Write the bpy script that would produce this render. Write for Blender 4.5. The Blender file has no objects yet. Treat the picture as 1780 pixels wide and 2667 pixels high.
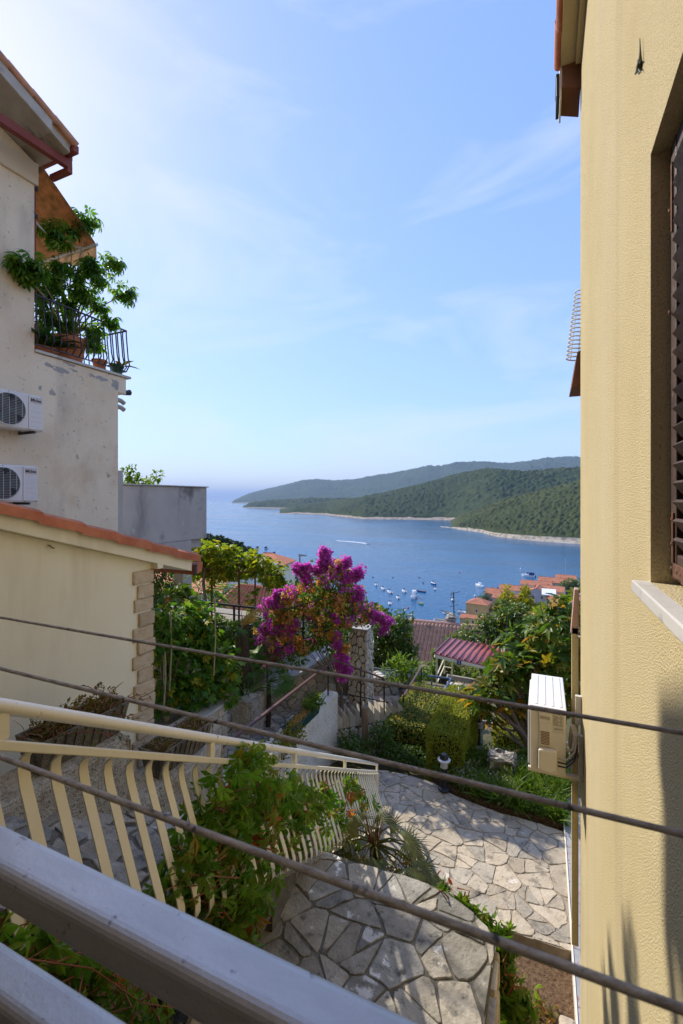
import bpy, math, random
import numpy as np
from mathutils import Vector, Matrix
R = math.radians
rng = np.random.default_rng(7); random.seed(7)
sc = bpy.context.scene
col = sc.collection
# ------------------------------------------------------------------ camera
# metres; the eye is the origin, +Y runs away along the yellow house wall, +X points into that wall, sea level is z = -70
TH = R(23.9); S_, C_ = math.sin(TH), math.cos(TH)
F_, CX_, HY_ = 1185.0, 890.0, 1299.0
cam = bpy.data.cameras.new('camera'); camo = bpy.data.objects.new('camera', cam); col.objects.link(camo)
camo.rotation_euler = (R(90), 0, TH)
cam.sensor_fit = 'VERTICAL'; cam.sensor_height = 36; cam.sensor_width = 24; cam.lens = 36 * F_ / 2667
cam.shift_y = -34.5 / 2667
cam.clip_start = 0.02; cam.clip_end = 200000
cam.dof.use_dof = True; cam.dof.focus_distance = 9; cam.dof.aperture_fstop = 9
sc.camera = camo
# ------------------------------------------------------------------ sky and sun
SUN_AZ, SUN_EL = 64.5, 38.5            # degrees left of +Y, degrees up
w = bpy.data.worlds.new('World'); sc.world = w; w.use_nodes = True
nt = w.node_tree; N = nt.nodes; L = nt.links; N.clear()
out = N.new('ShaderNodeOutputWorld'); bg = N.new('ShaderNodeBackground'); bg.inputs[1].default_value = 0.15
sky = N.new('ShaderNodeTexSky'); sky.sky_type = 'NISHITA'; sky.sun_disc = False
sky.sun_elevation = R(SUN_EL); sky.sun_rotation = R(-SUN_AZ); sky.altitude = 0; sky.air_density = 1.0; sky.dust_density = 0.35; sky.ozone_density = 2.6
tc = N.new('ShaderNodeTexCoord'); mp = N.new('ShaderNodeMapping'); mp.inputs['Scale'].default_value = (1.2, 1.8, 4.5); mp.inputs['Rotation'].default_value = (0.35, 0.5, 0.3)
L.new(tc.outputs['Generated'], mp.inputs[0])
n1 = N.new('ShaderNodeTexNoise'); n1.inputs['Scale'].default_value = 1.4; n1.inputs['Detail'].default_value = 9; n1.inputs['Roughness'].default_value = .58; n1.inputs['Distortion'].default_value = .7
L.new(mp.outputs[0], n1.inputs[0])
rp = N.new('ShaderNodeValToRGB'); rp.color_ramp.elements[0].position = .47; rp.color_ramp.elements[1].position = .82
rp.color_ramp.elements[0].color = (0, 0, 0, 1); rp.color_ramp.elements[1].color = (.7, .7, .7, 1)
L.new(n1.outputs[0], rp.inputs[0])
mx = N.new('ShaderNodeMix'); mx.data_type = 'RGBA'; L.new(rp.outputs[0], mx.inputs['Factor'])
tn = N.new('ShaderNodeMix'); tn.data_type = 'RGBA'; tn.blend_type = 'MULTIPLY'; tn.inputs['Factor'].default_value = 1; tn.inputs[7].default_value = (.77, .765, .90, 1); L.new(sky.outputs[0], tn.inputs[6])
# thin high haze evens the sky out: its brightness is compressed, its hue kept
bw = N.new('ShaderNodeRGBToBW'); L.new(tn.outputs[2], bw.inputs[0]); pw = N.new('ShaderNodeMath'); pw.operation = 'POWER'; pw.inputs[1].default_value = -.5; L.new(bw.outputs[0], pw.inputs[0])
vm = N.new('ShaderNodeVectorMath'); vm.operation = 'SCALE'; L.new(tn.outputs[2], vm.inputs[0]); L.new(pw.outputs[0], vm.inputs['Scale'])
L.new(vm.outputs[0], mx.inputs[6]); mx.inputs[7].default_value = (2.2, 2.3, 2.5, 1)
L.new(mx.outputs[2], bg.inputs[0]); L.new(bg.outputs[0], out.inputs[0])
sd = bpy.data.lights.new('sun', 'SUN'); sd.energy = 2.0; sd.angle = R(0.55); sd.color = (1, .93, .82)
so = bpy.data.objects.new('sun', sd); col.objects.link(so)
SDIR = Vector((-math.sin(R(SUN_AZ)) * math.cos(R(SUN_EL)), math.cos(R(SUN_AZ)) * math.cos(R(SUN_EL)), math.sin(R(SUN_EL))))
so.rotation_euler = SDIR.to_track_quat('Z', 'Y').to_euler()
sc.view_settings.view_transform = 'Standard'; sc.view_settings.look = 'None'; sc.view_settings.gamma = 1
sc.view_settings.exposure = 1.55
sc.cycles.max_bounces = 7; sc.cycles.diffuse_bounces = 4; sc.cycles.glossy_bounces = 2; sc.cycles.transmission_bounces = 2; sc.cycles.transparent_max_bounces = 12; sc.cycles.volume_bounces = 0
# ------------------------------------------------------------------ helpers
def D(u, v):
    r = (u - CX_) / F_; k = (HY_ - v) / F_
    return Vector((r * C_ - S_, r * S_ + C_, k))
def at(u, v, d): return D(u, v) * d
def onz(u, v, z): d = D(u, v); return d * (z / d.z)
def onx(u, v, x): d = D(u, v); return d * (x / d.x)
def ony(u, v, y): d = D(u, v); return d * (y / d.y)
V = Vector
LOC = {}
def empty(name, loc, label=None, cat=None, group=None, kind=None):
    o = bpy.data.objects.new(name, None); col.objects.link(o); o.location = loc; LOC[o] = V(loc); o.empty_display_size = .1
    tag(o, label, cat, group, kind); return o
def tag(o, label=None, cat=None, group=None, kind=None):
    if label: o['label'] = label
    if cat: o['category'] = cat
    if group: o['group'] = group
    if kind: o['kind'] = kind
    return o
def put(name, me, parent=None, loc=(0, 0, 0), rot=None, scale=None):
    """link a mesh; loc is in the world"""
    o = bpy.data.objects.new(name, me); col.objects.link(o)
    base = V((0, 0, 0))
    if parent is not None: o.parent = parent; base = LOC[parent]
    o.location = V(loc) - base; LOC[o] = V(loc)
    if rot is not None: o.rotation_mode = 'QUATERNION'; o.rotation_quaternion = rot
    if scale is not None: o.scale = (scale,) * 3 if not hasattr(scale, '__len__') else scale
    return o
def rotm(ax='Z', deg=0): return Matrix.Rotation(R(deg), 3, ax)
class MB:
    def __init__(s): s.v = []; s.f = []
    def add(s, vs, fs):
        o = len(s.v); s.v += [tuple(x) for x in vs]; s.f += [tuple(i + o for i in f) for f in fs]; return s
    def box(s, a, b, rot=None):
        a, b = V(a), V(b); c = (a + b) / 2; h = (b - a) / 2; vs = []
        for z in (-1, 1):
            for y in (-1, 1):
                for x in (-1, 1):
                    p = V((x * h.x, y * h.y, z * h.z)); vs.append(c + (rot @ p if rot else p))
        return s.add(vs, [(0, 2, 3, 1), (4, 5, 7, 6), (0, 1, 5, 4), (1, 3, 7, 5), (3, 2, 6, 7), (2, 0, 4, 6)])
    def hexa(s, p):   # 8 corners: bottom ring 4 (ccw from above), top ring 4
        return s.add(p, [(3, 2, 1, 0), (4, 5, 6, 7), (0, 1, 5, 4), (1, 2, 6, 5), (2, 3, 7, 6), (3, 0, 4, 7)])
    def prism(s, pts, off):
        n = len(pts); off = V(off); pts = [V(p) for p in pts]
        return s.add(pts + [p + off for p in pts], [tuple(range(n - 1, -1, -1)), tuple(range(n, 2 * n))] + [(i, (i + 1) % n, n + (i + 1) % n, n + i) for i in range(n)])
    def tube(s, path, r, n=8, flat=1.0, up=None):
        path = [V(p) for p in path]; m = len(path); rr = r if hasattr(r, '__len__') else [r] * m
        vs = []; t0 = (path[1] - path[0]).normalized()
        nrm = (up if up is not None else (V((0, 0, 1)) if abs(t0.z) < .9 else V((1, 0, 0))))
        for i in range(m):
            t = (path[min(i + 1, m - 1)] - path[max(i - 1, 0)])
            t = t.normalized() if t.length > 1e-9 else t0
            nrm = (nrm - t * nrm.dot(t)); nrm = nrm.normalized() if nrm.length > 1e-6 else V((1, 0, 0)); b = t.cross(nrm)
            for k in range(n):
                a = 2 * math.pi * (k + .5) / n
                vs.append(path[i] + (nrm * math.cos(a) * flat + b * math.sin(a)) * rr[i])
        fs = [(i * n + k, i * n + (k + 1) % n, (i + 1) * n + (k + 1) % n, (i + 1) * n + k) for i in range(m - 1) for k in range(n)]
        fs += [tuple(range(n - 1, -1, -1)), tuple(range((m - 1) * n, m * n))]
        return s.add(vs, fs)
    def bar(s, p, q, w, h=None, up=(0, 0, 1)):
        p, q = V(p), V(q); h = h or w; t = (q - p).normalized(); u = V(up); u = (u - t * u.dot(t))
        u = u.normalized() if u.length > 1e-6 else V((1, 0, 0)); b = t.cross(u)
        c = [b * (-w / 2) + u * (-h / 2), b * (w / 2) + u * (-h / 2), b * (w / 2) + u * (h / 2), b * (-w / 2) + u * (h / 2)]
        return s.add([p + x for x in c] + [q + x for x in c], [(3, 2, 1, 0), (4, 5, 6, 7), (0, 1, 5, 4), (1, 2, 6, 5), (2, 3, 7, 6), (3, 0, 4, 7)])
    def lathe(s, prof, c=(0, 0, 0), n=20, cap=True):
        c = V(c); m = len(prof)
        vs = [c + V((r * math.cos(2 * math.pi * k / n), r * math.sin(2 * math.pi * k / n), z)) for r, z in prof for k in range(n)]
        fs = [(i * n + k, i * n + (k + 1) % n, (i + 1) * n + (k + 1) % n, (i + 1) * n + k) for i in range(m - 1) for k in range(n)]
        if cap: fs += [tuple(range(n - 1, -1, -1)), tuple(range((m - 1) * n, m * n))]
        return s.add(vs, fs)
    def mesh(s, name, m, smooth=False, off=(0, 0, 0)):
        me = bpy.data.meshes.new(name); o = V(off)
        me.from_pydata([(x[0] - o.x, x[1] - o.y, x[2] - o.z) for x in s.v], [], s.f)
        if m: me.materials.append(m)
        if smooth: me.polygons.foreach_set('use_smooth', [True] * len(me.polygons)); smooth_angle(me)
        me.update(); return me
    def build(s, name, m, parent=None, smooth=False, bev=0, label=None, cat=None, group=None, kind=None, loc=None, seg=2):
        if loc is None: loc = LOC[parent] if parent is not None else V((0, 0, 0))
        if loc == 'base':
            a = np.array(s.v); loc = V(((a[:, 0].min() + a[:, 0].max()) / 2, (a[:, 1].min() + a[:, 1].max()) / 2, a[:, 2].min()))
        o = put(name, s.mesh(name, m, smooth, loc), parent, loc)
        if bev:
            md = o.modifiers.new('bevel', 'BEVEL'); md.width = bev; md.segments = seg; md.limit_method = 'ANGLE'; md.angle_limit = R(35)
        return tag(o, label, cat, group, kind)
def smooth_angle(me, deg=40):
    try: me.set_sharp_from_angle(angle=R(deg))
    except Exception: pass
def npmesh(name, verts, faces, m, rnd=None, smooth=False):
    """verts (n,3), faces (k,3 or 4) arrays; rnd one float per face -> attribute rnd"""
    me = bpy.data.meshes.new(name); nf, c = faces.shape
    me.vertices.add(len(verts)); me.vertices.foreach_set('co', np.asarray(verts, dtype=np.float32).ravel())
    me.loops.add(nf * c); me.loops.foreach_set('vertex_index', faces.ravel().astype(np.int32))
    me.polygons.add(nf); me.polygons.foreach_set('loop_start', np.arange(0, nf * c, c, dtype=np.int32))
    if smooth: me.polygons.foreach_set('use_smooth', np.ones(nf, dtype=bool))
    me.update(calc_edges=True)
    if rnd is not None:
        at_ = me.attributes.new('rnd', 'FLOAT', 'FACE'); at_.data.foreach_set('value', np.asarray(rnd, dtype=np.float32))
    if m: me.materials.append(m)
    return me
# ------------------------------------------------------------------ materials
def srgb(*c): return tuple(((x / 255) / 12.92 if x / 255 <= .04045 else ((x / 255 + .055) / 1.055) ** 2.4) for x in c)
def ramp(nt, fac, cols, pos=None):
    r = nt.nodes.new('ShaderNodeValToRGB'); e = r.color_ramp.elements
    while len(e) < len(cols): e.new(.5)
    for i, c in enumerate(cols):
        e[i].position = pos[i] if pos else (.3 + .4 * i / max(1, len(cols) - 1)); e[i].color = (*c, 1)
    nt.links.new(fac, r.inputs[0]); return r.outputs[0]
def noise(nt, vec, scale, detail=5, rough=.55, dist=0):
    n = nt.nodes.new('ShaderNodeTexNoise'); n.inputs['Scale'].default_value = scale; n.inputs['Detail'].default_value = detail
    n.inputs['Roughness'].default_value = rough; n.inputs['Distortion'].default_value = dist; nt.links.new(vec, n.inputs['Vector']); return n.outputs[0]
def mixc(nt, fac, a, b, mode='MIX'):
    m = nt.nodes.new('ShaderNodeMix'); m.data_type = 'RGBA'; m.blend_type = mode
    for s, x in ((m.inputs['Factor'], fac), (m.inputs[6], a), (m.inputs[7], b)):
        if hasattr(x, 'is_linked'): nt.links.new(x, s)
        elif hasattr(x, '__len__'): s.default_value = (*x, 1)
        else: s.default_value = x
    return m.outputs[2]
def math_(nt, op, a, b=0.0):
    m = nt.nodes.new('ShaderNodeMath'); m.operation = op
    for s, x in zip(m.inputs, (a, b)):
        if hasattr(x, 'is_linked'): nt.links.new(x, s)
        else: s.default_value = x
    return m.outputs[0]
def mat(name, cols, scale=4, detail=6, rough=.8, bump=.0, bscale=40, bdist=.01, spec=.3, ov=0, metal=0, spots=(), stretch=None, pos=None, coat=0, bdetail=4):
    m = bpy.data.materials.new(name); m.use_nodes = True; nt = m.node_tree; b = nt.nodes['Principled BSDF']
    g = nt.nodes.new('ShaderNodeNewGeometry'); vec = g.outputs['Position']; p0 = vec
    if stretch:
        mp = nt.nodes.new('ShaderNodeMapping'); mp.inputs['Scale'].default_value = stretch; nt.links.new(vec, mp.inputs[0]); vec = mp.outputs[0]
    if len(cols) == 1: c = None; base = cols[0]
    else: base = ramp(nt, noise(nt, vec, scale, detail), cols, pos)
    for sp in spots:   # (colour, scale, lo, hi[, stretch])
        v2 = p0
        if len(sp) > 4:
            mp = nt.nodes.new('ShaderNodeMapping'); mp.inputs['Scale'].default_value = sp[4]; nt.links.new(p0, mp.inputs[0]); v2 = mp.outputs[0]
        f = ramp(nt, noise(nt, v2, sp[1], 5, .6), [(0, 0, 0), (1, 1, 1)], [sp[2], sp[3]])
        base = mixc(nt, f, base, sp[0])
    if ov:
        oi = nt.nodes.new('ShaderNodeObjectInfo'); k = math_(nt, 'MULTIPLY_ADD', oi.outputs['Random'], 2 * ov); nt.nodes[-1].inputs[2].default_value = 1 - ov
        cb = nt.nodes.new('ShaderNodeCombineColor')
        for i in range(3): nt.links.new(k, cb.inputs[i])
        base = mixc(nt, 1.0, base, cb.outputs[0], 'MULTIPLY')
    if hasattr(base, 'is_linked'): nt.links.new(base, b.inputs['Base Color'])
    else: b.inputs['Base Color'].default_value = (*base, 1)
    b.inputs['Roughness'].default_value = rough; b.inputs['Specular IOR Level'].default_value = spec; b.inputs['Metallic'].default_value = metal
    b.inputs['Coat Weight'].default_value = coat
    if bump:
        bn = nt.nodes.new('ShaderNodeBump'); bn.inputs['Strength'].default_value = bump; bn.inputs['Distance'].default_value = bdist
        nt.links.new(noise(nt, p0, bscale, bdetail, .6), bn.inputs['Height']); nt.links.new(bn.outputs[0], b.inputs['Normal'])
    return m
def leafmat(name, cols, pos=None, trans=.35, rough=.45, spec=.35, tcol=None, gain=1.22):
    cols = [tuple(min(.8, x * gain * k) for x, k in zip(c, (1.12, 1.0, .85))) for c in cols] if gain != 1 else cols; trans = min(.6, trans + .1); spec *= .75
    m = bpy.data.materials.new(name); m.use_nodes = True; nt = m.node_tree; b = nt.nodes['Principled BSDF']
    a = nt.nodes.new('ShaderNodeAttribute'); a.attribute_name = 'rnd'; oi = nt.nodes.new('ShaderNodeObjectInfo')
    f = math_(nt, 'FRACT', math_(nt, 'ADD', a.outputs['Fac'], oi.outputs['Random']))
    n = len(cols); c = ramp(nt, f, cols, pos or [i / max(1, n - 1) for i in range(n)])
    g = nt.nodes.new('ShaderNodeNewGeometry')
    c = mixc(nt, 1.0, c, ramp(nt, noise(nt, g.outputs['Position'], 9, 3), [(.75, .78, .7), (1.2, 1.15, 1.1)], [.35, .65]), 'MULTIPLY')
    nt.links.new(c, b.inputs['Base Color']); b.inputs['Roughness'].default_value = rough; b.inputs['Specular IOR Level'].default_value = spec
    t = nt.nodes.new('ShaderNodeBsdfTranslucent'); nt.links.new(mixc(nt, 1.0, c, tcol or (1.5, 1.45, .6), 'MULTIPLY'), t.inputs[0])
    mx = nt.nodes.new('ShaderNodeMixShader'); mx.inputs[0].default_value = trans
    nt.links.new(b.outputs[0], mx.inputs[1]); nt.links.new(t.outputs[0], mx.inputs[2])
    nt.links.new(mx.outputs[0], nt.nodes['Material Output'].inputs[0]); return m
# ------------------------------------------------------------------ stones
def clip(poly, m, n):
    """keep the side where (p-m).n <= 0"""
    o = []; k = len(poly)
    for i in range(k):
        a, b = poly[i], poly[(i + 1) % k]
        da = (a[0] - m[0]) * n[0] + (a[1] - m[1]) * n[1]; db = (b[0] - m[0]) * n[0] + (b[1] - m[1]) * n[1]
        if da <= 0: o.append(a)
        if (da < 0 < db) or (db < 0 < da):
            t = da / (da - db); o.append((a[0] + (b[0] - a[0]) * t, a[1] + (b[1] - a[1]) * t))
    return o
def area(p): return .5 * sum(p[i][0] * p[(i + 1) % len(p)][1] - p[(i + 1) % len(p)][0] * p[i][1] for i in range(len(p)))
def inside(p, poly):
    c = False; n = len(poly)
    for i in range(n):
        a, b = poly[i], poly[i - 1]
        if (a[1] > p[1]) != (b[1] > p[1]) and p[0] < (b[0] - a[0]) * (p[1] - a[1]) / (b[1] - a[1]) + a[0]: c = not c
    return c
def cells(poly, size, gap, aspect=1.0, var=.35, rs=1):
    """angular crazy-paving polygons that fill poly (2-D): coarse cells broken by random straight cuts"""
    if var > .4:
        rd = random.Random(rs * 7 + 1); out_ = []; todo = [(c, size * size * rd.uniform(.35, 1.5)) for c in cells_(poly, size * 1.55, 0.0001, aspect, .4, rs)]
        while todo:
            c, lim = todo.pop()
            if len(c) < 3: continue
            A = abs(area(c))
            if A > lim * 1.25:
                cx, cy = sum(q[0] for q in c) / len(c), sum(q[1] for q in c) / len(c); far = max(c, key=lambda q: (q[0] - cx) ** 2 + (q[1] - cy) ** 2)
                a = math.atan2(far[1] - cy, far[0] - cx) + rd.uniform(-.55, .55); k = rd.uniform(-.25, .25) * math.sqrt(A); m = (cx + math.cos(a) * k, cy + math.sin(a) * k); n = (math.cos(a), math.sin(a))
                for s in (1, -1): todo.append((clip(c, m, (n[0] * s, n[1] * s)), size * size * rd.uniform(.3, 1.6)))
            else: out_.append(c)
        res = []
        for c in out_:
            if area(c) < 0: c = c[::-1]
            k = c
            for i in range(len(c)):
                a, b = c[i], c[(i + 1) % len(c)]; l = math.hypot(b[0] - a[0], b[1] - a[1])
                if l < 1e-5: continue
                n = ((b[1] - a[1]) / l, -(b[0] - a[0]) / l); g = gap * .5 * rd.uniform(.7, 1.6); k = clip(k, (a[0] - n[0] * g, a[1] - n[1] * g), n)
                if len(k) < 3: break
            if len(k) >= 3 and area(k) > size * size * .02: res.append(k)
        return res
    return cells_(poly, size, gap, aspect, var, rs)
def cells_(poly, size, gap, aspect=1.0, var=.35, rs=1):
    rd = random.Random(rs); poly = [(p[0] / aspect, p[1]) for p in poly]
    if area(poly) < 0: poly = poly[::-1]
    xs = [p[0] for p in poly]; ys = [p[1] for p in poly]; seeds = []; tries = 0
    while tries < 4000 and len(seeds) < 900:
        p = (rd.uniform(min(xs) - size * .3, max(xs) + size * .3), rd.uniform(min(ys) - size * .3, max(ys) + size * .3)); r = size * rd.uniform(1 - var, 1 + var); tries += 1
        if all((p[0] - q[0]) ** 2 + (p[1] - q[1]) ** 2 > ((r + q[2]) * .5 * .86) ** 2 for q in seeds): seeds.append((*p, r)); tries = 0 if len(seeds) < 40 else tries // 2
    res = []; big = []
    for i, a in enumerate(seeds):
        c = poly
        for j in sorted((j for j in range(len(seeds)) if j != i), key=lambda j: (seeds[j][0] - a[0]) ** 2 + (seeds[j][1] - a[1]) ** 2)[:22]:
            b = seeds[j]; dx, dy = b[0] - a[0], b[1] - a[1]; d = math.hypot(dx, dy)
            t = .5 + (a[2] - b[2]) * .22 / d; t = min(.8, max(.2, t))
            g = gap * .5 * rd.uniform(.6, 1.5)
            c = clip(c, (a[0] + dx * t - dx / d * g, a[1] + dy * t - dy / d * g), (dx, dy))
            if len(c) < 3: break
        if len(c) >= 3 and area(c) > size * size * .04: res.append([(p[0] * aspect, p[1]) for p in c])
    return res
def roughen(p, amp, seg, rd):
    o = []; n = len(p)
    for i in range(n):
        a, b = p[i], p[(i + 1) % n]; l = math.hypot(b[0] - a[0], b[1] - a[1])
        if l < 1e-4: continue
        k = max(2, min(4, int(l / seg))) if l > seg * .5 else 1
        cut = min(.25, amp * 2.2 / l)
        ts = [cut] + [j / k for j in range(1, k)] + [1 - cut] if k > 1 else [.5]
        for t in ts: o.append((a[0] + (b[0] - a[0]) * t + rd.uniform(-amp, amp), a[1] + (b[1] - a[1]) * t + rd.uniform(-amp, amp)))
    return o
def stones(parent, name, mats, O, U, W, poly, size, gap, depth=.03, back=.03, aspect=1.0, var=.35, rs=1, amp=.008, seg=.1, bevel=.008, tilt=.012, limit=300, zf=None):
    """stone pieces on the plane O + x U + y W, standing proud of it"""
    rd = random.Random(rs); U, W = V(U).normalized(), V(W).normalized(); Nn = U.cross(W); O = V(O); out = []
    for c in cells(poly, size, gap, aspect, var, rs):
        if area(c) < 0: c = c[::-1]
        p = roughen(c, amp, seg, rd); n = len(p)
        if n < 3: continue
        cx = sum(q[0] for q in p) / n; cy = sum(q[1] for q in p) / n; rad = max(.02, math.sqrt(abs(area(c))) * .5)
        dz = depth * rd.uniform(.7, 1.25); tx, ty = rd.uniform(-tilt, tilt), rd.uniform(-tilt, tilt); k = max(.6, 1 - bevel / rad)
        zz = zf(cx, cy) if zf else 0
        def P(q, s, z): x, y = cx + (q[0] - cx) * s, cy + (q[1] - cy) * s; return U * (x - cx) + W * (y - cy) + Nn * (z + tx * (x - cx) + ty * (y - cy))
        vs = [P(q, 1.0, -back) for q in p] + [P(q, 1.0, dz - bevel) for q in p] + [P(q, k, dz) for q in p]
        fs = [(i, (i + 1) % n, n + (i + 1) % n, n + i) for i in range(n)] + [(n + i, n + (i + 1) % n, 2 * n + (i + 1) % n, 2 * n + i) for i in range(n)] + [tuple(range(2 * n, 3 * n))]
        me = bpy.data.meshes.new(name); me.from_pydata(vs, [], fs); me.materials.append(mats[rd.randrange(len(mats))])
        out.append(put(name, me, parent, O + U * cx + W * cy + Nn * zz))
    return out
# ------------------------------------------------------------------ foliage
def tpl(pts, tris): return (np.array(pts, dtype=float), np.array(tris, dtype=int))
def t_leaf(w=.5, fold=.12, droop=.15, n=3, shape=None):
    """leaf of length 1 along +y, normal +z"""
    pts = [(0, 0, 0)]; sh = shape or [(.25, .8), (.55, 1.0), (.8, .6)]
    for y, s in sh:
        z = -droop * y * y
        pts += [(-w / 2 * s, y, z + fold * s), (0, y, z), (w / 2 * s, y, z + fold * s)]
    pts.append((0, 1, -droop)); k = len(sh); tr = [(0, 2, 1), (0, 3, 2)]
    for i in range(k - 1):
        a = 1 + 3 * i; b = a + 3
        tr += [(a, a + 1, b + 1), (a, b + 1, b), (a + 1, a + 2, b + 2), (a + 1, b + 2, b + 1)]
    a = 1 + 3 * (k - 1); e = len(pts) - 1; tr += [(a, a + 1, e), (a + 1, a + 2, e)]
    return tpl(pts, tr)
def xf(t, rot=None, s=1.0, off=(0, 0, 0)):
    p = t[0] * s
    if rot is not None: p = p @ np.array(rot).T
    return (p + np.array(off), t[1])
def join(ts):
    ps, fs, o = [], [], 0
    for p, f in ts: ps.append(p); fs.append(f + o); o += len(p)
    return (np.vstack(ps), np.vstack(fs))
T_SMALL = t_leaf(.5, .1, .15, shape=[(.5, 1.0)])
T_LEAF = t_leaf(.46, .1, .25)
T_NARROW = t_leaf(.2, .05, .35)
T_BLADE = t_leaf(.07, .015, .8, shape=[(.3, 1.0), (.6, .85), (.85, .45)])
def palmate(n, spread, w, lens, droop=.3, fold=.08):
    ts = []
    for i in range(n):
        a = -spread / 2 + spread * i / (n - 1) if n > 1 else 0
        ts.append(xf(t_leaf(w, fold, droop, shape=[(.3, .55), (.6, 1.0), (.85, .5)]), rotm('Z', -a) @ rotm('X', -12), lens[i % len(lens)], (0, 0, 0)))
    return join(ts)
T_CREEPER = palmate(5, 180, .36, [.62, .85, 1.0, .85, .62], .45)
T_UMBEL = palmate(8, 315, .3, [1.0], .65, .05)
def lobed(tips, notch, droop=.2):
    """tips: (angle, radius); a flat lobed leaf fanned from its base"""
    pts = [(0, 0, 0)]
    for i, (a, r) in enumerate(tips):
        def p(a, r, z): return (r * math.sin(R(a)), r * math.cos(R(a)) + .25, z - droop * r * r)
        if i: pa = (a + tips[i - 1][0]) / 2; pts.append(p(pa, notch * min(r, tips[i - 1][1]), .07))
        pts += [p(a - 9, r * .8, .03), p(a, r, 0), p(a + 9, r * .8, .03)]
    return tpl(pts, [(0, i + 1, i) for i in range(1, len(pts) - 1)])
T_FIG = lobed([(-115, .45), (-62, .68), (0, .8), (62, .68), (115, .45)], .48)
T_IVY = lobed([(-110, .5), (-52, .62), (0, .75), (52, .62), (110, .5)], .66, .3)
T_BRACT = join([xf(t_leaf(.75, .12, -.2, shape=[(.45, 1.0)]), rotm('Z', a) @ rotm('X', 35)) for a in (0, 120, 240)])
def fan(n=24, spread=230, fold=.015, w=.045, droop=.24, solid=.30):
    """fan palm blade, length 1"""
    ts = []
    for i in range(n):
        a = -spread / 2 + spread * i / (n - 1); l = 1 - .25 * (abs(a) / (spread / 2)) ** 2
        pts = [(0, 0, 0), (-w * .5, solid * l, fold), (0, solid * l, 0), (w * .5, solid * l, fold), (0, l, -droop * (1 + .6 * math.sin(i * 7.3)))]
        ts.append(xf(tpl(pts, [(0, 2, 1), (0, 3, 2), (1, 2, 4), (2, 3, 4)]), rotm('Z', -a)))
    return join(ts)
T_FAN = fan()
def frames(tip, nrm):
    y = tip / np.maximum(1e-9, np.linalg.norm(tip, axis=1, keepdims=True))
    z = nrm - y * (nrm * y).sum(1, keepdims=True); z /= np.maximum(1e-9, np.linalg.norm(z, axis=1, keepdims=True))
    return np.stack([np.cross(y, z), y, z], axis=2)
def scatter(t, P, fr, size):
    tp, tf = t; n = len(P)
    vs = np.einsum('nij,kj->nki', fr, tp) * size[:, None, None] + P[:, None, :]
    fs = (tf[None] + (np.arange(n) * len(tp))[:, None, None]).reshape(-1, 3)
    return vs.reshape(-1, 3), fs
TMESH = {}
def foliage(parent, name, m, t, P, tip, nrm, size, ind=0, mass='foliage', rs=0):
    """leaves; the nearest ones are objects of their own, the rest one mass"""
    g = np.random.default_rng(rs + 11); P = np.asarray(P); n = len(P); fr = frames(np.asarray(tip), np.asarray(nrm)); size = np.asarray(size)
    order = np.argsort(np.linalg.norm(P, axis=1) + g.normal(0, .12, n) - size * 1.2); base = LOC[parent]
    a, b = order[:ind], order[ind:]
    if len(a):
        key = (id(t[0]), m.name, name)
        if key not in TMESH:
            TMESH[key] = npmesh(name, t[0], t[1], m)
        for i in a:
            put(name, TMESH[key], parent, P[i], Matrix(fr[i].tolist()).to_quaternion(), float(size[i]))
    if len(b):
        vs, fs = scatter(t, P[b] - np.array(base), fr[b], size[b])
        me = npmesh(mass, vs, fs, m, np.repeat(g.random(len(b)), len(t[1])))
        o = put(mass, me, parent, base); o['kind'] = 'stuff'
    return parent
def unit(g, n):
    v = g.normal(size=(n, 3)); return v / np.linalg.norm(v, axis=1, keepdims=True)
def blob_pts(g, blobs, n, shell=.55):
    """points in ellipsoids (centre, radii) mostly near the surface; also the outward direction"""
    wts = np.array([b[1][0] * b[1][1] + b[1][1] * b[1][2] + b[1][0] * b[1][2] for b in blobs], dtype=float); wts /= wts.sum()
    k = g.choice(len(blobs), n, p=wts); c = np.array([list(b[0]) for b in blobs])[k]; r = np.array([list(b[1]) for b in blobs])[k]
    d = unit(g, n); rad = shell + (1 - shell) * g.random(n) ** .5
    return c + d * r * rad[:, None], d
def clumps(g, c, r, k, cr, flat=1.0):
    """k smaller blobs near the surface of one ellipsoid: an uneven crown"""
    d = unit(g, k); d[:, 2] = np.abs(d[:, 2]) * .9 - .25
    return [(V(c) + V((d[i] * np.array(r) * g.uniform(.55, 1.0)).tolist()), tuple(cr * g.uniform(.6, 1.3) * q for q in (1, 1, flat))) for i in range(k)]
def branches(mb, root, tips, r0, g, r1=.3, n=6):
    root = V(root)
    for t in tips:
        t = V(t); m1 = root.lerp(t, .4) + V(g.normal(0, .08, 3).tolist()) * (t - root).length * .5 + V((0, 0, .05)) * (t - root).length
        mb.tube([root, root.lerp(m1, .55), m1, m1.lerp(t, .6) + V(g.normal(0, .02, 3).tolist()), t], [r0, r0 * .85, r0 * .65, r0 * .45, r0 * r1], n)
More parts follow.
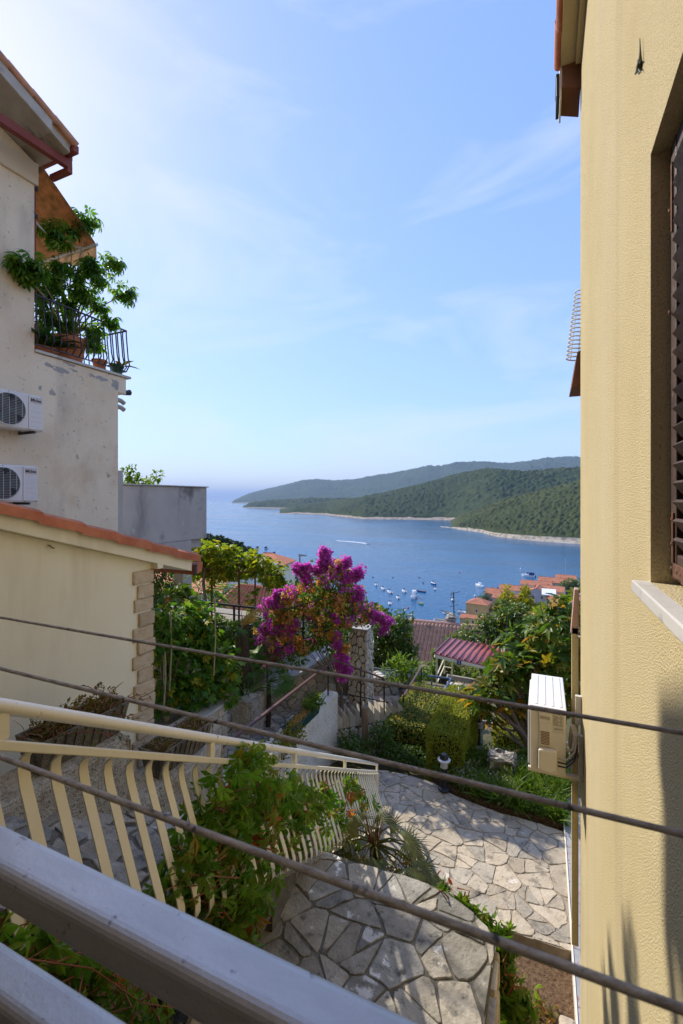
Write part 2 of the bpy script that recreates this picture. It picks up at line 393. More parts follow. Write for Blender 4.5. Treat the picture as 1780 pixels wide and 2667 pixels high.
def greenery(name, label, cat, blobs, n, leaf, size, m, base, wood=None, trunk=.04, ind=0, up=.4, droop=.3, rs=1, group=None, mass='foliage', woodname='stem', leafname='leaf', shell=.5, tipf=None):
    """a bush or tree: wood from the base into every clump and leaves through the clumps"""
    g = np.random.default_rng(rs); e = empty(name, base, label, cat, group)
    P, d = blob_pts(g, blobs, n, shell)
    tip = d * .8 + unit(g, n) * .7; tip[:, 2] -= droop
    if tipf is not None: tip = tipf(P, d, g)
    nr = d * .5 + unit(g, n) * .4 + np.array(SDIR) * .35; nr[:, 2] += up
    foliage(e, leafname, m, leaf, P, tip, nr, size * g.uniform(.65, 1.3, n), ind, mass, rs)
    if wood:
        mb = MB(); branches(mb, base, [b[0] for b in blobs[:26]], trunk, g); mb.build(woodname, wood, e, smooth=True)
    return e
def wobble_box(a, b, n, amp, rs):
    """a box with uneven faces"""
    import bmesh
    bm = bmesh.new(); a, b = V(a), V(b)
    bmesh.ops.create_cube(bm, size=1); bmesh.ops.scale(bm, vec=b - a, verts=bm.verts); bmesh.ops.translate(bm, vec=(a + b) / 2, verts=bm.verts)
    bmesh.ops.bevel(bm, geom=bm.edges[:], offset=min(b - a) * .12, segments=2, affect='EDGES', profile=.6)
    bmesh.ops.subdivide_edges(bm, edges=bm.edges[:], cuts=n, use_grid_fill=True)
    rd = random.Random(rs)
    for v in bm.verts: v.co += V((rd.uniform(-amp, amp), rd.uniform(-amp, amp), rd.uniform(-amp, amp)))
    mb = MB(); bm.verts.index_update(); mb.v = [tuple(v.co) for v in bm.verts]; mb.f = [tuple(v.index for v in f.verts) for f in bm.faces]; bm.free(); return mb
# ------------------------------------------------------------------ palette
M_yellow = mat('yellow_stucco', [(.57, .465, .255), (.62, .515, .295)], 2, rough=.95, bump=1.0, bscale=150, bdist=.009, spec=.05, bdetail=3, spots=[((.38, .295, .15), 150, .55, .70), ((.50, .40, .235), 2.4, .56, .74, (1, 1, .06)), ((.62, .53, .36), .5, .5, .8, (1, 1, .25))])
M_cream = mat('cream_render', [(.82, .75, .55), (.86, .80, .61)], 1.5, rough=.95, bump=.15, bscale=60, spec=.1, spots=[((.66, .58, .41), 2.2, .56, .8, (1, 1, .15)), ((.5, .43, .31), 40, .70, .76)])
M_beige = mat('beige_render', [(.72, .59, .43), (.81, .69, .52), (.85, .74, .57)], 1.3, rough=.95, bump=.45, bscale=75, bdist=.008, spec=.1, spots=[((.50, .43, .35), .9, .56, .76, (1, 1, .4)), ((.30, .27, .23), 5, .66, .74), ((.40, .36, .31), 14, .62, .70), ((.66, .50, .34), .6, .6, .75)])
M_peel = mat('peeled_render', [(.34, .34, .33), (.44, .43, .41)], 8, rough=.95, bump=.3, spec=.1)
M_gray = mat('grey_render', [(.40, .365, .33), (.52, .48, .44)], 1.0, rough=.95, bump=.25, bscale=50, spec=.1, spots=[((.17, .16, .155), 1.6, .54, .72, (1, 1, .22)), ((.6, .58, .56), 3, .68, .74, (1, 1, .3)), ((.12, .12, .11), .8, .60, .75)])
M_rough = mat('roughcast', [(.36, .30, .21), (.56, .50, .39), (.66, .62, .52)], 12, rough=1, bump=1.0, bscale=55, bdist=.03, spec=.1, spots=[((.30, .20, .09), 3, .58, .72), ((.16, .15, .12), 40, .58, .66), ((.7, .68, .62), 2, .6, .75)])
M_stucco = mat('white_stucco', [(.64, .59, .49), (.78, .73, .63)], 4, rough=1, bump=.8, bscale=38, bdist=.03, spec=.1, spots=[((.34, .31, .25), 2.5, .58, .72, (1, 1, .35)), ((.24, .22, .18), 22, .62, .70)])
SPOT_W = ((.68, .66, .60), 4.5, .62, .66); SPOT_D = ((.09, .088, .08), 11, .56, .72)
M_flag = [mat('flagstone_%d' % i, c, 9, rough=.9, bump=.7, bscale=28, bdist=.02, spec=.1, ov=.25, spots=[SPOT_D, SPOT_W]) for i, c in enumerate([[(.24, .22, .175), (.42, .385, .31)], [(.29, .255, .19), (.45, .40, .31)], [(.20, .19, .16), (.36, .34, .29)]])]
M_pave = [mat('paving_stone_%d' % i, c, 7, rough=.9, bump=.6, bscale=30, bdist=.02, spec=.1, ov=.18, spots=[((.19, .165, .13), 6, .53, .70), ((.60, .53, .43), 5, .62, .68), ((.13, .12, .09), 24, .62, .70)]) for i, c in enumerate([[(.39, .325, .235), (.51, .435, .325)], [(.44, .36, .25), (.53, .45, .335)], [(.34, .30, .23), (.47, .41, .32)]])]
M_mortar = mat('mortar', [(.11, .10, .075), (.20, .18, .14)], 14, rough=1, bump=.6, bscale=70, spec=.1)
M_mortar2 = mat('tan_mortar', [(.26, .21, .15), (.36, .30, .215)], 14, rough=1, bump=.6, bscale=70, spec=.1)
M_rubble = [mat('rubble_%d' % i, c, 11, rough=.9, bump=.6, bscale=35, bdist=.02, spec=.15, ov=.22, spots=[((.2, .18, .15), 14, .58, .72)]) for i, c in enumerate([[(.36, .29, .20), (.52, .44, .33)], [(.42, .36, .28), (.58, .52, .43)], [(.28, .25, .21), (.42, .38, .32)]])]
M_pale = [mat('pale_stone_%d' % i, c, 9, rough=.9, bump=.4, bscale=35, spec=.15, ov=.15) for i, c in enumerate([[(.48, .44, .38), (.64, .61, .55)], [(.42, .36, .28), (.6, .55, .47)]])]
M_rock = mat('rock', [(.22, .19, .15), (.40, .36, .30), (.52, .49, .43)], 9, rough=.95, bump=.9, bscale=18, bdist=.05, spec=.15, spots=[((.12, .11, .09), 7, .58, .7)])
M_quoin = mat('quoin_stone', [(.46, .36, .23), (.58, .47, .33)], 8, rough=.9, bump=.7, bscale=20, bdist=.02, spec=.15, ov=.12)
M_quoin2 = mat('block_stone', [(.50, .42, .30), (.62, .54, .42)], 8, rough=.9, bump=.5, bscale=25, bdist=.015, spec=.15, ov=.15, spots=[((.3, .25, .18), 9, .58, .7)])
M_conc = mat('concrete', [(.34, .33, .31), (.46, .45, .42)], 6, rough=.95, bump=.4, bscale=60, spec=.15, spots=[((.2, .19, .18), 3, .6, .75)])
M_marble = mat('sill_marble', [(.48, .45, .40), (.60, .57, .51)], 6, rough=.5, bump=.1, bscale=60, spec=.4, stretch=(1, .3, 1), spots=[((.34, .31, .27), 9, .58, .7)])
M_planter = mat('weathered_concrete', [(.12, .10, .075), (.24, .205, .15)], 10, rough=1, bump=.9, bscale=50, bdist=.02, spec=.1, spots=[((.20, .21, .10), 6, .56, .7), ((.07, .06, .05), 14, .55, .7, (1, 1, .2))])
M_terra = mat('terracotta', [(.42, .15, .075), (.52, .21, .11)], 6, rough=.8, bump=.1, bscale=40, spots=[((.5, .36, .27), 5, .62, .75)])
M_tile = mat('roof_tile', [(.40, .12, .06), (.54, .20, .10)], 5, rough=.85, bump=.4, bscale=40, ov=.15, spots=[((.28, .13, .085), 7, .56, .7)])
M_tile_old = mat('old_roof_tile', [(.54, .28, .18), (.66, .38, .27)], 3, rough=.9, bump=.3, bscale=30, spots=[((.30, .19, .14), 2.2, .52, .7), ((.6, .42, .32), 5, .6, .72)])
M_tile_new = mat('orange_roof_tile', [(.50, .16, .075), (.60, .22, .11)], 2.2, rough=.85, spots=[((.36, .14, .08), 3, .55, .7)])
M_redpaint = mat('red_brown_paint', [(.21, .045, .028), (.26, .06, .038)], 5, rough=.55, bump=.05, bscale=30, spec=.4)
M_brownpaint = mat('brown_paint', [(.15, .062, .032), (.20, .085, .045)], 8, rough=.7, bump=.2, bscale=40)
M_shutter = mat('shutter_wood', [(.045, .027, .02), (.085, .05, .036)], 12, rough=.55, bump=.25, bscale=40, spec=.35, stretch=(1, .15, 1), spots=[((.16, .10, .07), 30, .62, .7)])
M_rust = mat('rusty_iron', [(.09, .05, .035), (.2, .09, .045)], 30, rough=.7, bump=.3, bscale=90, metal=.3)
M_darkmetal = mat('dark_painted_metal', [(.018, .018, .022), (.03, .03, .034)], 10, rough=.45, spec=.5)
M_ironviolet = mat('balcony_iron', [(.03, .026, .035), (.05, .042, .052)], 10, rough=.5, spec=.5)
M_brownrail = mat('brown_rail_paint', [(.085, .035, .03), (.12, .055, .045)], 10, rough=.45, spec=.5, spots=[((.22, .15, .12), 30, .64, .72)])
M_bluerail = mat('blue_grey_rail', [(.13, .16, .20), (.18, .21, .25)], 10, rough=.45, spec=.5)
M_creampaint = mat('cream_metal_paint', [(.74, .67, .49), (.79, .72, .54)], 6, rough=.4, spec=.45, bump=.05, bscale=60, spots=[((.42, .33, .2), 60, .70, .75)])
M_railtop = mat('ivory_rail_paint', [(.80, .74, .60), (.85, .79, .66)], 5, rough=.32, spec=.5, spots=[((.45, .40, .3), 20, .64, .72)])
M_steel = mat('galvanised_tube', [(.42, .42, .41), (.66, .66, .645)], 9, rough=.5, bump=.4, bscale=90, bdist=.002, metal=.6, spec=.5, stretch=(.35, 1, 1), spots=[((.2, .2, .2), 60, .64, .72), ((.28, .27, .25), 6, .55, .75, (.25, 1, 1))])
M_rope = mat('clothes_line', [(.24, .21, .175), (.52, .47, .40)], 160, rough=.85, bump=.8, bscale=260, bdist=.003, spec=.2, stretch=(.35, 1, 1), spots=[((.05, .05, .052), 45, .60, .68)])
M_acw = mat('ac_white', [(.70, .69, .68), (.76, .75, .74)], 4, rough=.45, spec=.4, spots=[((.6, .57, .52), 2, .6, .8)])
M_acc = mat('ac_ivory', [(.66, .60, .47), (.72, .66, .53)], 4, rough=.5, spec=.35, spots=[((.52, .46, .36), 25, .64, .74)])
M_acbadge = mat('ac_badge', [(.58, .55, .50)], rough=.45)
M_black = mat('black_plastic', [(.012, .012, .014), (.025, .025, .028)], 10, rough=.5, spec=.4)
M_grille = mat('grille_metal', [(.55, .55, .54), (.62, .62, .61)], 8, rough=.5)
M_darkgreen = mat('fan_plastic', [(.03, .05, .05), (.06, .085, .08)], 4, rough=.4)
M_ink = mat('violet_ink', [(.03, .015, .06)], rough=.5)
M_inkgrey = mat('grey_ink', [(.20, .18, .14)], rough=.7)
M_white = mat('white_paint', [(.72, .72, .70), (.80, .80, .78)], 3, rough=.5)
M_blue = mat('blue_enamel', [(.012, .03, .22)], rough=.35, spec=.5)
M_awning = leafmat('awning_cloth', [(.42, .26, .15), (.46, .29, .17)], None, .35, .9, .05, (1.0, .95, .85), 1)
M_pipe = mat('pipe_foam', [(.34, .30, .24), (.44, .40, .33)], 20, rough=.9, bump=.3, bscale=90)
M_wood = mat('weathered_wood', [(.16, .11, .065), (.28, .21, .14)], 9, rough=.95, bump=.6, bscale=30, stretch=(1, 1, .12))
M_bark = mat('bark', [(.12, .095, .07), (.22, .18, .14)], 16, rough=1, bump=.8, bscale=40, bdist=.02)
M_twig = mat('pale_twig', [(.30, .23, .14), (.42, .33, .2)], 12, rough=.9)
M_redstem = mat('red_stem', [(.20, .06, .03), (.28, .11, .05)], 12, rough=.7)
M_soil = mat('soil_litter', [(.085, .05, .03), (.17, .105, .06), (.24, .16, .09)], 26, rough=1, bump=1, bscale=60, bdist=.03, spec=.1)
M_earth = mat('earth_green', [(.05, .06, .025), (.12, .11, .06), (.20, .16, .10)], .7, rough=1, bump=.6, bscale=8, bdist=.1, spec=.1)
M_core = mat('hedge_core_dark', [(.012, .018, .008), (.03, .035, .018)], 20, rough=1, spec=.1)  # dark tone standing in for the shade inside the hedges
M_tiles = mat('grey_floor_tile', [(.32, .32, .32), (.42, .41, .40)], 4, rough=.5, spec=.35, spots=[((.34, .21, .17), 9, .58, .64)])
M_terrace = mat('terracotta_paving', [(.46, .33, .24), (.56, .42, .32)], 6, rough=.8, ov=.12, bump=.2)
M_slate = mat('slate_inlay', [(.09, .09, .09), (.17, .17, .17)], 20, rough=.7)
M_metalroof = mat('red_metal_roof', [(.46, .10, .075), (.52, .14, .11)], 1.5, rough=.45, spec=.5)
M_metalrib = mat('red_metal_rib', [(.11, .03, .04), (.15, .045, .052)], 3, rough=.4, spec=.5)
M_glass = mat('window_glass', [(.03, .035, .04), (.06, .07, .08)], 1, rough=.12, spec=.6)
# leaves
G_creeper = leafmat('creeper_leaf', [(0.0564, 0.1529, 0.0194), (0.0967, 0.2173, 0.029), (0.1369, 0.2495, 0.0386), (0.1611, 0.1771, 0.0321), (0.3864, 0.0805, 0.0241)], [0, .4, .8, .93, 1], .4, .38)
G_dark = leafmat('dark_leaf', [(0.0308, 0.0812, 0.0196), (0.056, 0.1232, 0.028), (0.091, 0.168, 0.035)], None, .25, .4)
G_mid = leafmat('green_leaf', [(0.046, 0.115, 0.0161), (0.0805, 0.161, 0.023), (0.1265, 0.1955, 0.0287)], None, .38, .45)
G_ivy = leafmat('ivy_leaf', [(0.0354, 0.1159, 0.0193), (0.0725, 0.1851, 0.029), (0.1288, 0.2415, 0.0354), (0.322, 0.3059, 0.0322)], [0, .45, .85, 1], .34, .4)
G_vine = leafmat('grape_leaf', [(0.066, 0.132, 0.0132), (0.132, 0.198, 0.0198), (0.198, 0.242, 0.022), (0.264, 0.22, 0.0275)], [0, .45, .8, 1], .5, .45)
G_fig = leafmat('fig_leaf', [(0.0403, 0.0978, 0.0207), (0.069, 0.1437, 0.0253), (0.115, 0.184, 0.0345), (0.253, 0.207, 0.0287), (0.299, 0.1495, 0.0345)], [0, .4, .75, .93, 1], .34, .38, .45)
G_laurel = leafmat('laurel_leaf', [(0.0275, 0.075, 0.0175), (0.0562, 0.125, 0.0225), (0.0938, 0.1562, 0.0275), (0.2125, 0.1625, 0.025)], [0, .5, .85, 1], .28, .3, .5)
G_hedge = leafmat('hedge_leaf', [(0.143, 0.195, 0.0234), (0.195, 0.247, 0.0286), (0.247, 0.286, 0.039)], None, .3, .55)
G_hedge2 = leafmat('variegated_leaf', [(0.05, 0.1125, 0.0275), (0.0875, 0.1625, 0.0312), (0.35, 0.325, 0.1), (0.475, 0.3625, 0.1375)], [0, .5, .85, 1], .28, .4)
G_sprig = leafmat('acacia_leaf', [(.12, .16, .015), (.18, .21, .02), (.24, .22, .03)], None, .5, .5)
G_scheff = leafmat('schefflera_leaf', [(0.036, 0.132, 0.024), (0.072, 0.192, 0.0288), (0.132, 0.24, 0.0336)], None, .5, .3, .5)
G_asp = leafmat('striped_leaf', [(.012, .042, .016), (.02, .06, .02), (.20, .18, .03)], [0, .85, 1], .3, .35)
G_silver = leafmat('silver_leaf', [(.26, .29, .25), (.38, .41, .36), (.12, .17, .09)], [0, .6, 1], .1, .6)
G_palm = leafmat('palm_leaf', [(.055, .08, .02), (.095, .115, .028), (.16, .15, .05)], None, .28, .4)
G_palm2 = leafmat('green_palm_leaf', [(0.032, 0.104, 0.024), (0.072, 0.16, 0.032), (0.128, 0.224, 0.048)], None, .3, .4)
G_dead = leafmat('dead_leaf', [(.16, .075, .025), (.28, .15, .05), (.10, .05, .02)], None, .3, .7)
G_magenta = leafmat('magenta_bract', [(.56, .07, .46), (.66, .13, .56), (.74, .22, .66)], None, .42, .6, .2, (1.3, 1.0, 1.3), 1)
G_amber = leafmat('dry_bract', [(.62, .33, .09), (.72, .45, .16), (.52, .25, .06)], None, .42, .7, .15, (1.3, 1.2, .8), 1)
G_succ = leafmat('succulent_leaf', [(.10, .15, .015), (.17, .20, .02), (.14, .08, .03)], None, .3, .5)
G_sedge = leafmat('sedum_leaf', [(.08, .095, .015), (.13, .12, .02), (.14, .05, .025)], None, .25, .6)
G_pine = leafmat('pine_leaf', [(.014, .034, .012), (.024, .05, .016), (.036, .062, .02)], None, .15, .6)
# ------------------------------------------------------------------ sea
def sea():
    rad = np.concatenate([[0], np.geomspace(60, 60000, 70)]); na = 96; a = np.linspace(0, 2 * np.pi, na, endpoint=False)
    vs = np.array([(r * math.sin(t), r * math.cos(t), -70) for r in rad for t in a])
    i = np.arange(len(rad) - 1)[:, None] * na; k = np.arange(na)[None]
    fs = np.stack([i + k, i + na + k, i + na + (k + 1) % na, i + (k + 1) % na], axis=2).reshape(-1, 4)
    m = bpy.data.materials.new('sea_water'); m.use_nodes = True; nt = m.node_tree; b = nt.nodes['Principled BSDF']
    g = nt.nodes.new('ShaderNodeNewGeometry')
    mp = nt.nodes.new('ShaderNodeMapping'); mp.inputs['Scale'].default_value = (.3, 1, 1); mp.inputs['Rotation'].default_value = (0, 0, R(-26)); nt.links.new(g.outputs['Position'], mp.inputs[0])
    nt.links.new(ramp(nt, noise(nt, mp.outputs[0], .006, 6, .6), [(.003, .062, .145), (.005, .09, .20)], [.35, .65]), b.inputs['Base Color'])
    b.inputs['Specular IOR Level'].default_value = .5; b.inputs['IOR'].default_value = 1.33
    nt.links.new(ramp(nt, noise(nt, mp.outputs[0], .012, 4, .6), [(.10, .10, .10), (.22, .22, .22)], [.35, .65]), b.inputs['Roughness'])
    b1 = nt.nodes.new('ShaderNodeBump'); b1.inputs['Strength'].default_value = .9; b1.inputs['Distance'].default_value = .5
    nt.links.new(noise(nt, mp.outputs[0], .22, 4, .6), b1.inputs['Height'])
    nt.links.new(b1.outputs[0], b.inputs['Normal'])
    tag(put('sea', npmesh('sea', vs, fs, m)), kind='structure', label='blue sea of the bay out to the horizon')
sea()
# ------------------------------------------------------------------ hills across the bay
def worley(x, y, s, seed):
    """distance to the nearest jittered cell point (in cells) and that cell's random value"""
    x, y = x / s, y / s; ix, iy = np.floor(x).astype(np.int64), np.floor(y).astype(np.int64); best = np.full(x.shape, 9.0); val = np.zeros(x.shape)
    def h(a, b, k):
        n = (a * 374761393 + b * 668265263 + (seed + k) * 974634777) & 0xffffffff; n = ((n ^ (n >> 13)) * 1274126177) & 0xffffffff; return ((n ^ (n >> 16)) & 0xffff) / 65535.0
    for dx in (-1, 0, 1):
        for dy in (-1, 0, 1):
            a, b = ix + dx, iy + dy; d = np.hypot(a + h(a, b, 1) - x, b + h(a, b, 2) - y); mk = d < best; best = np.where(mk, d, best); val = np.where(mk, h(a, b, 3), val)
    return best, val
def vnoise(x, y, s, seed): 
    x, y = x / s, y / s; ix, iy = np.floor(x).astype(np.int64), np.floor(y).astype(np.int64); fx, fy = x - ix, y - iy; fx, fy = fx * fx * (3 - 2 * fx), fy * fy * (3 - 2 * fy)
    def h(a, b):
        n = (a * 374761393 + b * 668265263 + seed * 974634777) & 0xffffffff; n = ((n ^ (n >> 13)) * 1274126177) & 0xffffffff; return ((n ^ (n >> 16)) & 0xffff) / 65535.0
    return (h(ix, iy) * (1 - fx) + h(ix + 1, iy) * fx) * (1 - fy) + (h(ix, iy + 1) * (1 - fx) + h(ix + 1, iy + 1) * fx) * fy
def hill(name, label, sil, shore, reach, tree, m, nu, nd, rs, rock=5):
    us = np.linspace(sil[0][0], sil[-1][0], nu); vc = np.interp(us, *zip(*sil)); vsh = np.interp(us, *zip(*shore))
    d0 = 70 * F_ / (vsh - HY_); d1 = d0 * reach; zc = (HY_ - vc) / F_ * d1 + 70       # height above the sea at the crest
    t = np.concatenate([np.linspace(-.02, .12, nd // 5), np.linspace(.13, 1.0, nd), np.linspace(1.03, 1.8, nd // 4)])
    U, T = np.meshgrid(us, t, indexing='ij'); r = (U - CX_) / F_; dd = d0[:, None] + (d1 - d0)[:, None] * T
    X, Y = (r * C_ - S_) * dd, (r * S_ + C_) * dd
    prof = np.where(T < 1, np.sin(np.clip(T, 0, 1) * np.pi / 2) ** 1.0, 1 - .6 * (np.clip(T, 1, 2) - 1) ** 1.3)
    big = (vnoise(X, Y, tree * 34, rs) - .5) * .28 + (vnoise(X, Y, tree * 13, rs + 3) - .5) * .14
    Z = zc[:, None] * prof * (1 + big * np.clip(T * 3, 0, 1) * np.clip((1.02 - T) * 4, 0, 1))
    ds, val = worley(X, Y, tree, rs); amp = np.clip((T - .03) * 30, 0, 1); patch = vnoise(X, Y, tree * 9, rs + 21) * .6 + vnoise(X, Y, tree * 24, rs + 22) * .4; dsb, vb = worley(X, Y, tree * 1.7, rs + 31)
    ds2, v2 = worley(X, Y, tree * .45, rs + 9)
    crown = (np.clip(1 - (ds / .75) ** 2, 0, 1) * (.35 + .9 * val) * np.clip(1.6 - patch * 1.5, .2, 1.2) + .25 * np.clip(1 - ds2, 0, 1) + .75 * (vb > .55) * np.clip(1 - (dsb / .62) ** 2, 0, 1) * np.clip(patch * 1.6 - .3, 0, 1)) * tree * .75
    Z = np.minimum(Z, zc[:, None] * 1.0) * np.where(T < 0, 0, 1) + crown * amp * np.clip(zc / 12, 0.15, 1)[:, None]
    Z = np.where(T < .032, np.clip(T * 60, -1, 1) * rock * (.55 + .9 * vnoise(X, Y, tree * 1.6, rs + 5)) * np.clip(zc / 10, .3, 1)[:, None], Z + rock * .6) - 70
    n1, n2 = U.shape; vs = np.stack([X, Y, Z], axis=2).reshape(-1, 3)
    i = np.arange(n1 - 1)[:, None] * n2; k = np.arange(n2 - 1)[None]
    fs = np.stack([i + k, i + n2 + k, i + n2 + k + 1, i + k + 1], axis=2).reshape(-1, 4)
    me = npmesh(name, vs, fs, m, None, True)
    a = me.attributes.new('wood', 'FLOAT', 'POINT'); a.data.foreach_set('value', np.where(T < .034, 0.0, .22 + .42 * val + .5 * (patch - .25)).astype(np.float32).ravel())
    tag(put(name, me), label, kind='structure')
def hillmat(name, cols, rockc, s):
    m = bpy.data.materials.new(name); m.use_nodes = True; nt = m.node_tree; b = nt.nodes['Principled BSDF']
    a = nt.nodes.new('ShaderNodeAttribute'); a.attribute_name = 'wood'; g = nt.nodes.new('ShaderNodeNewGeometry')
    f = math_(nt, 'ADD', math_(nt, 'MULTIPLY', a.outputs['Fac'], .5), math_(nt, 'MULTIPLY', noise(nt, g.outputs['Position'], s, 5, .65), .6))
    c = ramp(nt, f, cols, [.25, .5, .75, .95])
    rk = ramp(nt, noise(nt, g.outputs['Position'], .12, 4), [tuple(x * .5 for x in rockc), rockc], [.4, .55])
    nt.links.new(mixc(nt, ramp(nt, a.outputs['Fac'], [(0, 0, 0), (1, 1, 1)], [.1, .2]), rk, c), b.inputs['Base Color'])
    b.inputs['Roughness'].default_value = 1; b.inputs['Specular IOR Level'].default_value = .05; return m
HM1 = hillmat('near_wood', [(.026, .036, .012), (.046, .058, .02), (.07, .082, .028), (.105, .12, .038)], (.42, .36, .28), .012)
HM2 = hillmat('mid_wood', [(.022, .034, .014), (.036, .052, .02), (.052, .07, .026), (.076, .094, .034)], (.40, .32, .24), .006)
HM3 = hillmat('far_wood', [(.03, .048, .02), (.045, .066, .026), (.06, .08, .03), (.085, .10, .04)], (.3, .27, .22), .0025)
hill('far_hill', 'long blue-hazed wooded ridge on the horizon', [(602, 1310), (650, 1288), (728, 1270), (793, 1254), (822, 1251), (870, 1254), (916, 1253), (1020, 1238), (1115, 1220), (1150, 1222), (1183, 1214), (1268, 1210), (1333, 1210), (1424, 1196), (1469, 1193), (1540, 1194), (1700, 1184), (2100, 1180)],
     [(602, 1310.5), (900, 1312.5), (1300, 1315), (2100, 1318)], 1.32, 34, HM3, 420, 110, 21, 6)
hill('headland', 'low dark wooded headland in front of the far ridge', [(630, 1322), (645, 1317), (700, 1309), (786, 1304), (860, 1304), (960, 1303), (1100, 1297)], [(630, 1322.5), (700, 1324), (800, 1327), (1100, 1330)], 1.16, 22, HM2, 200, 60, 33, 6)
hill('wooded_hill', 'broad wooded hill in the middle of the bay', [(712, 1338), (728, 1326), (770, 1320), (825, 1313), (916, 1303), (994, 1290), (1073, 1274), (1151, 1254), (1210, 1240), (1268, 1229), (1320, 1233), (1365, 1235), (1443, 1229), (1505, 1225), (1700, 1215), (2100, 1214)],
     [(712, 1338.5), (780, 1338), (851, 1341), (900, 1347), (949, 1352), (1050, 1353), (1157, 1354), (1300, 1362), (2100, 1380)], 1.55, 13, HM2, 560, 170, 45, 5)
hill('near_hill', 'nearest green wooded hillside with pale rocky shore by the yellow house', [(1148, 1372), (1158, 1361), (1195, 1349), (1235, 1335), (1320, 1306), (1411, 1283), (1505, 1261), (1650, 1228), (1850, 1205), (2100, 1200)],
     [(1148, 1372.5), (1180, 1376), (1255, 1387), (1290, 1397), (1346, 1404), (1420, 1411), (1505, 1417), (1700, 1430), (2100, 1445)], 1.42, 8, HM1, 640, 190, 57, 4.5)
# ------------------------------------------------------------------ hillside underfoot
def gz(x, y):
    d = np.hypot(x, y)
    z = np.where(y < 7.5, -5.02, np.where(y < 11, -5.02 - (y - 7.5) * .3, np.where(y < 14, -6.07, -6.07 - .3 * (y - 14))))
    z = z + .25 * np.clip(-x - 40, 0, None) * np.clip((y - 20) / 60, 0, 1) - .7 * np.clip(d - 205, 0, None)
    return np.maximum(z, -76)
def ground():
    xs = np.concatenate([np.linspace(-420, -32, 70), np.linspace(-30, 20, 101), np.linspace(22, 160, 40)]); ys = np.concatenate([np.linspace(-20, 30, 101), np.linspace(32, 420, 110)])
    X, Y = np.meshgrid(xs, ys, indexing='ij'); Z = gz(X, Y) + (vnoise(X, Y, 3, 4) - .5) * .08 + (vnoise(X, Y, 16, 5) - .5) * 1.5 * np.clip((Y - 25) / 20, 0, 1)
    n1, n2 = X.shape; i = np.arange(n1 - 1)[:, None] * n2; k = np.arange(n2 - 1)[None]
    fs = np.stack([i + k, i + n2 + k, i + n2 + k + 1, i + k + 1], axis=2).reshape(-1, 4)
    tag(put('ground', npmesh('ground', np.stack([X, Y, Z], axis=2).reshape(-1, 3), fs, M_earth, None, True)), kind='structure')
ground()
mb = MB()
tp = [onz(u, v, -68.6) for u, v in ((1205, 1630), (1225, 1618), (1290, 1588), (1300, 1560), (1400, 1540), (1500, 1512), (1700, 1500), (2000, 1560), (1900, 1700), (1500, 1720), (1250, 1700))]
mb.prism([V((p.x, p.y, -72)) for p in tp], (0, 0, 3.4)); mb.build('waterfront', mat('quay_ground', [(.3, .27, .23), (.42, .38, .33)], .1, rough=.9), kind='structure')
# ------------------------------------------------------------------ haze: the air over the bay
def haze():
    mb = MB().box((-61000, -61000, -78), (61000, 61000, 760))
    m = bpy.data.materials.new('haze_air'); m.use_nodes = True; nt = m.node_tree; nt.nodes.clear()
    o = nt.nodes.new('ShaderNodeOutputMaterial'); p = nt.nodes.new('ShaderNodeVolumePrincipled')
    p.inputs['Color'].default_value = (.52, .70, .98, 1); p.inputs['Density'].default_value = 6e-5; p.inputs['Anisotropy'].default_value = 0
    p.inputs['Density Attribute'].default_value = ''; p.inputs['Color Attribute'].default_value = ''; p.inputs['Temperature Attribute'].default_value = ''; m.cycles.homogeneous_volume = True
    nt.links.new(p.outputs[0], o.inputs['Volume'])
    mb.build('haze', m, kind='stuff', label='pale haze over the bay')
haze()
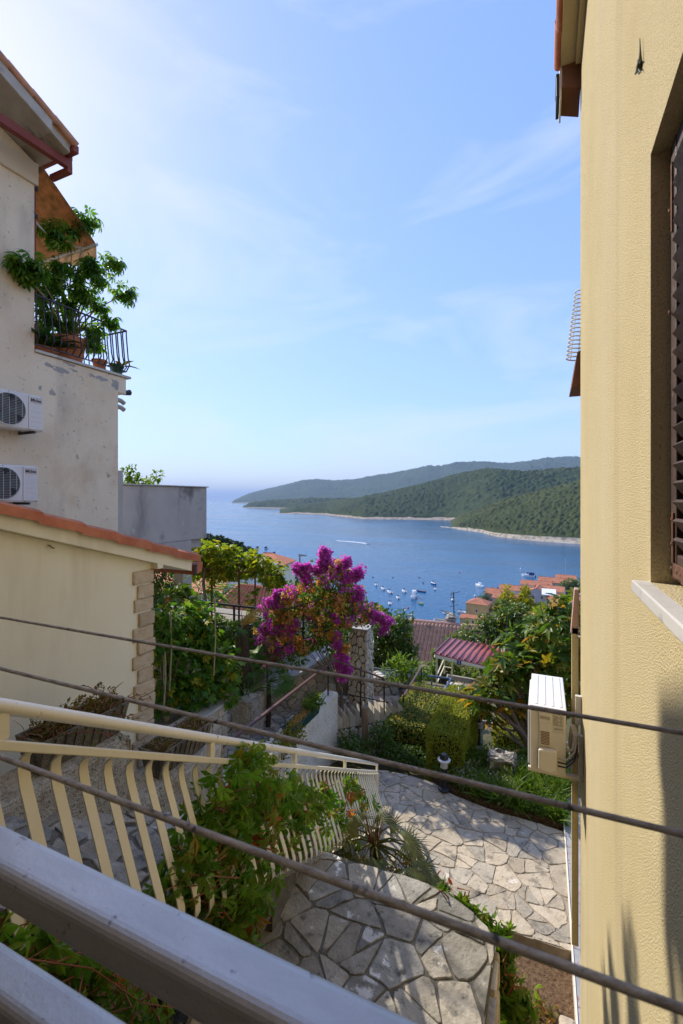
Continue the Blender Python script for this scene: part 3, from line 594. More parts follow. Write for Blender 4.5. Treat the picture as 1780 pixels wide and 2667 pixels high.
# ------------------------------------------------------------------ yellow house on the right
def text(name, body, size, m, parent, loc, rot, ext=.0008):
    cu = bpy.data.curves.new(name, 'FONT'); cu.body = body; cu.size = size; cu.extrude = ext; cu.align_x = 'CENTER'; cu.align_y = 'CENTER'; cu.offset = size * .02; cu.materials.append(m)
    t = bpy.data.objects.new(name, cu); me = bpy.data.meshes.new_from_object(t); bpy.data.objects.remove(t); me.materials.clear(); me.materials.append(m)
    o = put(name, me, parent, loc); o.rotation_euler = rot; return o
W = .30
def yellow_house():
    h = empty('yellow_house', (W, 4.5, -5.0), 'yellow stucco house wall with brown louvred shutter on the right', 'house')
    y0, y1, z0, z1 = .2, 1.652, -.255, 1.05
    mb = MB().box((W, -4, -6), (W + .32, 4.5, z0)).box((W, -4, z1), (W + .32, 4.5, 7.5)).box((W, y1, z0), (W + .32, 4.5, z1)).box((W, -4, z0), (W + .32, y0, z1))
    mb.box((W + .32, 4.2, -6), (9, 4.5, 7.5)).box((W + .32, -4, -6), (9, -3.7, 7.5))
    mb.build('wall', M_yellow, h)
    # eave: soffit, end board, tile edge, gutter
    mb = MB().box((.142, -3, 3.80), (W - .003, 4.44, 3.9)).box((W - .045, -3, 3.74), (W - .003, 4.40, 3.80)); mb.build('soffit', M_yellow, h)
    MB().hexa([V(p) for p in ((.150, 4.44, 3.62), (W - .003, 4.44, 3.56), (W - .003, 4.7, 3.50), (.150, 4.7, 3.56), (.150, 4.44, 3.9), (W - .003, 4.44, 3.9), (W - .003, 4.7, 3.85), (.150, 4.7, 3.85))]).build('end_board', M_brownpaint, h, bev=.004)
    MB().box((.135, 4.46, 3.53), (.149, 4.74, 3.92)).build('verge_strip', M_creampaint, h)
    MB().box((.107, 4.5, 3.60), (.134, 4.78, 3.78)).box((.103, 4.5, 3.78), (.134, 4.785, 3.80)).build('gutter_end', M_darkmetal, h, bev=.004)
    for i in range(9):
        y = 4.5 - i * .36
        pts = [(.10 + .012 * (i % 2), y, 3.80 + .04), (.10 + .012 * (i % 2), y - .37, 3.80 + .02)]
        mb = MB().tube([(.130 + .006 * (i % 2), y, 3.862), (.124 + .006 * (i % 2), y - .39, 3.90)], [.042, .037], 10, 1.2); mb.build('edge_tile', M_tile, h, smooth=True)
    # sill
    MB().box((W - .045, -.2, -.292), (W + .075, 1.685, -.2555)).build('window_sill', M_marble, h, bev=.004)
    # shutter
    sx = W + .047
    fr = MB().box((sx, 1.575, -.235), (sx + .035, 1.64, 1.045)).box((sx + .002, .3, -.235), (sx + .033, 1.575, -.16)).box((sx + .002, .3, .96), (sx + .033, 1.575, 1.045)).box((sx, .22, -.235), (sx + .035, .3, 1.045))
    f = fr.build('shutter_frame', M_shutter, h, bev=.004)
    sl = MB().box((-.028, 0, -.006), (.028, 1.27, .006), rotm('Y', 52)).mesh('slat', M_shutter)
    for i in range(21): put('slat', sl, f, (sx + .012, .302, -.135 + i * .0535))
    MB().box((sx + .03, .1, -.25), (sx + .05, 1.651, 1.05)).build('shutter_backing', M_black, h)
    hg = MB().box((sx - .006, 1.585, -.225), (sx - .0005, 1.60, -.04)).box((sx - .006, 1.36, -.225), (sx - .0005, 1.60, -.185)).box((sx - .012, 1.44, -.228), (sx - .006, 1.475, -.182)).build('hinge_strap', M_rust, f, bev=.002)
    bm = MB().lathe([(.006, 0), (.006, .004), (.002, .006)], (0, 0, 0), 8).mesh('bolt', M_rust)
    for y, z in ((1.593, -.06), (1.593, -.13), (1.593, -.2), (1.54, -.205), (1.50, -.205), (1.41, -.205), (1.62, .55), (1.62, .85)):
        put('bolt', bm, f, (sx - .0035, y, z), V((-1, 0, 0)).to_track_quat('Z', 'Y'))
    up = MB().box((sx - .005, 1.60, .78), (sx - .0004, 1.612, .98)).build('hinge_pin', M_rust, f)
    # far corner: conduit with a pink capped top, canopy board
    MB().box((.232, 4.51, -3.95), (.285, 4.57, -1.14)).build('corner_trim', M_yellow, h, bev=.004)
    MB().hexa([V(p) for p in ((.225, 4.51, -1.20), (.29, 4.51, -1.20), (.29, 4.62, -1.20), (.225, 4.62, -1.20), (.255, 4.51, -.80), (.29, 4.51, -.80), (.29, 4.62, -.80), (.255, 4.62, -.80))]).build('corner_cap', mat('pink_render', [(.40, .25, .20), (.5, .33, .27)], 9, rough=.95, bump=.5), h, bev=.006)
    MB().hexa([V(p) for p in ((.232, 4.55, 1.0), (.6, 4.55, 1.0), (.6, 5.0, 1.0), (.232, 5.0, 1.0), (.278, 4.55, 1.30), (.6, 4.55, 1.6), (.6, 5.0, 1.6), (.278, 5.0, 1.30))]).build('canopy_board', M_brownpaint, h, bev=.004)
    MB().box((W - .025, -4, -6), (W - .001, 4.49, -4.62)).build('plinth', M_stucco, h)
yellow_house()
def wire_coil():
    a, b = V((.315, 4.62, 1.86)), V((.255, 4.62, 1.27)); t = (b - a).normalized(); u = V((0, 1, 0)); w_ = t.cross(u); n = 17
    e = empty('wire_basket', b, 'white coiled wire basket sticking out beyond the far corner of the yellow house', 'wire basket')
    for k in range(n):
        c = a.lerp(b, k / (n - 1)); r = .052 + .012 * k / n
        MB().tube([c + (w_ * math.cos(x) * r * 1.0 + u * math.sin(x) * r) for x in np.linspace(0, 2 * math.pi, 19)], .0062, 6).build('ring', M_white, e, smooth=True)
    for x in (.4, 2.0, 3.6, 5.2):
        o = w_ * math.cos(x) * .05 + u * math.sin(x) * .05; MB().tube([a + o, b + o * 1.2], .0035, 6).build('stay', M_white, e)
wire_coil()
def lizard():
    c = onx(1664, 150, W - .008); e = c
    def P(u, v, o=.0): q = onx(u, v, W - .008); return V((q.x - o, q.y, q.z))
    mb = MB()
    body = [P(1667, 100), P(1668, 130), P(1668, 150), P(1667, 163), P(1665, 175), P(1661, 184), P(1655, 193)]
    mb.tube(body, [.0012, .0025, .0045, .0078, .0085, .006, .0025], 8)
    for (u0, v0), (u1, v1), (u2, v2) in (((1667, 163), (1671, 160), (1672, 153)), ((1667, 164), (1664, 160), (1663, 154)), ((1664, 178), (1668, 182), (1670, 189)), ((1663, 178), (1660, 176), (1659, 170))):
        mb.tube([P(u0, v0), P(u1, v1, .003), P(u2, v2)], [.0028, .002, .0012], 6)
    mb.build('wall_lizard', mat('lizard_skin', [(.03, .04, .012), (.08, .09, .03)], 150, rough=.6), smooth=True, loc='base', label='small dark green lizard clinging to the sunlit yellow wall', cat='lizard')
lizard()
# ------------------------------------------------------------------ air conditioner on the yellow wall
def side_ac():
    x0, x1, ya, yb, z0, z1 = -.097, .17, 4.12, 4.86, -2.27, -1.72
    e = empty('air_conditioner', ((x0 + x1) / 2, (ya + yb) / 2, z0), 'ivory air conditioner seen from its side on the yellow wall', 'air conditioner')
    MB().box((x0, ya, z0), (x1, yb, z1 - .012)).build('body', M_acc, e, bev=.012)
    lid = MB().box((x0 - .006, ya - .006, z1 - .014), (x1 + .004, yb + .006, z1)).build('lid', M_acw, e, bev=.01)
    for i in range(4): MB().box((x0 + .035 + i * .062, ya + .03, z1 - .001), (x0 + .055 + i * .062, yb - .03, z1 + .005)).build('lid_rib', M_acw, lid, bev=.003)
    MB().box((x0 - .02, ya + .02, z0 + .04), (x0 - .0005, yb - .02, z1 - .05)).build('front_grille', M_acw, e, bev=.015)
    y = ya
    MB().box((x0 + .01, y - .004, z0 + .01), (x0 + .022, y - .0005, z1 - .03)).box((x0 + .05, y - .003, z0 + .01), (x0 + .056, y - .0005, z1 - .03)).build('panel_seam', M_acc, e)
    hd = MB().box((x0 + .062, y - .012, z1 - .13), (x0 + .158, y - .0005, z1 - .03)).box((x0 + .066, y - .011, z0 + .23), (x0 + .155, y - .0005, z1 - .13)).build('handle_panel', M_acc, e, bev=.006)
    MB().box((x0 + .072, y - .0135, z1 - .098), (x0 + .148, y - .0122, z1 - .072)).build('painted_recess', mat('recess_shade', [(.42, .37, .27)], rough=.7), hd, bev=.004)  # raised plate in a darker tone; the shade of the recess is painted
    for i in range(9): MB().box((x0 + .078, y - .0135, z0 + .245 + i * .0125), (x0 + .145, y - .0112, z0 + .251 + i * .0125)).build('vent_slot', M_brownpaint, hd)
    cv = MB().hexa([V(p) for p in ((x0 + .062, y - .06, z0 + .045), (x0 + .20, y - .05, z0 + .03), (x0 + .20, y - .0005, z0 + .03), (x0 + .062, y - .0005, z0 + .045), (x0 + .062, y - .055, z0 + .215), (x0 + .20, y - .045, z0 + .225), (x0 + .20, y - .0005, z0 + .225), (x0 + .062, y - .0005, z0 + .215))]).build('valve_cover', M_acc, e, bev=.014)
    st = MB().box((x0 + .168, y - .0015, z1 - .20), (x0 + .252, y - .0004, z1 - .03)).build('data_sticker', mat('sticker', [(.62, .57, .45)], rough=.6), e)
    rx = (R(90), 0, 0)
    text('sticker_heading', 'VIVAX', .013, M_inkgrey, st, (x0 + .21, y - .002, z1 - .043), rx)
    for i in range(9): MB().box((x0 + .172, y - .0022, z1 - .062 - i * .0095), (x0 + .205 + .01 * ((i * 7) % 3), y - .0017, z1 - .058 - i * .0095)).box((x0 + .222, y - .0022, z1 - .062 - i * .0095), (x0 + .236 + .005 * ((i * 5) % 3), y - .0017, z1 - .058 - i * .0095)).build('print_line', M_inkgrey, st)
    text('sticker_marks', '\u25b3\u25a1 C E', .016, M_ink, st, (x0 + .21, y - .002, z1 - .165), rx)
    for yy in (ya + .07, yb - .12):
        br = MB(); br.box((x0 - .02, yy, z0 - .045), (W - .001, yy + .035, z0 - .012)); br.box((W - .03, yy, z0 - .0448), (W - .0012, yy + .036, z0 + .33))
        br.box((x0 + .03, yy - .002, z0 - .0122), (x0 + .08, yy + .04, z0 + .002)); br.build('bracket', M_acc, e, bev=.003)
    MB().tube([(x1 - .01, ya + .03, z0 + .2), (x1 + .05, ya + .02, z0 + .23), (x1 + .075, ya + .06, z0 + .33), (x1 + .06, ya + .1, z0 + .38), (x1 + .05, ya + .1, z0 + .25), (x1 + .07, ya + .12, z0 + .1), (x1 + .09, ya + .13, z0 + .16)], [.012, .013, .024, .028, .03, .028, .02], 8).build('insulated_pipe', M_pipe, e, smooth=True)
    for k, (a, b) in enumerate(((.16, .20), (.13, .16), (.10, .13))):
        MB().tube([(x1 - .06, ya - .03, z0 + a), (x1 + .0, ya - .05, z0 + a + .01), (x1 + .06, ya - .02, z0 + b + .03), (x1 + .085, ya + .05, z0 + b + .10)], .006, 6).build('cable', M_black if k else M_pipe, e, smooth=True)
    MB().box((W - .05, ya + .2, z0 + .36), (W - .002, ya + .24, z0 + .60)).build('wall_rail', M_grille, e)
side_ac()
# ------------------------------------------------------------------ rail and clothes lines in front of the lens
r = empty('balcony_rail', (-.5, .356, -1.4), 'thick grey metal rail of two square bars crossing the lower left corner', 'railing')
for nm, zt in (('top_bar', -.440), ('lower_bar', -.600)):
    MB().box((-2.4, .328, zt - .048), (.295, .3815, zt)).build(nm, M_steel, r, bev=.0125, seg=5)
MB().box((-7, -1.6, -6), (.299, -1.35, 6)).build('unseen_house_wall', mat('brown_render', [(.20, .14, .09), (.26, .19, .12)], 3, rough=.95), kind='structure', loc=V((-3, -1.5, -5)), label='added unseen brown house wall behind the balcony, darkening the rail')  # unseen wall, added and kept brown so the rail's near face stays dark
MB().box((-2.5, -1.34, -1.56), (.299, .345, -1.42)).build('balcony_floor', mat('unseen_dark_floor', [(.07, .05, .035), (.11, .08, .055)], 5, rough=.6), kind='structure', loc=V((-1, -1, -1.5)))  # unseen floor, added in a dark tone to darken the rail's underside
for x in (-2.3, -1.55): MB().tube([(x, .356, -1.4), (x, .356, -.45)], .02, 16).build('post', M_steel, r, smooth=True)
for y, lb in ((.718, 'thin grey clothes line, uppermost of the three lines'), (.502, 'thin grey clothes line, middle one of the three'), (.330, 'thin grey clothes line, lowest of the three just above the metal rail')):
    mb = MB(); n = 60; xs = np.linspace(-2.3, .298, n)
    mb.tube([(x, y, -.303 - .004 * math.sin((x + 2.3) / 2.6 * math.pi)) for x in xs], .0031, 10)
    mb.build('clothes_line', M_rope, smooth=True, loc='base', label=lb, cat='clothes line', group='clothes lines across the view')
# ------------------------------------------------------------------ beige house on the left
XL = -7.5
def beige_house():
    h = empty('beige_house', (XL, 4.7, -5), 'weathered beige house with plant-filled balcony on the left', 'house')
    mb = MB().box((-15, -6, -6), (XL, 6.28, 2.36)).box((-15, -6, 2.36), (XL, 4.7, 5.40)).prism([(XL, -4, 5.40), (XL, 4.69, 5.40), (XL, 4.69, 5.43), (XL, -4, 8.77)], (-.3, 0, 0)); mb.build('wall', M_beige, h)
    MB().box((-15, 4.705, 2.361), (XL - .15, 6.5, 2.40)).build('balcony_floor', M_conc, h)
    MB().box((-9, 4.70, 2.37), (XL + .035, 6.56, 2.415)).build('balcony_slab', M_marble, h, bev=.006)
    MB().box((-9, 6.281, 2.05), (XL - .003, 6.47, 2.369)).build('balcony_beam', M_beige, h, bev=.01)
    # upper wall band, rake, red beam
    MB().box((-15, -6, 5.05), (XL + .05, 4.74, 5.401)).build('wall_band', mat('pale_render', [(.66, .56, .42), (.72, .62, .48)], 3, rough=.95, bump=.3), h, bev=.01)
    def ry(y): return 5.58 + (4.85 - y) * .385
    def rk(x0, x1, ya, yb, lo, hi): return MB().hexa([V((x0, ya, ry(ya) + lo)), V((x1, ya, ry(ya) + lo)), V((x1, yb, ry(yb) + lo)), V((x0, yb, ry(yb) + lo)), V((x0, ya, ry(ya) + hi)), V((x1, ya, ry(ya) + hi)), V((x1, yb, ry(yb) + hi)), V((x0, yb, ry(yb) + hi))])
    M_rake = mat('weathered_board', [(.40, .37, .32), (.52, .49, .44)], 5, rough=.95, bump=.4, spots=[((.2, .18, .16), 5, .56, .7, (1, .3, 1))])
    rk(-14, -6.75, -4, 4.50, -.20, -.02).build('roof_slab', M_rake, h, bev=.01)
    rk(-14, -6.81, 4.501, 4.82, -.15, -.022).build('eave_slab', M_rake, h, bev=.01)
    for i in range(10):
        y = 4.88 - i * .33
        MB().tube([(-6.75, y, ry(y) + .02), (-6.75, y - .37, ry(y - .37) + .045)], [.06, .052], 10, .8).build('edge_tile', M_tile_old, h, smooth=True)
    for k in range(10): MB().tube([(-6.87 - k * .19, 4.88, ry(4.88) + .01), (-6.87 - k * .19, 2, ry(2) + .03)], .075, 8, .6).build('tile_row', M_tile_old, h, smooth=True)
    MB().box((-9, 4.83, 5.47), (-6.74, 4.92, 5.59)).build('eave_gutter', M_redpaint, h, bev=.01)
    MB().bar((-7.0, 1.0, 5.25), (-7.0, 4.96, 5.385), .10, .13).build('red_beam', M_redpaint, h, bev=.006)
    MB().box((-7.4, 4.88, 5.24), (-6.952, 4.96, 5.318)).box((-7.05, 4.88, 5.45), (-6.95, 4.96, 5.52)).build('beam_end', M_redpaint, h)
    MB().tube([(-7.46, 3.78, 5.05), (-7.32, 3.78, 5.05)], .07, 14).build('wall_lamp', M_grille, h, smooth=True, bev=.01)
    # worn patches of the render, proud of nothing: thin scabs of old cement
    rd = random.Random(5)
    for u, v, s, a in ((160, 965, .17, .3), (185, 950, .14, .25), (130, 952, .1, .4), (262, 985, .16, .4), (240, 978, .08, .5), (138, 1022, .06, 1.2), (105, 1010, .035, 1.2), (195, 965, .1, .3), (300, 1000, .1, 1.2)):
        c = onx(u, v, XL + .002); k = 13; pts = []
        for i in range(k):
            t = 2 * math.pi * i / k; q = s * rd.uniform(.45, 1.1); pts.append((XL + .0015, c.y + q * math.cos(t), c.z + q * a * math.sin(t) - .1 * q * math.cos(t)))
        MB().prism(pts, (.0015, 0, 0)).build('bare_patch', M_peel, h)
    # downpipe strip and stub pipes
    MB().box((XL - .12, 6.281, -4.5), (XL - .005, 6.40, .55)).build('corner_strip', M_gray, h, bev=.006)
    for z in (1.93, 1.80): MB().tube([(XL - .06, 6.27, z), (XL - .06, 6.40, z - .015), (XL - .06, 6.47, z - .05)], .045, 10).build('stub_pipe', M_conc, h, smooth=True)
    MB().tube([(XL - .08, 6.46, 2.09), (XL - .08, 6.62, 2.13)], [.045, .06], 10).build('drain_spout', M_darkmetal, h, smooth=True)
    # railing
    rl = empty('balcony_railing', (XL, 5.6, 2.415)); rl.parent = h; rl.location = V((XL, 5.6, 2.415)) - LOC[h]
    M_ = M_ironviolet; x = XL + .0
    MB().bar((x, 4.705, 3.30), (x, 6.47, 3.30), .035, .02).build('top_bar', M_, rl); MB().bar((x, 4.705, 2.50), (x, 6.47, 2.50), .03, .015).build('bottom_bar', M_, rl)
    MB().bar((x, 6.47, 3.30), (-9.6, 6.47, 3.30), .035, .02).build('top_bar', M_, rl); MB().bar((x, 6.47, 2.50), (-9.6, 6.47, 2.50), .03, .015).build('bottom_bar', M_, rl)
    bar = lambda out: MB().tube([V((0, 0, .88)), V((0, 0, .80)), V((0, 0, .34)) + out * .05, V((0, 0, .20)) + out * .09, V((0, 0, .085))], .0125, 6)
    b1 = bar(V((1, 0, 0))).mesh('bar', M_); b2 = bar(V((0, 1, 0))).mesh('bar', M_)
    for i in range(15): put('bar', b1, rl, (x, 4.72 + i * .125, 2.415))
    for i in range(14): put('bar', b2, rl, (x - .1 - i * .145, 6.47, 2.415))
beige_house()
def awning():
    a = empty('awning', (-8.8, 4.75, 4.6), 'tan cloth awning folded out over the plant-filled balcony', 'awning')
    top, bot = V((0, 4.76, 5.50)), V((0, 5.80, 4.68)); xr, xl = -7.5, -11.0
    MB().hexa([V((xl, top.y, top.z)), V((xr, top.y, top.z)), V((xr, bot.y, bot.z)), V((xl, bot.y, bot.z)), V((xl, top.y, top.z + .006)), V((xr, top.y, top.z + .006)), V((xr, bot.y, bot.z + .006)), V((xl, bot.y, bot.z + .006))]).build('canopy', M_awning, a)
    MB().tube([(xl, 5.81, 4.665), (xr + .02, 5.81, 4.665)], .03, 12).build('front_bar', M_grille, a, smooth=True)
    mb = MB(); n = 40; pts = []
    for i in range(n + 1):
        x = xr + (xl - xr) * i / n; pts += [V((x, 5.815 + .012 * math.sin(i * 1.3), 4.64)), V((x, 5.82 + .03 * math.sin(i * 1.3), 4.42 + .025 * math.sin(i * .9)))]
    mb.add(pts, [(2 * i, 2 * i + 1, 2 * i + 3, 2 * i + 2) for i in range(n)]); mb.build('valance', M_awning, a, smooth=True)
    MB().tube([(xr - .12, 4.78, 4.55), (xr - .5, 5.35, 4.60), (xr - .3, 5.80, 4.66)], .018, 8).build('arm', M_grille, a, smooth=True)
    MB().tube([(xr - .03, 4.73, 5.50), (xr - .02, 4.74, 2.6)], .011, 8).build('crank_rod', M_redpaint, a, smooth=True)
    for z in (5.0, 4.55): MB().box((xr - .06, 4.701, z), (xr + .0, 4.76, z + .06)).build('rod_clip', M_black, a)
awning()
def wall_ac(yb, z0, label, grow):
    x0, x1, ya = XL + .12, XL + .36, yb - .80; z1 = z0 + .55
    e = empty('air_conditioner', (XL + .24, yb - .4, z0), label, 'air conditioner', 'white air conditioners on the beige wall')
    MB().box((x0, ya, z0), (x1, yb, z1)).build('body', M_acw, e, bev=.012)
    fc = MB().box((x1 + .0005, ya + .02, z0 + .02), (x1 + .012, yb - .235, z1 - .02)).build('fan_panel', M_acw, e, bev=.006)
    cy, cz, rr = ya + .29, z0 + .275, .235
    q = V((1, 0, 0)).to_track_quat('Z', 'Y')
    put('fan_well', MB().lathe([(rr, 0), (rr, .006), (0.001, .006)], (0, 0, 0), 32).mesh('fan_well', M_darkgreen), e, (x1 + .0125, cy, cz), q)
    put('fan_ring', MB().lathe([(rr + .012, 0), (rr + .012, .016), (rr - .004, .020), (rr - .004, .0)], (0, 0, 0), 32, False).mesh('fan_ring', M_acw), e, (x1 + .013, cy, cz), q)
    bl = MB()
    for k in range(3):
        a0 = k * 2.09 + .5
        bl.add([(0.03 * math.cos(a0), .03 * math.sin(a0), .0)] + [(rr * .9 * math.cos(a0 + j * .28), rr * .9 * math.sin(a0 + j * .28), .004 * j) for j in range(5)], [(0, j, j + 1) for j in range(1, 5)])
    put('fan_blades', bl.mesh('fan_blades', M_black), e, (x1 + .0205, cy, cz), q)
    for k in range(20):
        dz = -rr + (k + .5) * 2 * rr / 20; hw = math.sqrt(max(.0004, rr * rr - dz * dz)); MB().box((x1 + .026, cy - hw, cz + dz - .0016), (x1 + .029, cy + hw, cz + dz + .0016)).build('guard_wire', M_grille, e)
    for k in range(-2, 3):
        dy = k * .09; hw = math.sqrt(rr * rr - dy * dy); MB().box((x1 + .0293, cy + dy - .003, cz - hw), (x1 + .033, cy + dy + .003, cz + hw)).build('guard_stay', M_grille, e)
    pn = MB().box((x1 + .0005, yb - .225, z0 + .02), (x1 + .014, yb - .012, z1 - .02)).build('side_panel', M_acw, e, bev=.004)
    for k in range(4): MB().box((x1 + .0142, yb - .19, z0 + .06 + k * .075), (x1 + .016, yb - .04, z0 + .064 + k * .075)).build('panel_groove', M_acbadge, pn)
    bd = MB().box((x1 + .0142, yb - .20, z1 - .13), (x1 + .0165, yb - .025, z1 - .04)).build('badge', M_acbadge, e)
    text('maker_name', 'Midea', .066, M_ink, bd, (x1 + .0168, yb - .118, z1 - .085), (R(90), 0, R(90)), .001)
    for yy in (ya + .12, yb - .16): br = MB(); br.box((XL + .001, yy, z0 - .04), (x1 + .02, yy + .035, z0 - .004)); br.box((XL + .001, yy + .001, z0 - .003), (XL + .03, yy + .034, z0 + .3)); br.build('bracket', M_darkmetal, e, bev=.003)
    sb = MB().lathe([(.006, 0), (.005, .006)], (0, 0, 0), 8).mesh('screw', M_black)
    for y, z in ((yb - .03, z1 - .015), (ya + .3, z1 - .015), (yb - .03, z0 + .012), (yb - .2, z0 + .012)): put('screw', sb, e, (x1, y, z), q)
wall_ac(4.61, 1.04, 'white air conditioner with purple lettering, upper of two on the beige wall', 0)
wall_ac(4.53, -.05, 'white air conditioner with purple lettering, lower of two above the tiled verge', 0)
# ------------------------------------------------------------------ grey concrete balcony beyond
def grey_balcony():
    x = -8.0; e = empty('grey_balcony', (x, 8, -6), 'stained grey concrete balcony on a square column', 'balcony')
    ye = 9.40; yc = 8.56; yc2 = 8.86
    MB().box((-8.18, 6.62, -1.02), (x, ye, .288)).build('parapet', M_gray, e, bev=.012)
    MB().box((-8.22, 6.60, .29), (x + .04, ye + .04, .318)).build('coping', M_conc, e, bev=.006)
    MB().box((-10.5, 6.7, -1.25), (-8.181, ye - .01, -1.0)).build('floor_slab', M_gray, e)
    MB().box((-8.17, 6.62, -1.45), (x - .012, yc2 - .005, -1.021)).build('beam', M_gray, e, bev=.012)
    MB().box((-8.32, yc, -6.5), (x - .004, yc2, -1.451)).build('column', M_gray, e, bev=.012)
    MB().box((x - .011, 7.9, -1.32), (x + .03, 8.05, -1.04)).build('vent_box', M_conc, e, bev=.006)
    MB().box((x - .19, 6.585, -1.3), (x - .02, 6.615, .22)).build('sunlit_gap_strip', M_cream, e)  # pale strip painting in the sunlit gap beside the parapet
    MB().box((-10.6, 9.3, -6.5), (-10.3, 9.6, -1.251)).build('column', M_gray, e, bev=.012)
grey_balcony()
# ------------------------------------------------------------------ cream outbuilding with tiled verge
XG = -4.0
def outbuilding():
    e = empty('outbuilding', (XG, 3.79, -4.5), 'cream rendered outbuilding with stone quoins and a red tiled verge', 'building')
    yE = 3.78; sl = .30
    def rz(y): return -.72 + (3.79 - y) * sl
    ys, ye = -4.0, yE
    MB().prism([(XG, ys, -6), (XG, ye, -6), (XG, ye, rz(ye) - .002), (XG, ys, rz(ys) - .002)], (-3.2, 0, 0)).build('wall', M_cream, e)
    ov = 4.32
    def band(x0, x1, lo, hi, ya=ys, yb=ov): return MB().hexa([V((x0, ya, rz(ya) + lo)), V((x1, ya, rz(ya) + lo)), V((x1, yb, rz(yb) + lo)), V((x0, yb, rz(yb) + lo)), V((x0, ya, rz(ya) + hi)), V((x1, ya, rz(ya) + hi)), V((x1, yb, rz(yb) + hi)), V((x0, yb, rz(yb) + hi))])
    band(-7.2, XG + .10, 0, .145).build('roof_slab', M_cream, e, bev=.006)
    MB().box((XG - .03, 3.781, rz(3.8) - .055), (XG + .098, 3.86, rz(3.8) + .01)).build('verge_return', M_cream, e)
    # verge tiles overlapping down the slope
    n = 18; L0 = .42
    for i in range(n):
        ya = ov + .10 - i * .385; yb = ya - .43; za, zb = rz(ya) + .15 + .034, rz(yb) + .15 + .012
        mb = MB(); xs = [XG + .15, XG + .145, XG + .08, XG - .02, XG - .12]; hs = [-.035, .028, .055, .05, .0]
        vs = [V((x, ya, za + q)) for x, q in zip(xs, hs)] + [V((x, yb, zb + q)) for x, q in zip(xs, hs)] + [V((x, ya, za + q - .018)) for x, q in zip(xs, hs)] + [V((x, yb, zb + q - .018)) for x, q in zip(xs, hs)]
        fs = [(k, k + 1, 6 + k, 5 + k) for k in range(4)] + [(10 + k, 15 + k, 16 + k, 11 + k) for k in range(4)] + [(k, 10 + k, 11 + k, k + 1) for k in range(4)] + [(0, 5, 15, 10), (4, 14, 19, 9), ] + [(5 + k, 6 + k, 16 + k, 15 + k) for k in range(4)]
        mb.add(vs, fs); mb.build('verge_tile', M_tile, e, smooth=True)
    for k in range(14):
        x = XG - .28 - k * .22; MB().tube([(x, ov + .1, rz(ov + .1) + .16), (x, ys, rz(ys) + .16)], .11, 8, .55).build('tile_row', M_tile, e, smooth=True)
    MB().prism([(XG + .12, ov + .02, rz(ov) - .05), (XG + .12, ov + .15, rz(ov) - .02), (XG + .12, ov + .17, rz(ov) + .085), (XG + .12, ov + .02, rz(ov) + .075)], (-3.3, 0, 0)).build('gutter', M_tile, e)
    MB().prism([(XG + .124, ov + .005, rz(ov) - .05), (XG + .124, ov + .05, rz(ov) - .045), (XG + .124, ov + .05, rz(ov) + .08), (XG + .124, ov + .005, rz(ov) + .08)], (.008, 0, 0)).build('gutter_cap', M_darkmetal, e)
    for i in range(23):
        qr = random.Random(i); z1 = rz(yE) - .07 - i * .152 + qr.uniform(-.004, .004); z0 = z1 - .142 + qr.uniform(-.005, .005); wd = (.255 if i % 2 == 0 else .185) + qr.uniform(-.02, .02); pr_ = qr.uniform(.018, .036)
        wobble_box((XG - .1, yE - wd, z0), (XG + pr_, yE + pr_, z1), 2, .0035, i).build('quoin_stone', M_quoin, e)
    MB().tube([onx(128, 1421, XG + .0), onx(130, 1421, XG + .03), onx(136, 1426, XG + .05), onx(141, 1428, XG + .03)], .006, 6).build('iron_hook', M_rust, e)
outbuilding()
# ------------------------------------------------------------------ paving, platform, stairs
ZP, ZT = -4.80, -3.20
def xy(p): return (p.x, p.y)
def slab(name, poly, z, th, m, kind='structure', label=None):
    return MB().prism([V((p[0], p[1], z - th)) for p in (poly if area(poly) > 0 else poly[::-1])], (0, 0, th)).build(name, m, kind=kind, label=label, loc=V((poly[0][0], poly[0][1], z)))
pv = [xy(onz(u, v, ZP)) for u, v in ((940, 2000), (1000, 2004), (1070, 2018), (1130, 2036), (1180, 2066), (1240, 2090), (1300, 2112), (1400, 2140), (1472, 2165), (1500, 2478), (1340, 2425), (1200, 2390), (1000, 2360), (860, 2300), (880, 2100))]
PV = slab('paving', pv, ZP - .022, .17, M_mortar2, label='sunlit crazy paving of pale flagstones below the yellow house')
stones(PV, 'flagstone', M_pave, (0, 0, ZP - .022), (1, 0, 0), (0, 1, 0), pv, .285, .010, .010, .05, rs=3, amp=.010, seg=.10, tilt=.005, bevel=.004, var=.55)
# kerb and tile strip along the wall, soil bed
MB().box((.275, 3.6, ZP - .17), (.293, 9.2, ZP + .012)).build('kerb_strip', M_railtop, kind='structure', loc=V((.28, 6, ZP)))
fl = MB().box((.294, 4.51, ZP - .17), (2.2, 9.4, ZP - .004)).build('tile_walk', M_mortar, kind='structure', loc=V((1, 6, ZP)))
for i in range(12):
    for j in range(3): MB().box((.297 + j * .31, 4.52 + i * .31, ZP - .004), (.60 + j * .31, 4.823 + i * .31, ZP + .004)).build('floor_tile', M_tiles, fl)
mb = MB().box((-.9, .5, -5.2), (.274, 5.6, -4.955)); mb.build('soil_bed', M_soil, kind='structure', loc=V((0, 3, -5)))
for i, (y0, y1) in enumerate(((2.2, 2.9), (2.92, 3.5), (3.52, 4.05), (4.07, 4.6))):
    MB().box((.13, y0, -5.1), (.272, y1, -4.66 - .02 * (i % 2))).build('kerb_stone', M_rubble[i % 3], loc='base', bev=.03, label=('nearest rough kerb stone at the foot of the yellow wall', 'second rough kerb stone along the yellow wall', 'third rough kerb stone along the yellow wall', 'farthest rough kerb stone, touching the raised paving')[i], cat='kerb stone', group='kerb stones by the yellow wall')
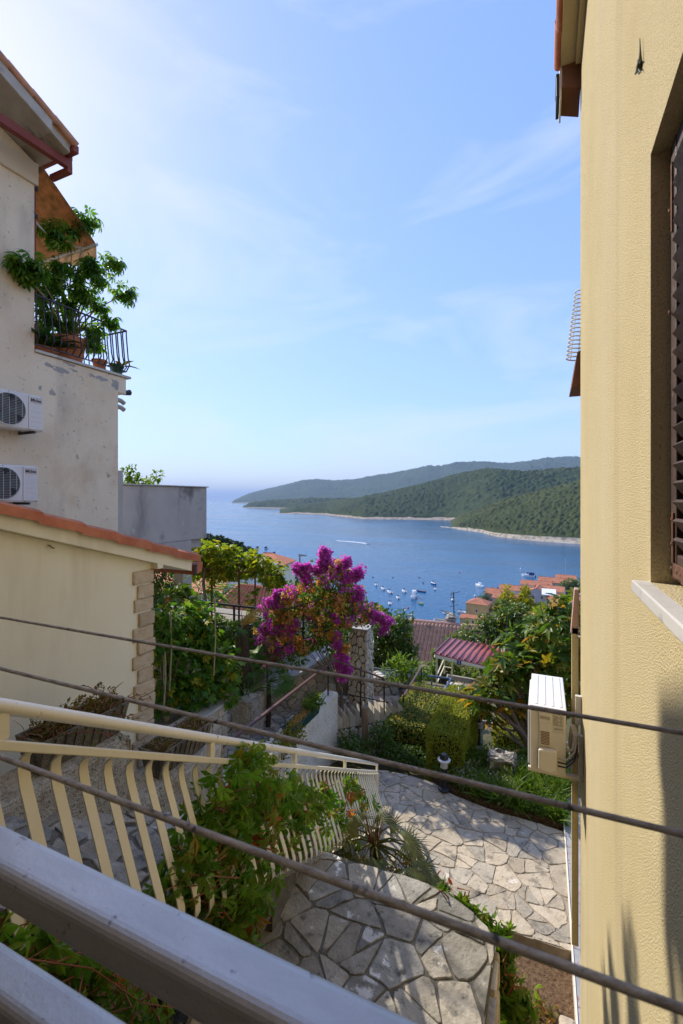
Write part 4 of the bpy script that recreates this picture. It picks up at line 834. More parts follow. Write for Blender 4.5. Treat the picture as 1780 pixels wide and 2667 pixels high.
pf = [xy(onz(u, v, ZT)) for u, v in ((766, 2202), (830, 2210), (913, 2239), (1005, 2265), (1088, 2288), (1120, 2302), (1174, 2328), (1226, 2368), (1277, 2420), (1292, 2463), (1262, 2667), (1225, 3100), (500, 3100), (520, 2640), (646, 2425), (672, 2385), (695, 2345), (700, 2282))]
PF = slab('stone_platform', pf, ZT - .009, 1.75, M_mortar, label='grey crazy-paved stone platform in the foreground')
stones(PF, 'flagstone', M_flag, (0, 0, ZT - .009), (1, 0, 0), (0, 1, 0), pf, .265, .013, .010, .03, rs=12, amp=.008, seg=.12, tilt=.006, bevel=.004, var=.6)
def edge_stones():   # the platform's side facing the yellow wall
    a, b = V((*pf[9], 0)), V((*pf[11], 0)); L_ = (b - a).length; u = (b - a).normalized()
    stones(PF, 'side_stone', M_rubble, (a.x, a.y, -4.95), (-u), (0, 0, 1), [(-L_, 0), (0, 0), (0, 1.70), (-L_, 1.70)], .30, .02, .03, .03, rs=5, amp=.012)
edge_stones()
# stairs going down away from the camera
def rl(t): return V((-1.09 + 1.66 * t, 1.45 + 5.65 * t, -.66 - 3.48 * t))      # right, forward, up
def rail(t, dz=0.0): q = rl(t); return V((q.x * C_ - q.y * S_, q.x * S_ + q.y * C_, q.z + dz))
TD = (rail(1) - rail(0)); TD.z = 0; TL = TD.length; TD.normalize(); TN = V((TD.y, -TD.x, 0))     # TN points to the platform side
def stairs():
    st = empty('stone_stairs', rail(.4, -1), 'grey stone steps leading down between the railing and the roughcast parapet', 'stairs')
    n = 22; t0, t1 = -.12, 1.0
    for i in range(n):
        ta, tb = t0 + (t1 - t0) * i / n, t0 + (t1 - t0) * (i + 1) / n; z = rail(ta).z - .90
        a, b = rail(ta), rail(tb); a.z = b.z = z; d = (b - a).length; c = -TN
        base = MB().prism([a + TN * .02, b + TN * .02, b + c * 1.45, a + c * 1.45], (0, 0, -.5)).build('step_base', M_mortar, st)
        stones(st, 'step_stone', M_flag, a, TD, c, [(.0, -.02), (d + .03, -.02), (d + .03, 1.42), (0, 1.42)], .30, .022, .012, .03, rs=100 + i, amp=.010, var=.5, bevel=.005, tilt=.008)
stairs()
def stair_railing():
    e = empty('stair_railing', rail(.5, -.9), 'cream painted stair railing with curved flat bars', 'railing')
    ts = [-.16, 0, .2, .4, .6, .8, .985]
    MB().tube([rail(t) for t in ts], .024, 16).build('handrail', M_railtop, e, smooth=True)
    a, b = rail(-.16, -.125), rail(.985, -.125)
    MB().bar(a, b, .04, .03).build('lower_rail', M_creampaint, e, bev=.004)
    for t in (.0, .205, .42, .68, .985):
        MB().bar(rail(t, -.112), rail(t, -.02), .03, .045, up=TD).build('riser_post', M_creampaint, e, bev=.003)
    for t in (.42, .985):
        p = rail(t, -.142); MB().bar(p, p - V((0, 0, .92 if t < .9 else .78)), .04, .045, up=TD).build('post', M_creampaint, e, bev=.003)
    prof = [(0, 0), (-.012, -.008), (-.030, -.03), (-.036, -.065), (-.026, -.12), (.0, -.20), (.045, -.34), (.09, -.48), (.13, -.60), (.15, -.68), (.150, -.73), (.125, -.78), (.07, -.805), (.0, -.81)]
    mb = MB(); th = .007; wd = .042; vs = []; k = len(prof)
    for i, (o, z) in enumerate(prof):
        a = prof[max(0, i - 1)]; b = prof[min(k - 1, i + 1)]; tx, tz = b[0] - a[0], b[1] - a[1]; l = math.hypot(tx, tz) or 1; nx, nz = -tz / l, tx / l
        for s, f in ((-1, 0), (1, 0), (1, 1), (-1, 1)):
            vs.append(TN * (o + nx * th * f) + V((0, 0, z + nz * th * f)) + TD * (s * wd / 2))
    fs = [(4 * i + j, 4 * i + (j + 1) % 4, 4 * i + 4 + (j + 1) % 4, 4 * i + 4 + j) for i in range(k - 1) for j in range(4)] + [(3, 2, 1, 0), tuple(range(4 * k - 4, 4 * k))]
    mb.add(vs, fs); me = mb.mesh('baluster', M_creampaint, True)
    n = 53
    for i in range(n):
        t = -.13 + i * .0211
        if t > .975: break
        put('baluster', me, e, rail(t, -.135))
stair_railing()
# ------------------------------------------------------------------ roughcast parapet, planters
pr = empty('parapet', (-3.3, 3, -4), 'stepped roughcast parapet carrying the two concrete planters', 'wall')
for i, (y0, y1, z1) in enumerate(((-.6, 1.55, -1.35), (1.56, 2.74, -1.95), (2.75, 3.93, -2.58), (3.94, 5.1, -3.25))):
    wobble_box((-3.52, y0, -5.2), (-3.12, y1, z1), 3, .010, i).build('wall_block', M_rough, pr)
def planter(y0, y1, z, label, rs):
    xm, w0, w1, h = -3.30, .075, .15, .26; e = empty('concrete_planter', (xm, (y0 + y1) / 2, z), label, 'planter', 'long concrete planters on the parapet')
    def ring(w, ya, yb, zz): return [V((xm - w, ya, zz)), V((xm + w, ya, zz)), V((xm + w, yb, zz)), V((xm - w, yb, zz))]
    mb = MB(); d = .035
    rg = [ring(w0, y0 + d, y1 - d, z), ring(w1, y0, y1, z + h), ring(w1 - .022, y0 + .022, y1 - .022, z + h), ring(w1 - .03, y0 + .03, y1 - .03, z + h - .06)]
    vs = sum(rg, []); fs = [(3, 2, 1, 0)] + [(4 * k + i, 4 * k + (i + 1) % 4, 4 * k + 4 + (i + 1) % 4, 4 * k + 4 + i) for k in range(3) for i in range(4)]
    mb.add(vs, fs); mb.build('trough', M_planter, e, bev=.008)
    n = int((y1 - y0) / .075)
    for i in range(n):
        y = y0 + .05 + i * (y1 - y0 - .1) / max(1, n - 1); p, q = V((xm + w0 + .004, y, z + .01)), V((xm + w1 + .004, y, z + h - .015)); MB().bar(p, q, .05, .012, up=(1, 0, 0)).build('flute', M_planter, e, bev=.003)
    mb = MB().box((xm - w1 + .032, y0 + .032, z + h - .10), (xm + w1 - .032, y1 - .032, z + h - .045)); mb.build('soil', M_soil, e)
    return e
planter(2.02, 2.76, -1.945, 'mossy concrete planter holding the taller red-tipped plant', 1)
planter(3.10, 3.80, -2.575, 'smaller-looking mossy concrete planter by the stone quoins', 2)
def bedplant(name, label, cat, x0, x1, y0, y1, z, n, t, size, m, rs, h=.08, twigs=0, ind=0, tw=M_twig):
    g = np.random.default_rng(rs); e = empty(name, ((x0 + x1) / 2, (y0 + y1) / 2, z), label, cat)
    P = np.stack([g.uniform(x0, x1, n), g.uniform(y0, y1, n), z + h * g.random(n) ** 1.4], 1); tip = unit(g, n); tip[:, 2] = np.abs(tip[:, 2]) * .8 + .15; nr = unit(g, n); nr[:, 2] += .8
    foliage(e, 'leaf', m, t, P, tip, nr, size * g.uniform(.6, 1.3, n), ind, 'foliage', rs)
    mb = MB()
    for i in range(max(3, twigs)):
        p = V((g.uniform(x0, x1), g.uniform(y0, y1), z)); q = p + V((g.uniform(-.12, .12), g.uniform(-.15, .2), g.uniform(.05, h * 1.1))); mb.tube([p, p.lerp(q, .5) + V((0, 0, .03)), q], [.004, .003, .0015], 5)
    mb.build('stem', tw, e); return e
bedplant('sedum_plant', 'reddish green trailing plant in the planter with the taller growth', 'plant', -3.42, -3.18, 2.06, 2.72, -1.74, 900, T_SMALL, .035, G_sedge, 3, .15, 40)
bedplant('sedum_plant', 'low dry green plant in the planter by the stone quoins', 'plant', -3.42, -3.18, 3.14, 3.76, -2.36, 700, T_SMALL, .03, G_sedge, 4, .08, 30)
def arching():
    e = empty('fern_plant', (-3.3, 2.4, -1.74), 'feathery arching plant rising from the left concrete planter', 'plant'); g = np.random.default_rng(8); P = []; tip = []; mb = MB()
    for k in range(26):
        p = V((g.uniform(-3.4, -3.2), g.uniform(2.1, 2.7), -1.74)); d = V((g.normal(0, .12), g.normal(.04, .16), g.uniform(.12, .30))); c = [p + d * s + V((0, 0, -.14 * s * s)) + V((d.x, d.y, 0)) * s * .4 for s in np.linspace(0, 1, 7)]; mb.tube(c, [.003] * 6 + [.0015], 5)
        for i in range(1, 7):
            for s in (-1, 1): P.append(c[i]); tip.append((c[i] - c[i - 1]).normalized() + V((-d.y, d.x, .1)).normalized() * s)
    P = np.array([list(p) for p in P]); n = len(P); nr = unit(g, n) * .3; nr[:, 2] += 1
    foliage(e, 'leaf', leafmat('bronze_leaf', [(.05, .08, .015), (.10, .09, .02), (.16, .05, .02)]), T_SMALL, P, np.array([list(t) for t in tip]), nr, g.uniform(.03, .06, n), 0, rs=8); mb.build('stem', M_redstem, e)
arching()
# ------------------------------------------------------------------ pale stucco wall with brown handrail
XS = -3.75
ww = empty('stucco_wall', (XS, 7, -5.3), 'rough white stucco wall carrying the green window box', 'wall'); wobble_box((XS - .28, 5.2, -5.6), (XS, 8.28, -3.86), 4, .012, 11).build('wall_block', M_stucco, ww)
def brown_handrail():
    e = empty('brown_handrail', (XS - .12, 7, -3.9), 'brown painted iron handrail along the white stucco wall', 'handrail'); x = XS - .12
    p0, p1 = onx(576, 1950, x), onx(871, 1717, x); z = (p0.z + p1.z) / 2; p0.z = p1.z = z
    MB().bar(V((x, 4.3, z)), p1, .05, .035).build('rail', M_brownrail, e, bev=.004)
    q = [p1, at(1000, 1767, 9.6), at(1092, 1800, 10.0)]
    q2 = at(1010, 1790, 9.9)
    MB().bar(p1, at(1000, 1767, 9.7), .045, .03).build('rail', M_brownrail, e, bev=.004)
    MB().bar(at(1052, 1813, 10.3), at(1098, 1737, 12.0), .045, .03).build('rail', M_brownrail, e, bev=.004)
    for a, b in ((at(855, 1733, 8.9), at(855, 1812, 8.95)), (at(940, 1746, 9.3), at(940, 1868, 9.35)), (at(1001, 1768, 9.7), at(1001, 1862, 9.75)), (at(1051, 1812, 10.3), at(1051, 1872, 10.3)), (at(1098, 1737, 12), at(1098, 1770, 12))): MB().bar(a, b, .03).build('post', M_darkmetal, e)
    MB().bar(at(880, 1803, 9.1), at(1051, 1838, 10.3), .02).build('mid_bar', M_darkmetal, e)
brown_handrail()
def window_box():
    a, b = onx(737, 1880, XS + .02), onx(830, 1843, XS + .02); y0, y1 = 6.35, 7.35; z = -3.86
    e = empty('window_box', (XS - .06, (y0 + y1) / 2, z), 'dark green plastic window box of dry plants on the stucco wall', 'planter')
    def ring(w, d, zz): return [V((XS - .02 - w, y0 + d, zz)), V((XS - .02 + w, y0 + d, zz)), V((XS - .02 + w, y1 - d, zz)), V((XS - .02 - w, y1 - d, zz))]
    rg = [ring(.08, .03, z), ring(.10, 0, z + .14), ring(.115, -.01, z + .14), ring(.115, -.01, z + .16), ring(.095, .015, z + .16), ring(.09, .02, z + .11)]
    vs = sum(rg, []); MB().add(vs, [(3, 2, 1, 0)] + [(4 * k + i, 4 * k + (i + 1) % 4, 4 * k + 4 + (i + 1) % 4, 4 * k + 4 + i) for k in range(5) for i in range(4)] + [(20, 21, 22, 23)]).build('trough', mat('green_plastic', [(.012, .05, .045), (.02, .065, .055)], 6, rough=.4), e, bev=.004)
    bedplant('box_plant', 'dry brown and green plants filling the window box', 'plant', XS - .10, XS + .06, y0 + .05, y1 - .3, z + .12, 700, T_SMALL, .035, leafmat('dry_mix', [(.34, .22, .1), (.45, .32, .16), (.12, .14, .03)]), 21, .06)
    bedplant('box_plant', 'bushy green plant at the far end of the window box', 'plant', XS - .14, XS + .12, y1 - .35, y1 + .12, z + .10, 900, T_SMALL, .05, G_mid, 22, .22)
window_box()
bedplant('succulent_plant', 'yellow-green succulent mound at the near foot of the stucco wall', 'plant', -3.78, -3.5, 5.3, 6.5, -3.9, 1500, T_SMALL, .055, G_succ, 24, .25)
# ramp of grey crazy paving left of the stucco wall
def ramp_path():
    def z(y): return -3.95 - .22 * max(0, y - 5)
    a, b = V((0, 4.6, z(4.6) + .0)), V((0, 11.5, z(11.5)))
    w_ = V((0, 6.9, z(11.5) - z(4.6))).normalized(); L_ = 7.05; poly = [(-6.6, 0), (-4.04, 0), (-4.04, L_), (-6.6, L_)]
    O = V((0, 4.6, -3.95))
    P = MB().hexa([V((-6.6, 4.6, -6.5)), V((-4.04, 4.6, -6.5)), V((-4.04, 11.5, -6.5)), V((-6.6, 11.5, -6.5)), O + V((-6.6, 0, 0)), O + V((-4.04, 0, 0)), O + V((-4.04, 0, 0)) + w_ * L_, O + V((-6.6, 0, 0)) + w_ * L_]).build('sloping_path', M_mortar, kind='structure', label='grey crazy-paved path sloping down behind the stucco wall')
    stones(P, 'flagstone', M_flag, O, (1, 0, 0), w_, poly, .26, .02, .014, .02, rs=31, amp=.008, seg=.1, var=.5, bevel=.005)
ramp_path()
# block planter box
def block_box():
    e = empty('block_planter', (-4.95, 5.4, -4.2), 'planter box of small cut stone blocks under the climbing ivy', 'planter'); x = -4.8
    MB().box((-6.0, 4.3, -5.2), (x - .03, 6.12, -3.42)).build('core', M_mortar, e)
    rd = random.Random(3); rowh = .165
    for r_ in range(6):
        z1 = -3.40 - r_ * rowh; y = 4.3 - (.15 if r_ % 2 else 0)
        while y < 6.15:
            l = rd.choice([.24, .28, .2]); ya, yb = max(4.3, y), min(6.15, y + l - .012)
            if yb - ya > .05: MB().box((x - .05, ya, z1 - rowh + .012), (x + rd.uniform(-.004, .006), yb, z1)).build('block', M_quoin2, e, bev=.006)
            y += l
        xx = -6.0
        for k in range(5): MB().box((xx + k * .24, 6.121, z1 - rowh + .012), (xx + k * .24 + .228, 6.16, z1)).build('block', M_quoin2, e, bev=.006)
    for ya in (4.3, 4.92, 5.54): MB().box((x - .28, ya, -3.395), (x + .03, ya + .61, -3.36)).build('coping_slab', M_marble, e, bev=.006)
block_box()
# ------------------------------------------------------------------ rubble wall with coping, pillar, gate
def rubble_wall():
    e = empty('rubble_wall', (-5.1, 9.3, -5), 'low rubble stone wall with sloping concrete coping by the bougainvillea', 'wall')
    A, B = V((-5.62, 8.68, -4.42)), V((-4.62, 10.0, -3.74)); u = V((B.x - A.x, B.y - A.y, 0)); L_ = u.length; u.normalize(); n_ = V((u.y, -u.x, 0)); zb = -5.7
    def q(p, o, z): return V((p.x, p.y, z)) - n_ * o
    MB().hexa([q(A, .03, zb), q(B, .03, zb), q(B, .36, zb), q(A, .36, zb), q(A, .03, A.z), q(B, .03, B.z), q(B, .36, B.z), q(A, .36, A.z)]).build('core', M_mortar2, e)
    stones(e, 'stone', M_rubble, q(A, .03, 0), u, (0, 0, 1), [(0, zb), (L_, zb), (L_, B.z - .02), (0, A.z - .02)], .20, .016, .03, .02, aspect=1.2, rs=41, amp=.012, seg=.08, bevel=.014, tilt=.05)
    MB().hexa([q(A, -.05, A.z), q(B, -.05, B.z), q(B, .44, B.z), q(A, .44, A.z), q(A, -.05, A.z + .09), q(B, -.05, B.z + .09), q(B, .44, B.z + .09), q(A, .44, A.z + .09)]).build('coping', M_conc, e, bev=.01)
rubble_wall()
def pillar():
    c = at(941, 1855, 11.0); hw = .24; zb, zt = -5.9, -3.12
    e = empty('stone_pillar', (c.x, c.y, zb), 'tall pillar clad in pale crazy stonework beside the bougainvillea', 'pillar')
    x0, x1, y0, y1 = c.x - hw, c.x + hw, c.y - hw, c.y + hw
    MB().box((x0 + .03, y0 + .03, zb), (x1 - .03, y1 - .03, zt)).build('core', mat('grey_joint', [(.10, .10, .10), (.16, .16, .155)], 10, rough=1), e)
    for k, (O, U, rr) in enumerate((((0, y0 + .03, 0), (1, 0, 0), (x0, x1)), ((x1 - .03, 0, 0), (0, 1, 0), (y0, y1)))):
        stones(e, 'stone', M_pale, O, U, (0, 0, 1), [(rr[0], zb), (rr[1], zb), (rr[1], zt), (rr[0], zt)], .19, .028, .03, .02, aspect=.72, rs=50 + k, amp=.010, seg=.07, bevel=.01)
    MB().box((x0 - .02, y0 - .02, zt), (x1 + .02, y1 + .02, zt + .05)).build('cap', M_conc, e, bev=.01)
    # wooden gate between wall and pillar
    g = empty('wooden_gate', at(893, 1840, 11.0), 'dark wooden slat gate between rubble wall and stone pillar', 'gate')
    for i in range(7):
        p = at(878 + i * 6.2, 1735 + i * 1.0, 11.05); MB().box((p.x - .025, p.y - .01, -5.5), (p.x + .025, p.y + .012, -4.05)).build('slat', M_wood, g, bev=.003)
    for z in (-4.4, -5.1): MB().bar(at(876, 1299 + -z / 11.1 * F_, 11.12), at(919, 1299 + -z / 11.1 * F_, 11.12), .03, .06).build('cross_bar', M_wood, g)
    for i, (u, v, s) in enumerate(((885, 1838, .14), (900, 1832, .12), (893, 1822, .10), (908, 1845, .13))):
        p = at(u, v, 10.7); wobble_box(p - V((s, s * .8, s * .6)), p + V((s, s * .8, s * .6)), 2, .02, 60 + i).build('loose_stone', M_rock, loc='base', smooth=True, label=('leftmost loose rock under the wooden gate', 'middle loose rock under the wooden gate', 'topmost loose rock leaning on the wooden gate', 'loose rock against the stone pillar foot')[i], cat='rock', group='loose rocks by the gate')
pillar()
# sawtooth slab wall
def sawtooth():
    e = empty('sawtooth_wall', at(960, 1930, 9.6), 'low stone wall with a row of saw-toothed slabs on top', 'wall')
    a, b = at(878, 1858, 9.35), at(1052, 1880, 9.9); a.z = b.z = -4.55; u = (b - a); L_ = u.length; u.normalize(); n_ = V((u.y, -u.x, 0)); zb = -5.75
    core = MB().prism([V((a.x, a.y, zb)) - n_ * .03, V((b.x, b.y, zb)) - n_ * .03, V((b.x, b.y, zb)) - n_ * .3, V((a.x, a.y, zb)) - n_ * .3], (0, 0, 1.08)).build('core', M_mortar, e)
    k = 11
    for i in range(k):
        p = a + u * (L_ * i / k); q = a + u * (L_ * (i + .96) / k)
        MB().prism([V((p.x, p.y, -4.75)), V((q.x, q.y, -4.75)), V((q.x, q.y, -4.56)), V((p.x, p.y, -4.42 + .02 * (i % 3)))], n_ * -.32).build('tooth_slab', M_pale[i % 2], e, bev=.006)
    stones(e, 'stone', M_pale, (a.x, a.y, 0) , u, (0, 0, 1), [(0, zb), (L_, zb), (L_, -4.77), (0, -4.77)], .20, .03, .03, .02, aspect=.7, rs=71, amp=.012, seg=.07)
sawtooth()
p = at(951, 1948, 9.1); MB().tube([V((p.x, p.y, -5.6)), V((p.x + .01, p.y, -5)), V((p.x - .01, p.y, -4.17))], [.075, .07, .066], 12).build('log_post', M_wood, smooth=True, loc='base', label='upright weathered log in front of the sawtooth wall', cat='post')
# lower terrace with pot and low wall
def lower_terrace():
    z = -5.78; pl = [xy(onz(u, v, z)) for u, v in ((960, 1812), (1110, 1812), (1062, 1885), (960, 1880))]
    T = slab('terrace_floor', pl, z, .3, M_terrace, label='terracotta tiled terrace with slate diamonds')
    stones(T, 'floor_tile', [M_terrace], (0, 0, z), (1, 0, 0), (0, 1, 0), pl, .26, .012, .008, .01, rs=77, amp=.006, tilt=.004)
    for u, v, s in ((1028, 1841, .25), (1022, 1861, .08), (1044, 1867, .07), (1062, 1850, .07)):
        c = onz(u, v, z); MB().prism([c + V((-s, 0, .009)), c + V((0, -s, .009)), c + V((s, 0, .009)), c + V((0, s, .009))], (0, 0, .006)).build('slate_inlay', M_slate, T)
    e = empty('low_stone_wall', at(1030, 1800, 13.6), 'low rubble wall behind the black plant tub', 'wall')
    a, b = at(955, 1755, 13.3), at(1100, 1768, 13.9); a.z = b.z = -5.25; u = (b - a); L_ = u.length; u.normalize(); n_ = V((u.y, -u.x, 0))
    MB().prism([V((q.x, q.y, -6.3)) for q in (a - n_ * .04, b - n_ * .04, b - n_ * .4, a - n_ * .4)], (0, 0, 1.0)).build('core', M_mortar2, e)
    stones(e, 'stone', M_rubble, (a.x, a.y, 0), u, (0, 0, 1), [(0, -6.0), (L_, -6.0), (L_, -5.34), (0, -5.34)], .22, .02, .03, .04, aspect=1.5, rs=81, amp=.012, seg=.09)
    stones(e, 'cap_stone', M_pale, (a.x, a.y, -5.30), u, -n_, [(0, -.03), (L_, -.03), (L_, .42), (0, .42)], .36, .02, .05, .02, rs=82, amp=.014)
    c = onz(1062, 1836, z); t = empty('plant_tub', c, 'big black plastic plant tub on a saucer', 'plant pot')
    MB().lathe([(.20, .03), (.25, .40), (.27, .42), (.27, .46), (.25, .46), (.24, .40), (.001, .39)], c, 24).build('tub', M_black, t, smooth=True); MB().lathe([(.26, 0), (.29, .04), (.27, .04), (.25, .01)], c, 24, True).build('saucer', M_black, t, smooth=True)
    greenery('tub_plant', 'oleander bush with upright narrow leaves growing in the black tub', 'plant', clumps(np.random.default_rng(3), c + V((-.12, 0, .95)), (.5, .4, .3), 9, .26), 420, T_NARROW, .2, G_mid, c + V((0, 0, .4)), M_bark, .02, 200, rs=5, droop=-.3)
lower_terrace()
def blue_railing():
    e = empty('blue_grey_railing', at(1140, 1800, 13), 'blue-grey steel railing stepping down behind the hedges', 'railing')
    A, B, Cc = at(955, 1738, 13.2), at(1175, 1768, 13.4), at(1130, 1840, 11.0)
    MB().bar(A, B, .05).build('top_bar', M_bluerail, e); MB().bar(B, Cc, .05).build('top_bar', M_bluerail, e)
    MB().bar(at(1100, 1780, 13.3), at(1172, 1791, 13.4), .025).build('mid_bar', M_bluerail, e); MB().bar(at(1100, 1800, 13.3), at(1172, 1812, 13.4), .025).build('mid_bar', M_bluerail, e); MB().bar(at(1175, 1792, 13.4), at(1140, 1842, 11.2), .025).build('mid_bar', M_bluerail, e)
    for u, v0, v1 in ((1170, 1768, 1815), (1125, 1772, 1810), (1148, 1800, 1845), (1098, 1758, 1800)): MB().bar(at(u, v0, 13.2 if v0 < 1790 else 12), at(u, v1, 13.2 if v0 < 1790 else 12), .035).build('post', M_bluerail, e)
blue_railing()
# ------------------------------------------------------------------ hedges, bollards, rocks
def hedge(name, label, a, b, n, size, m, rs, base=None, wav=.02):
    """clipped box hedge between corners a and b"""
    g = np.random.default_rng(rs); a, b = np.array(a, float), np.array(b, float); c, h = (a + b) / 2, (b - a) / 2
    e = empty(name, (c[0], c[1], a[2]), label, 'hedge')
    ar = np.array([h[1] * h[2], h[1] * h[2], h[0] * h[2], h[0] * h[2], h[0] * h[1] * 1.0, 0]); k = g.choice(6, n, p=ar / ar.sum())
    q = g.uniform(-1, 1, (n, 3)); nr = np.zeros((n, 3))
    for f in range(6): ax, s = f // 2, (1 if f % 2 == 0 else -1); q[k == f, ax] = s; nr[k == f, ax] = s
    q = np.sign(q) * np.abs(q); rr = np.linalg.norm(np.maximum(0, np.abs(q) - .8) / .2, axis=1); q *= np.where(rr > 1, 1 - .06 * np.minimum(1, rr - 1), 1)[:, None]
    P = c + q * h; P += nr * (-.055 * g.random(n)[:, None] ** 2 + .012) + nr * wav * (np.sin(P[:, :1] * 7 + P[:, 1:2] * 5) * np.sin(P[:, 2:3] * 6 + 1))
    tip = nr * .8 + unit(g, n) * .9; foliage(e, 'leaf', m, T_SMALL, P, tip, nr * 1.6 + unit(g, n) * .6 + np.array(SDIR) * .5, size * g.uniform(.6, 1.4, n), 0, 'clipped_foliage', rs)
    d = .09; MB().box(a + d, b - d).build('dark_core', M_core, e); return e  # solid dark box; the shade between the leaves is put into its colour
def span(u0, u1, v, z, d): p, q = onz(u0, v, z), onz(u1, v, z); return p, q
hedge('box_hedge', 'big clipped box hedge standing behind the black bollard lamp', (-1.90, 8.0, -5.05), (-1.28, 10.2, -4.12), 32000, .037, G_hedge, 3)
hedge('box_hedge', 'lower variegated clipped hedge left of the big box hedge', (-3.0, 9.0, -5.5), (-2.16, 11.2, -4.62), 20000, .042, G_hedge2, 4)
hedge('box_hedge', 'low clipped hedge behind the white bars under the fig tree', (-1.0, 10.6, -5.6), (.35, 11.9, -5.18), 11000, .046, G_hedge, 5)
def bollard(c, s, label):
    e = empty('bollard_lamp', c, label, 'lamp', 'black bollard lamps'); c = V(c)
    MB().lathe([(.095 * s, 0), (.10 * s, .02 * s), (.055 * s, .045 * s), (.05 * s, .34 * s), (.062 * s, .36 * s)], c, 20).build('post', M_black, e, smooth=True)
    MB().lathe([(.058 * s, .36 * s), (.062 * s, .47 * s)], c, 20).build('glass', mat('frosted_glass', [(.45, .45, .43)], rough=.2, spec=.5), e, smooth=True)
    MB().lathe([(.098 * s, .47 * s), (.104 * s, .485 * s), (.075 * s, .50 * s)], c, 20).build('collar', M_grille, e, smooth=True)
    MB().lathe([(.07 * s, .495 * s), (.068 * s, .54 * s), (.045 * s, .575 * s), (.001, .585 * s)], c, 20).build('cap', M_black, e, smooth=True)
bollard(onz(1157, 2056, ZP), 1.02, 'black bollard lamp with pale collar at the paving edge')
bollard(onz(1246, 1937, -5.2), .95, 'black bollard lamp half hidden by leaves beside the big hedge')
p = at(1198, 1848, 9.6); MB().lathe([(.02, 0), (.02, .25), (.035, .27), (.03, .33), (.012, .36)], (p.x, p.y, -4.3), 12).build('garden_lamp', M_railtop, smooth=True, loc='base', label='small ivory garden lamp stuck up out of the big hedge', cat='lamp')
for i, (u, v, d, s, h) in enumerate(((1308, 1985, 7.9, .20, .42), (1330, 2008, 7.6, .16, .22), (1285, 2020, 7.4, .11, .14), (1352, 1970, 8.2, .26, .2))):
    p = at(u, v, d); zb = -4.98
    o = wobble_box((p.x - s, p.y - s * .8, zb), (p.x + s, p.y + s * .8, zb + h * 2 * .62), 3, .045, 90 + i).build('garden_rock', M_rock, loc='base', smooth=True, label=('tall jagged grey rock in the flower bed', 'broken pale rock in front of the tall one', 'small rock at the left end of the group', 'long flat rock at the back of the flower bed')[i], cat='rock', group='rocks in the flower bed')
# raised flower bed behind the paving
bd = [xy(onz(u, v, -4.86)) for u, v in ((1130, 2030), (1180, 2066), (1300, 2112), (1400, 2140), (1476, 2165), (1480, 1960), (1250, 1960), (1120, 1975))]
slab('flower_bed', bd, -4.80, .3, M_soil)
def bed_plants():
    g = np.random.default_rng(5)
    def pos(u0, u1, v0, v1, n): 
        r = []
        while len(r) < n:
            u, v = g.uniform(u0, u1), g.uniform(v0, v1); p = onz(u, v, -4.78)
            if inside(xy(p), bd): r.append(p)
        return r
    e = empty('grass', onz(1380, 2090, -4.8), 'long green grass in the flower bed below the air conditioner', 'grass'); tag(e, kind='stuff')
    P = np.vstack([np.array([list(p)] * 40) + g.normal(0, .05, (40, 3)) * [1, 1, 0] for p in pos(1230, 1480, 2030, 2150, 38)]); n = len(P); tip = unit(g, n) * .55; tip[:, 2] = np.abs(tip[:, 2]) + .55
    nr = unit(g, n); nr[:, 2] += .5; foliage(e, 'blade', G_mid, T_BLADE, P, tip, nr, .28 * g.uniform(.6, 1.25, n), 0, 'blades', 1)
    e = empty('silver_bush', onz(1230, 2070, -4.8), 'silvery grey low shrub along the paving edge', 'shrub')
    P = np.array([list(p + V((0, 0, g.uniform(.0, .16)))) for p in pos(1180, 1370, 2000, 2115, 4200)]); n = len(P); tip = unit(g, n); tip[:, 2] = np.abs(tip[:, 2]) + .2
    keep = (np.sin(P[:, 0] * 9) + np.cos(P[:, 1] * 7 + 1) + g.normal(0, .5, n)) > -.4; P = P[keep]; tip = tip[keep]; n = len(P)
    foliage(e, 'leaf', G_silver, T_SMALL, P, tip, unit(g, n) + [0, 0, .7], g.uniform(.025, .05, n), 0, rs=1)
    e = empty('ground_cover', onz(1400, 2100, -4.8), 'leafy green ground cover filling the flower bed', 'plant'); tag(e, kind='stuff')
    P = np.array([list(p + V((0, 0, g.uniform(-.01, .15)))) for p in pos(1120, 1480, 1960, 2160, 9000)]); n = len(P); tip = unit(g, n); tip[:, 2] = np.abs(tip[:, 2]) * .7 + .1
    foliage(e, 'leaf', G_mid, T_LEAF, P, tip, unit(g, n) + [0, 0, .8], g.uniform(.03, .075, n), 0, rs=2)
bed_plants()
MB().bar(at(1225, 1868, 10.4), at(1375, 1912, 10.4), .035).build('white_bar', M_white, loc='base', label='white painted bar running in front of the low hedge', cat='bar')
MB().bar(at(1340, 1838, 10.45), at(1340, 1925, 10.45), .03).build('white_post', M_white, loc='base', label='thin white post crossing the white bar under the fig', cat='post')
# ------------------------------------------------------------------ balcony plants and pots
def pot(name, c, r, h, label, m=M_terra, rim=True):
    e = empty(name, c, label, 'plant pot')
    MB().lathe([(r * .72, 0), (r * .93, h * .78), (r * .95, h * .8), (r * 1.06, h * .82), (r * 1.08, h), (r * .98, h), (r * .92, h * .86), (.001, h * .85)], c, 24).build('pot', m, e, smooth=True)
    MB().lathe([(r * .9, h * .85), (.001, h * .865)], c, 20, False).build('soil', M_soil, e); return e
zb = 2.418
c1 = V((-7.86, 5.52, zb)); pot('terracotta_pot', c1, .30, .46, 'large terracotta pot behind the balcony railing')
MB().lathe([(.22, 0), (.30, .10), (.32, .12), (.29, .12), (.001, .09)], (-7.84, 4.98, zb), 24).build('terracotta_bowl', M_terra, smooth=True, loc='base', label='low terracotta bowl in the balcony corner', cat='plant pot')
c3 = V((-7.68, 6.02, zb)); pot('terracotta_pot', c3, .13, .2, 'small terracotta pot near the end of the balcony')
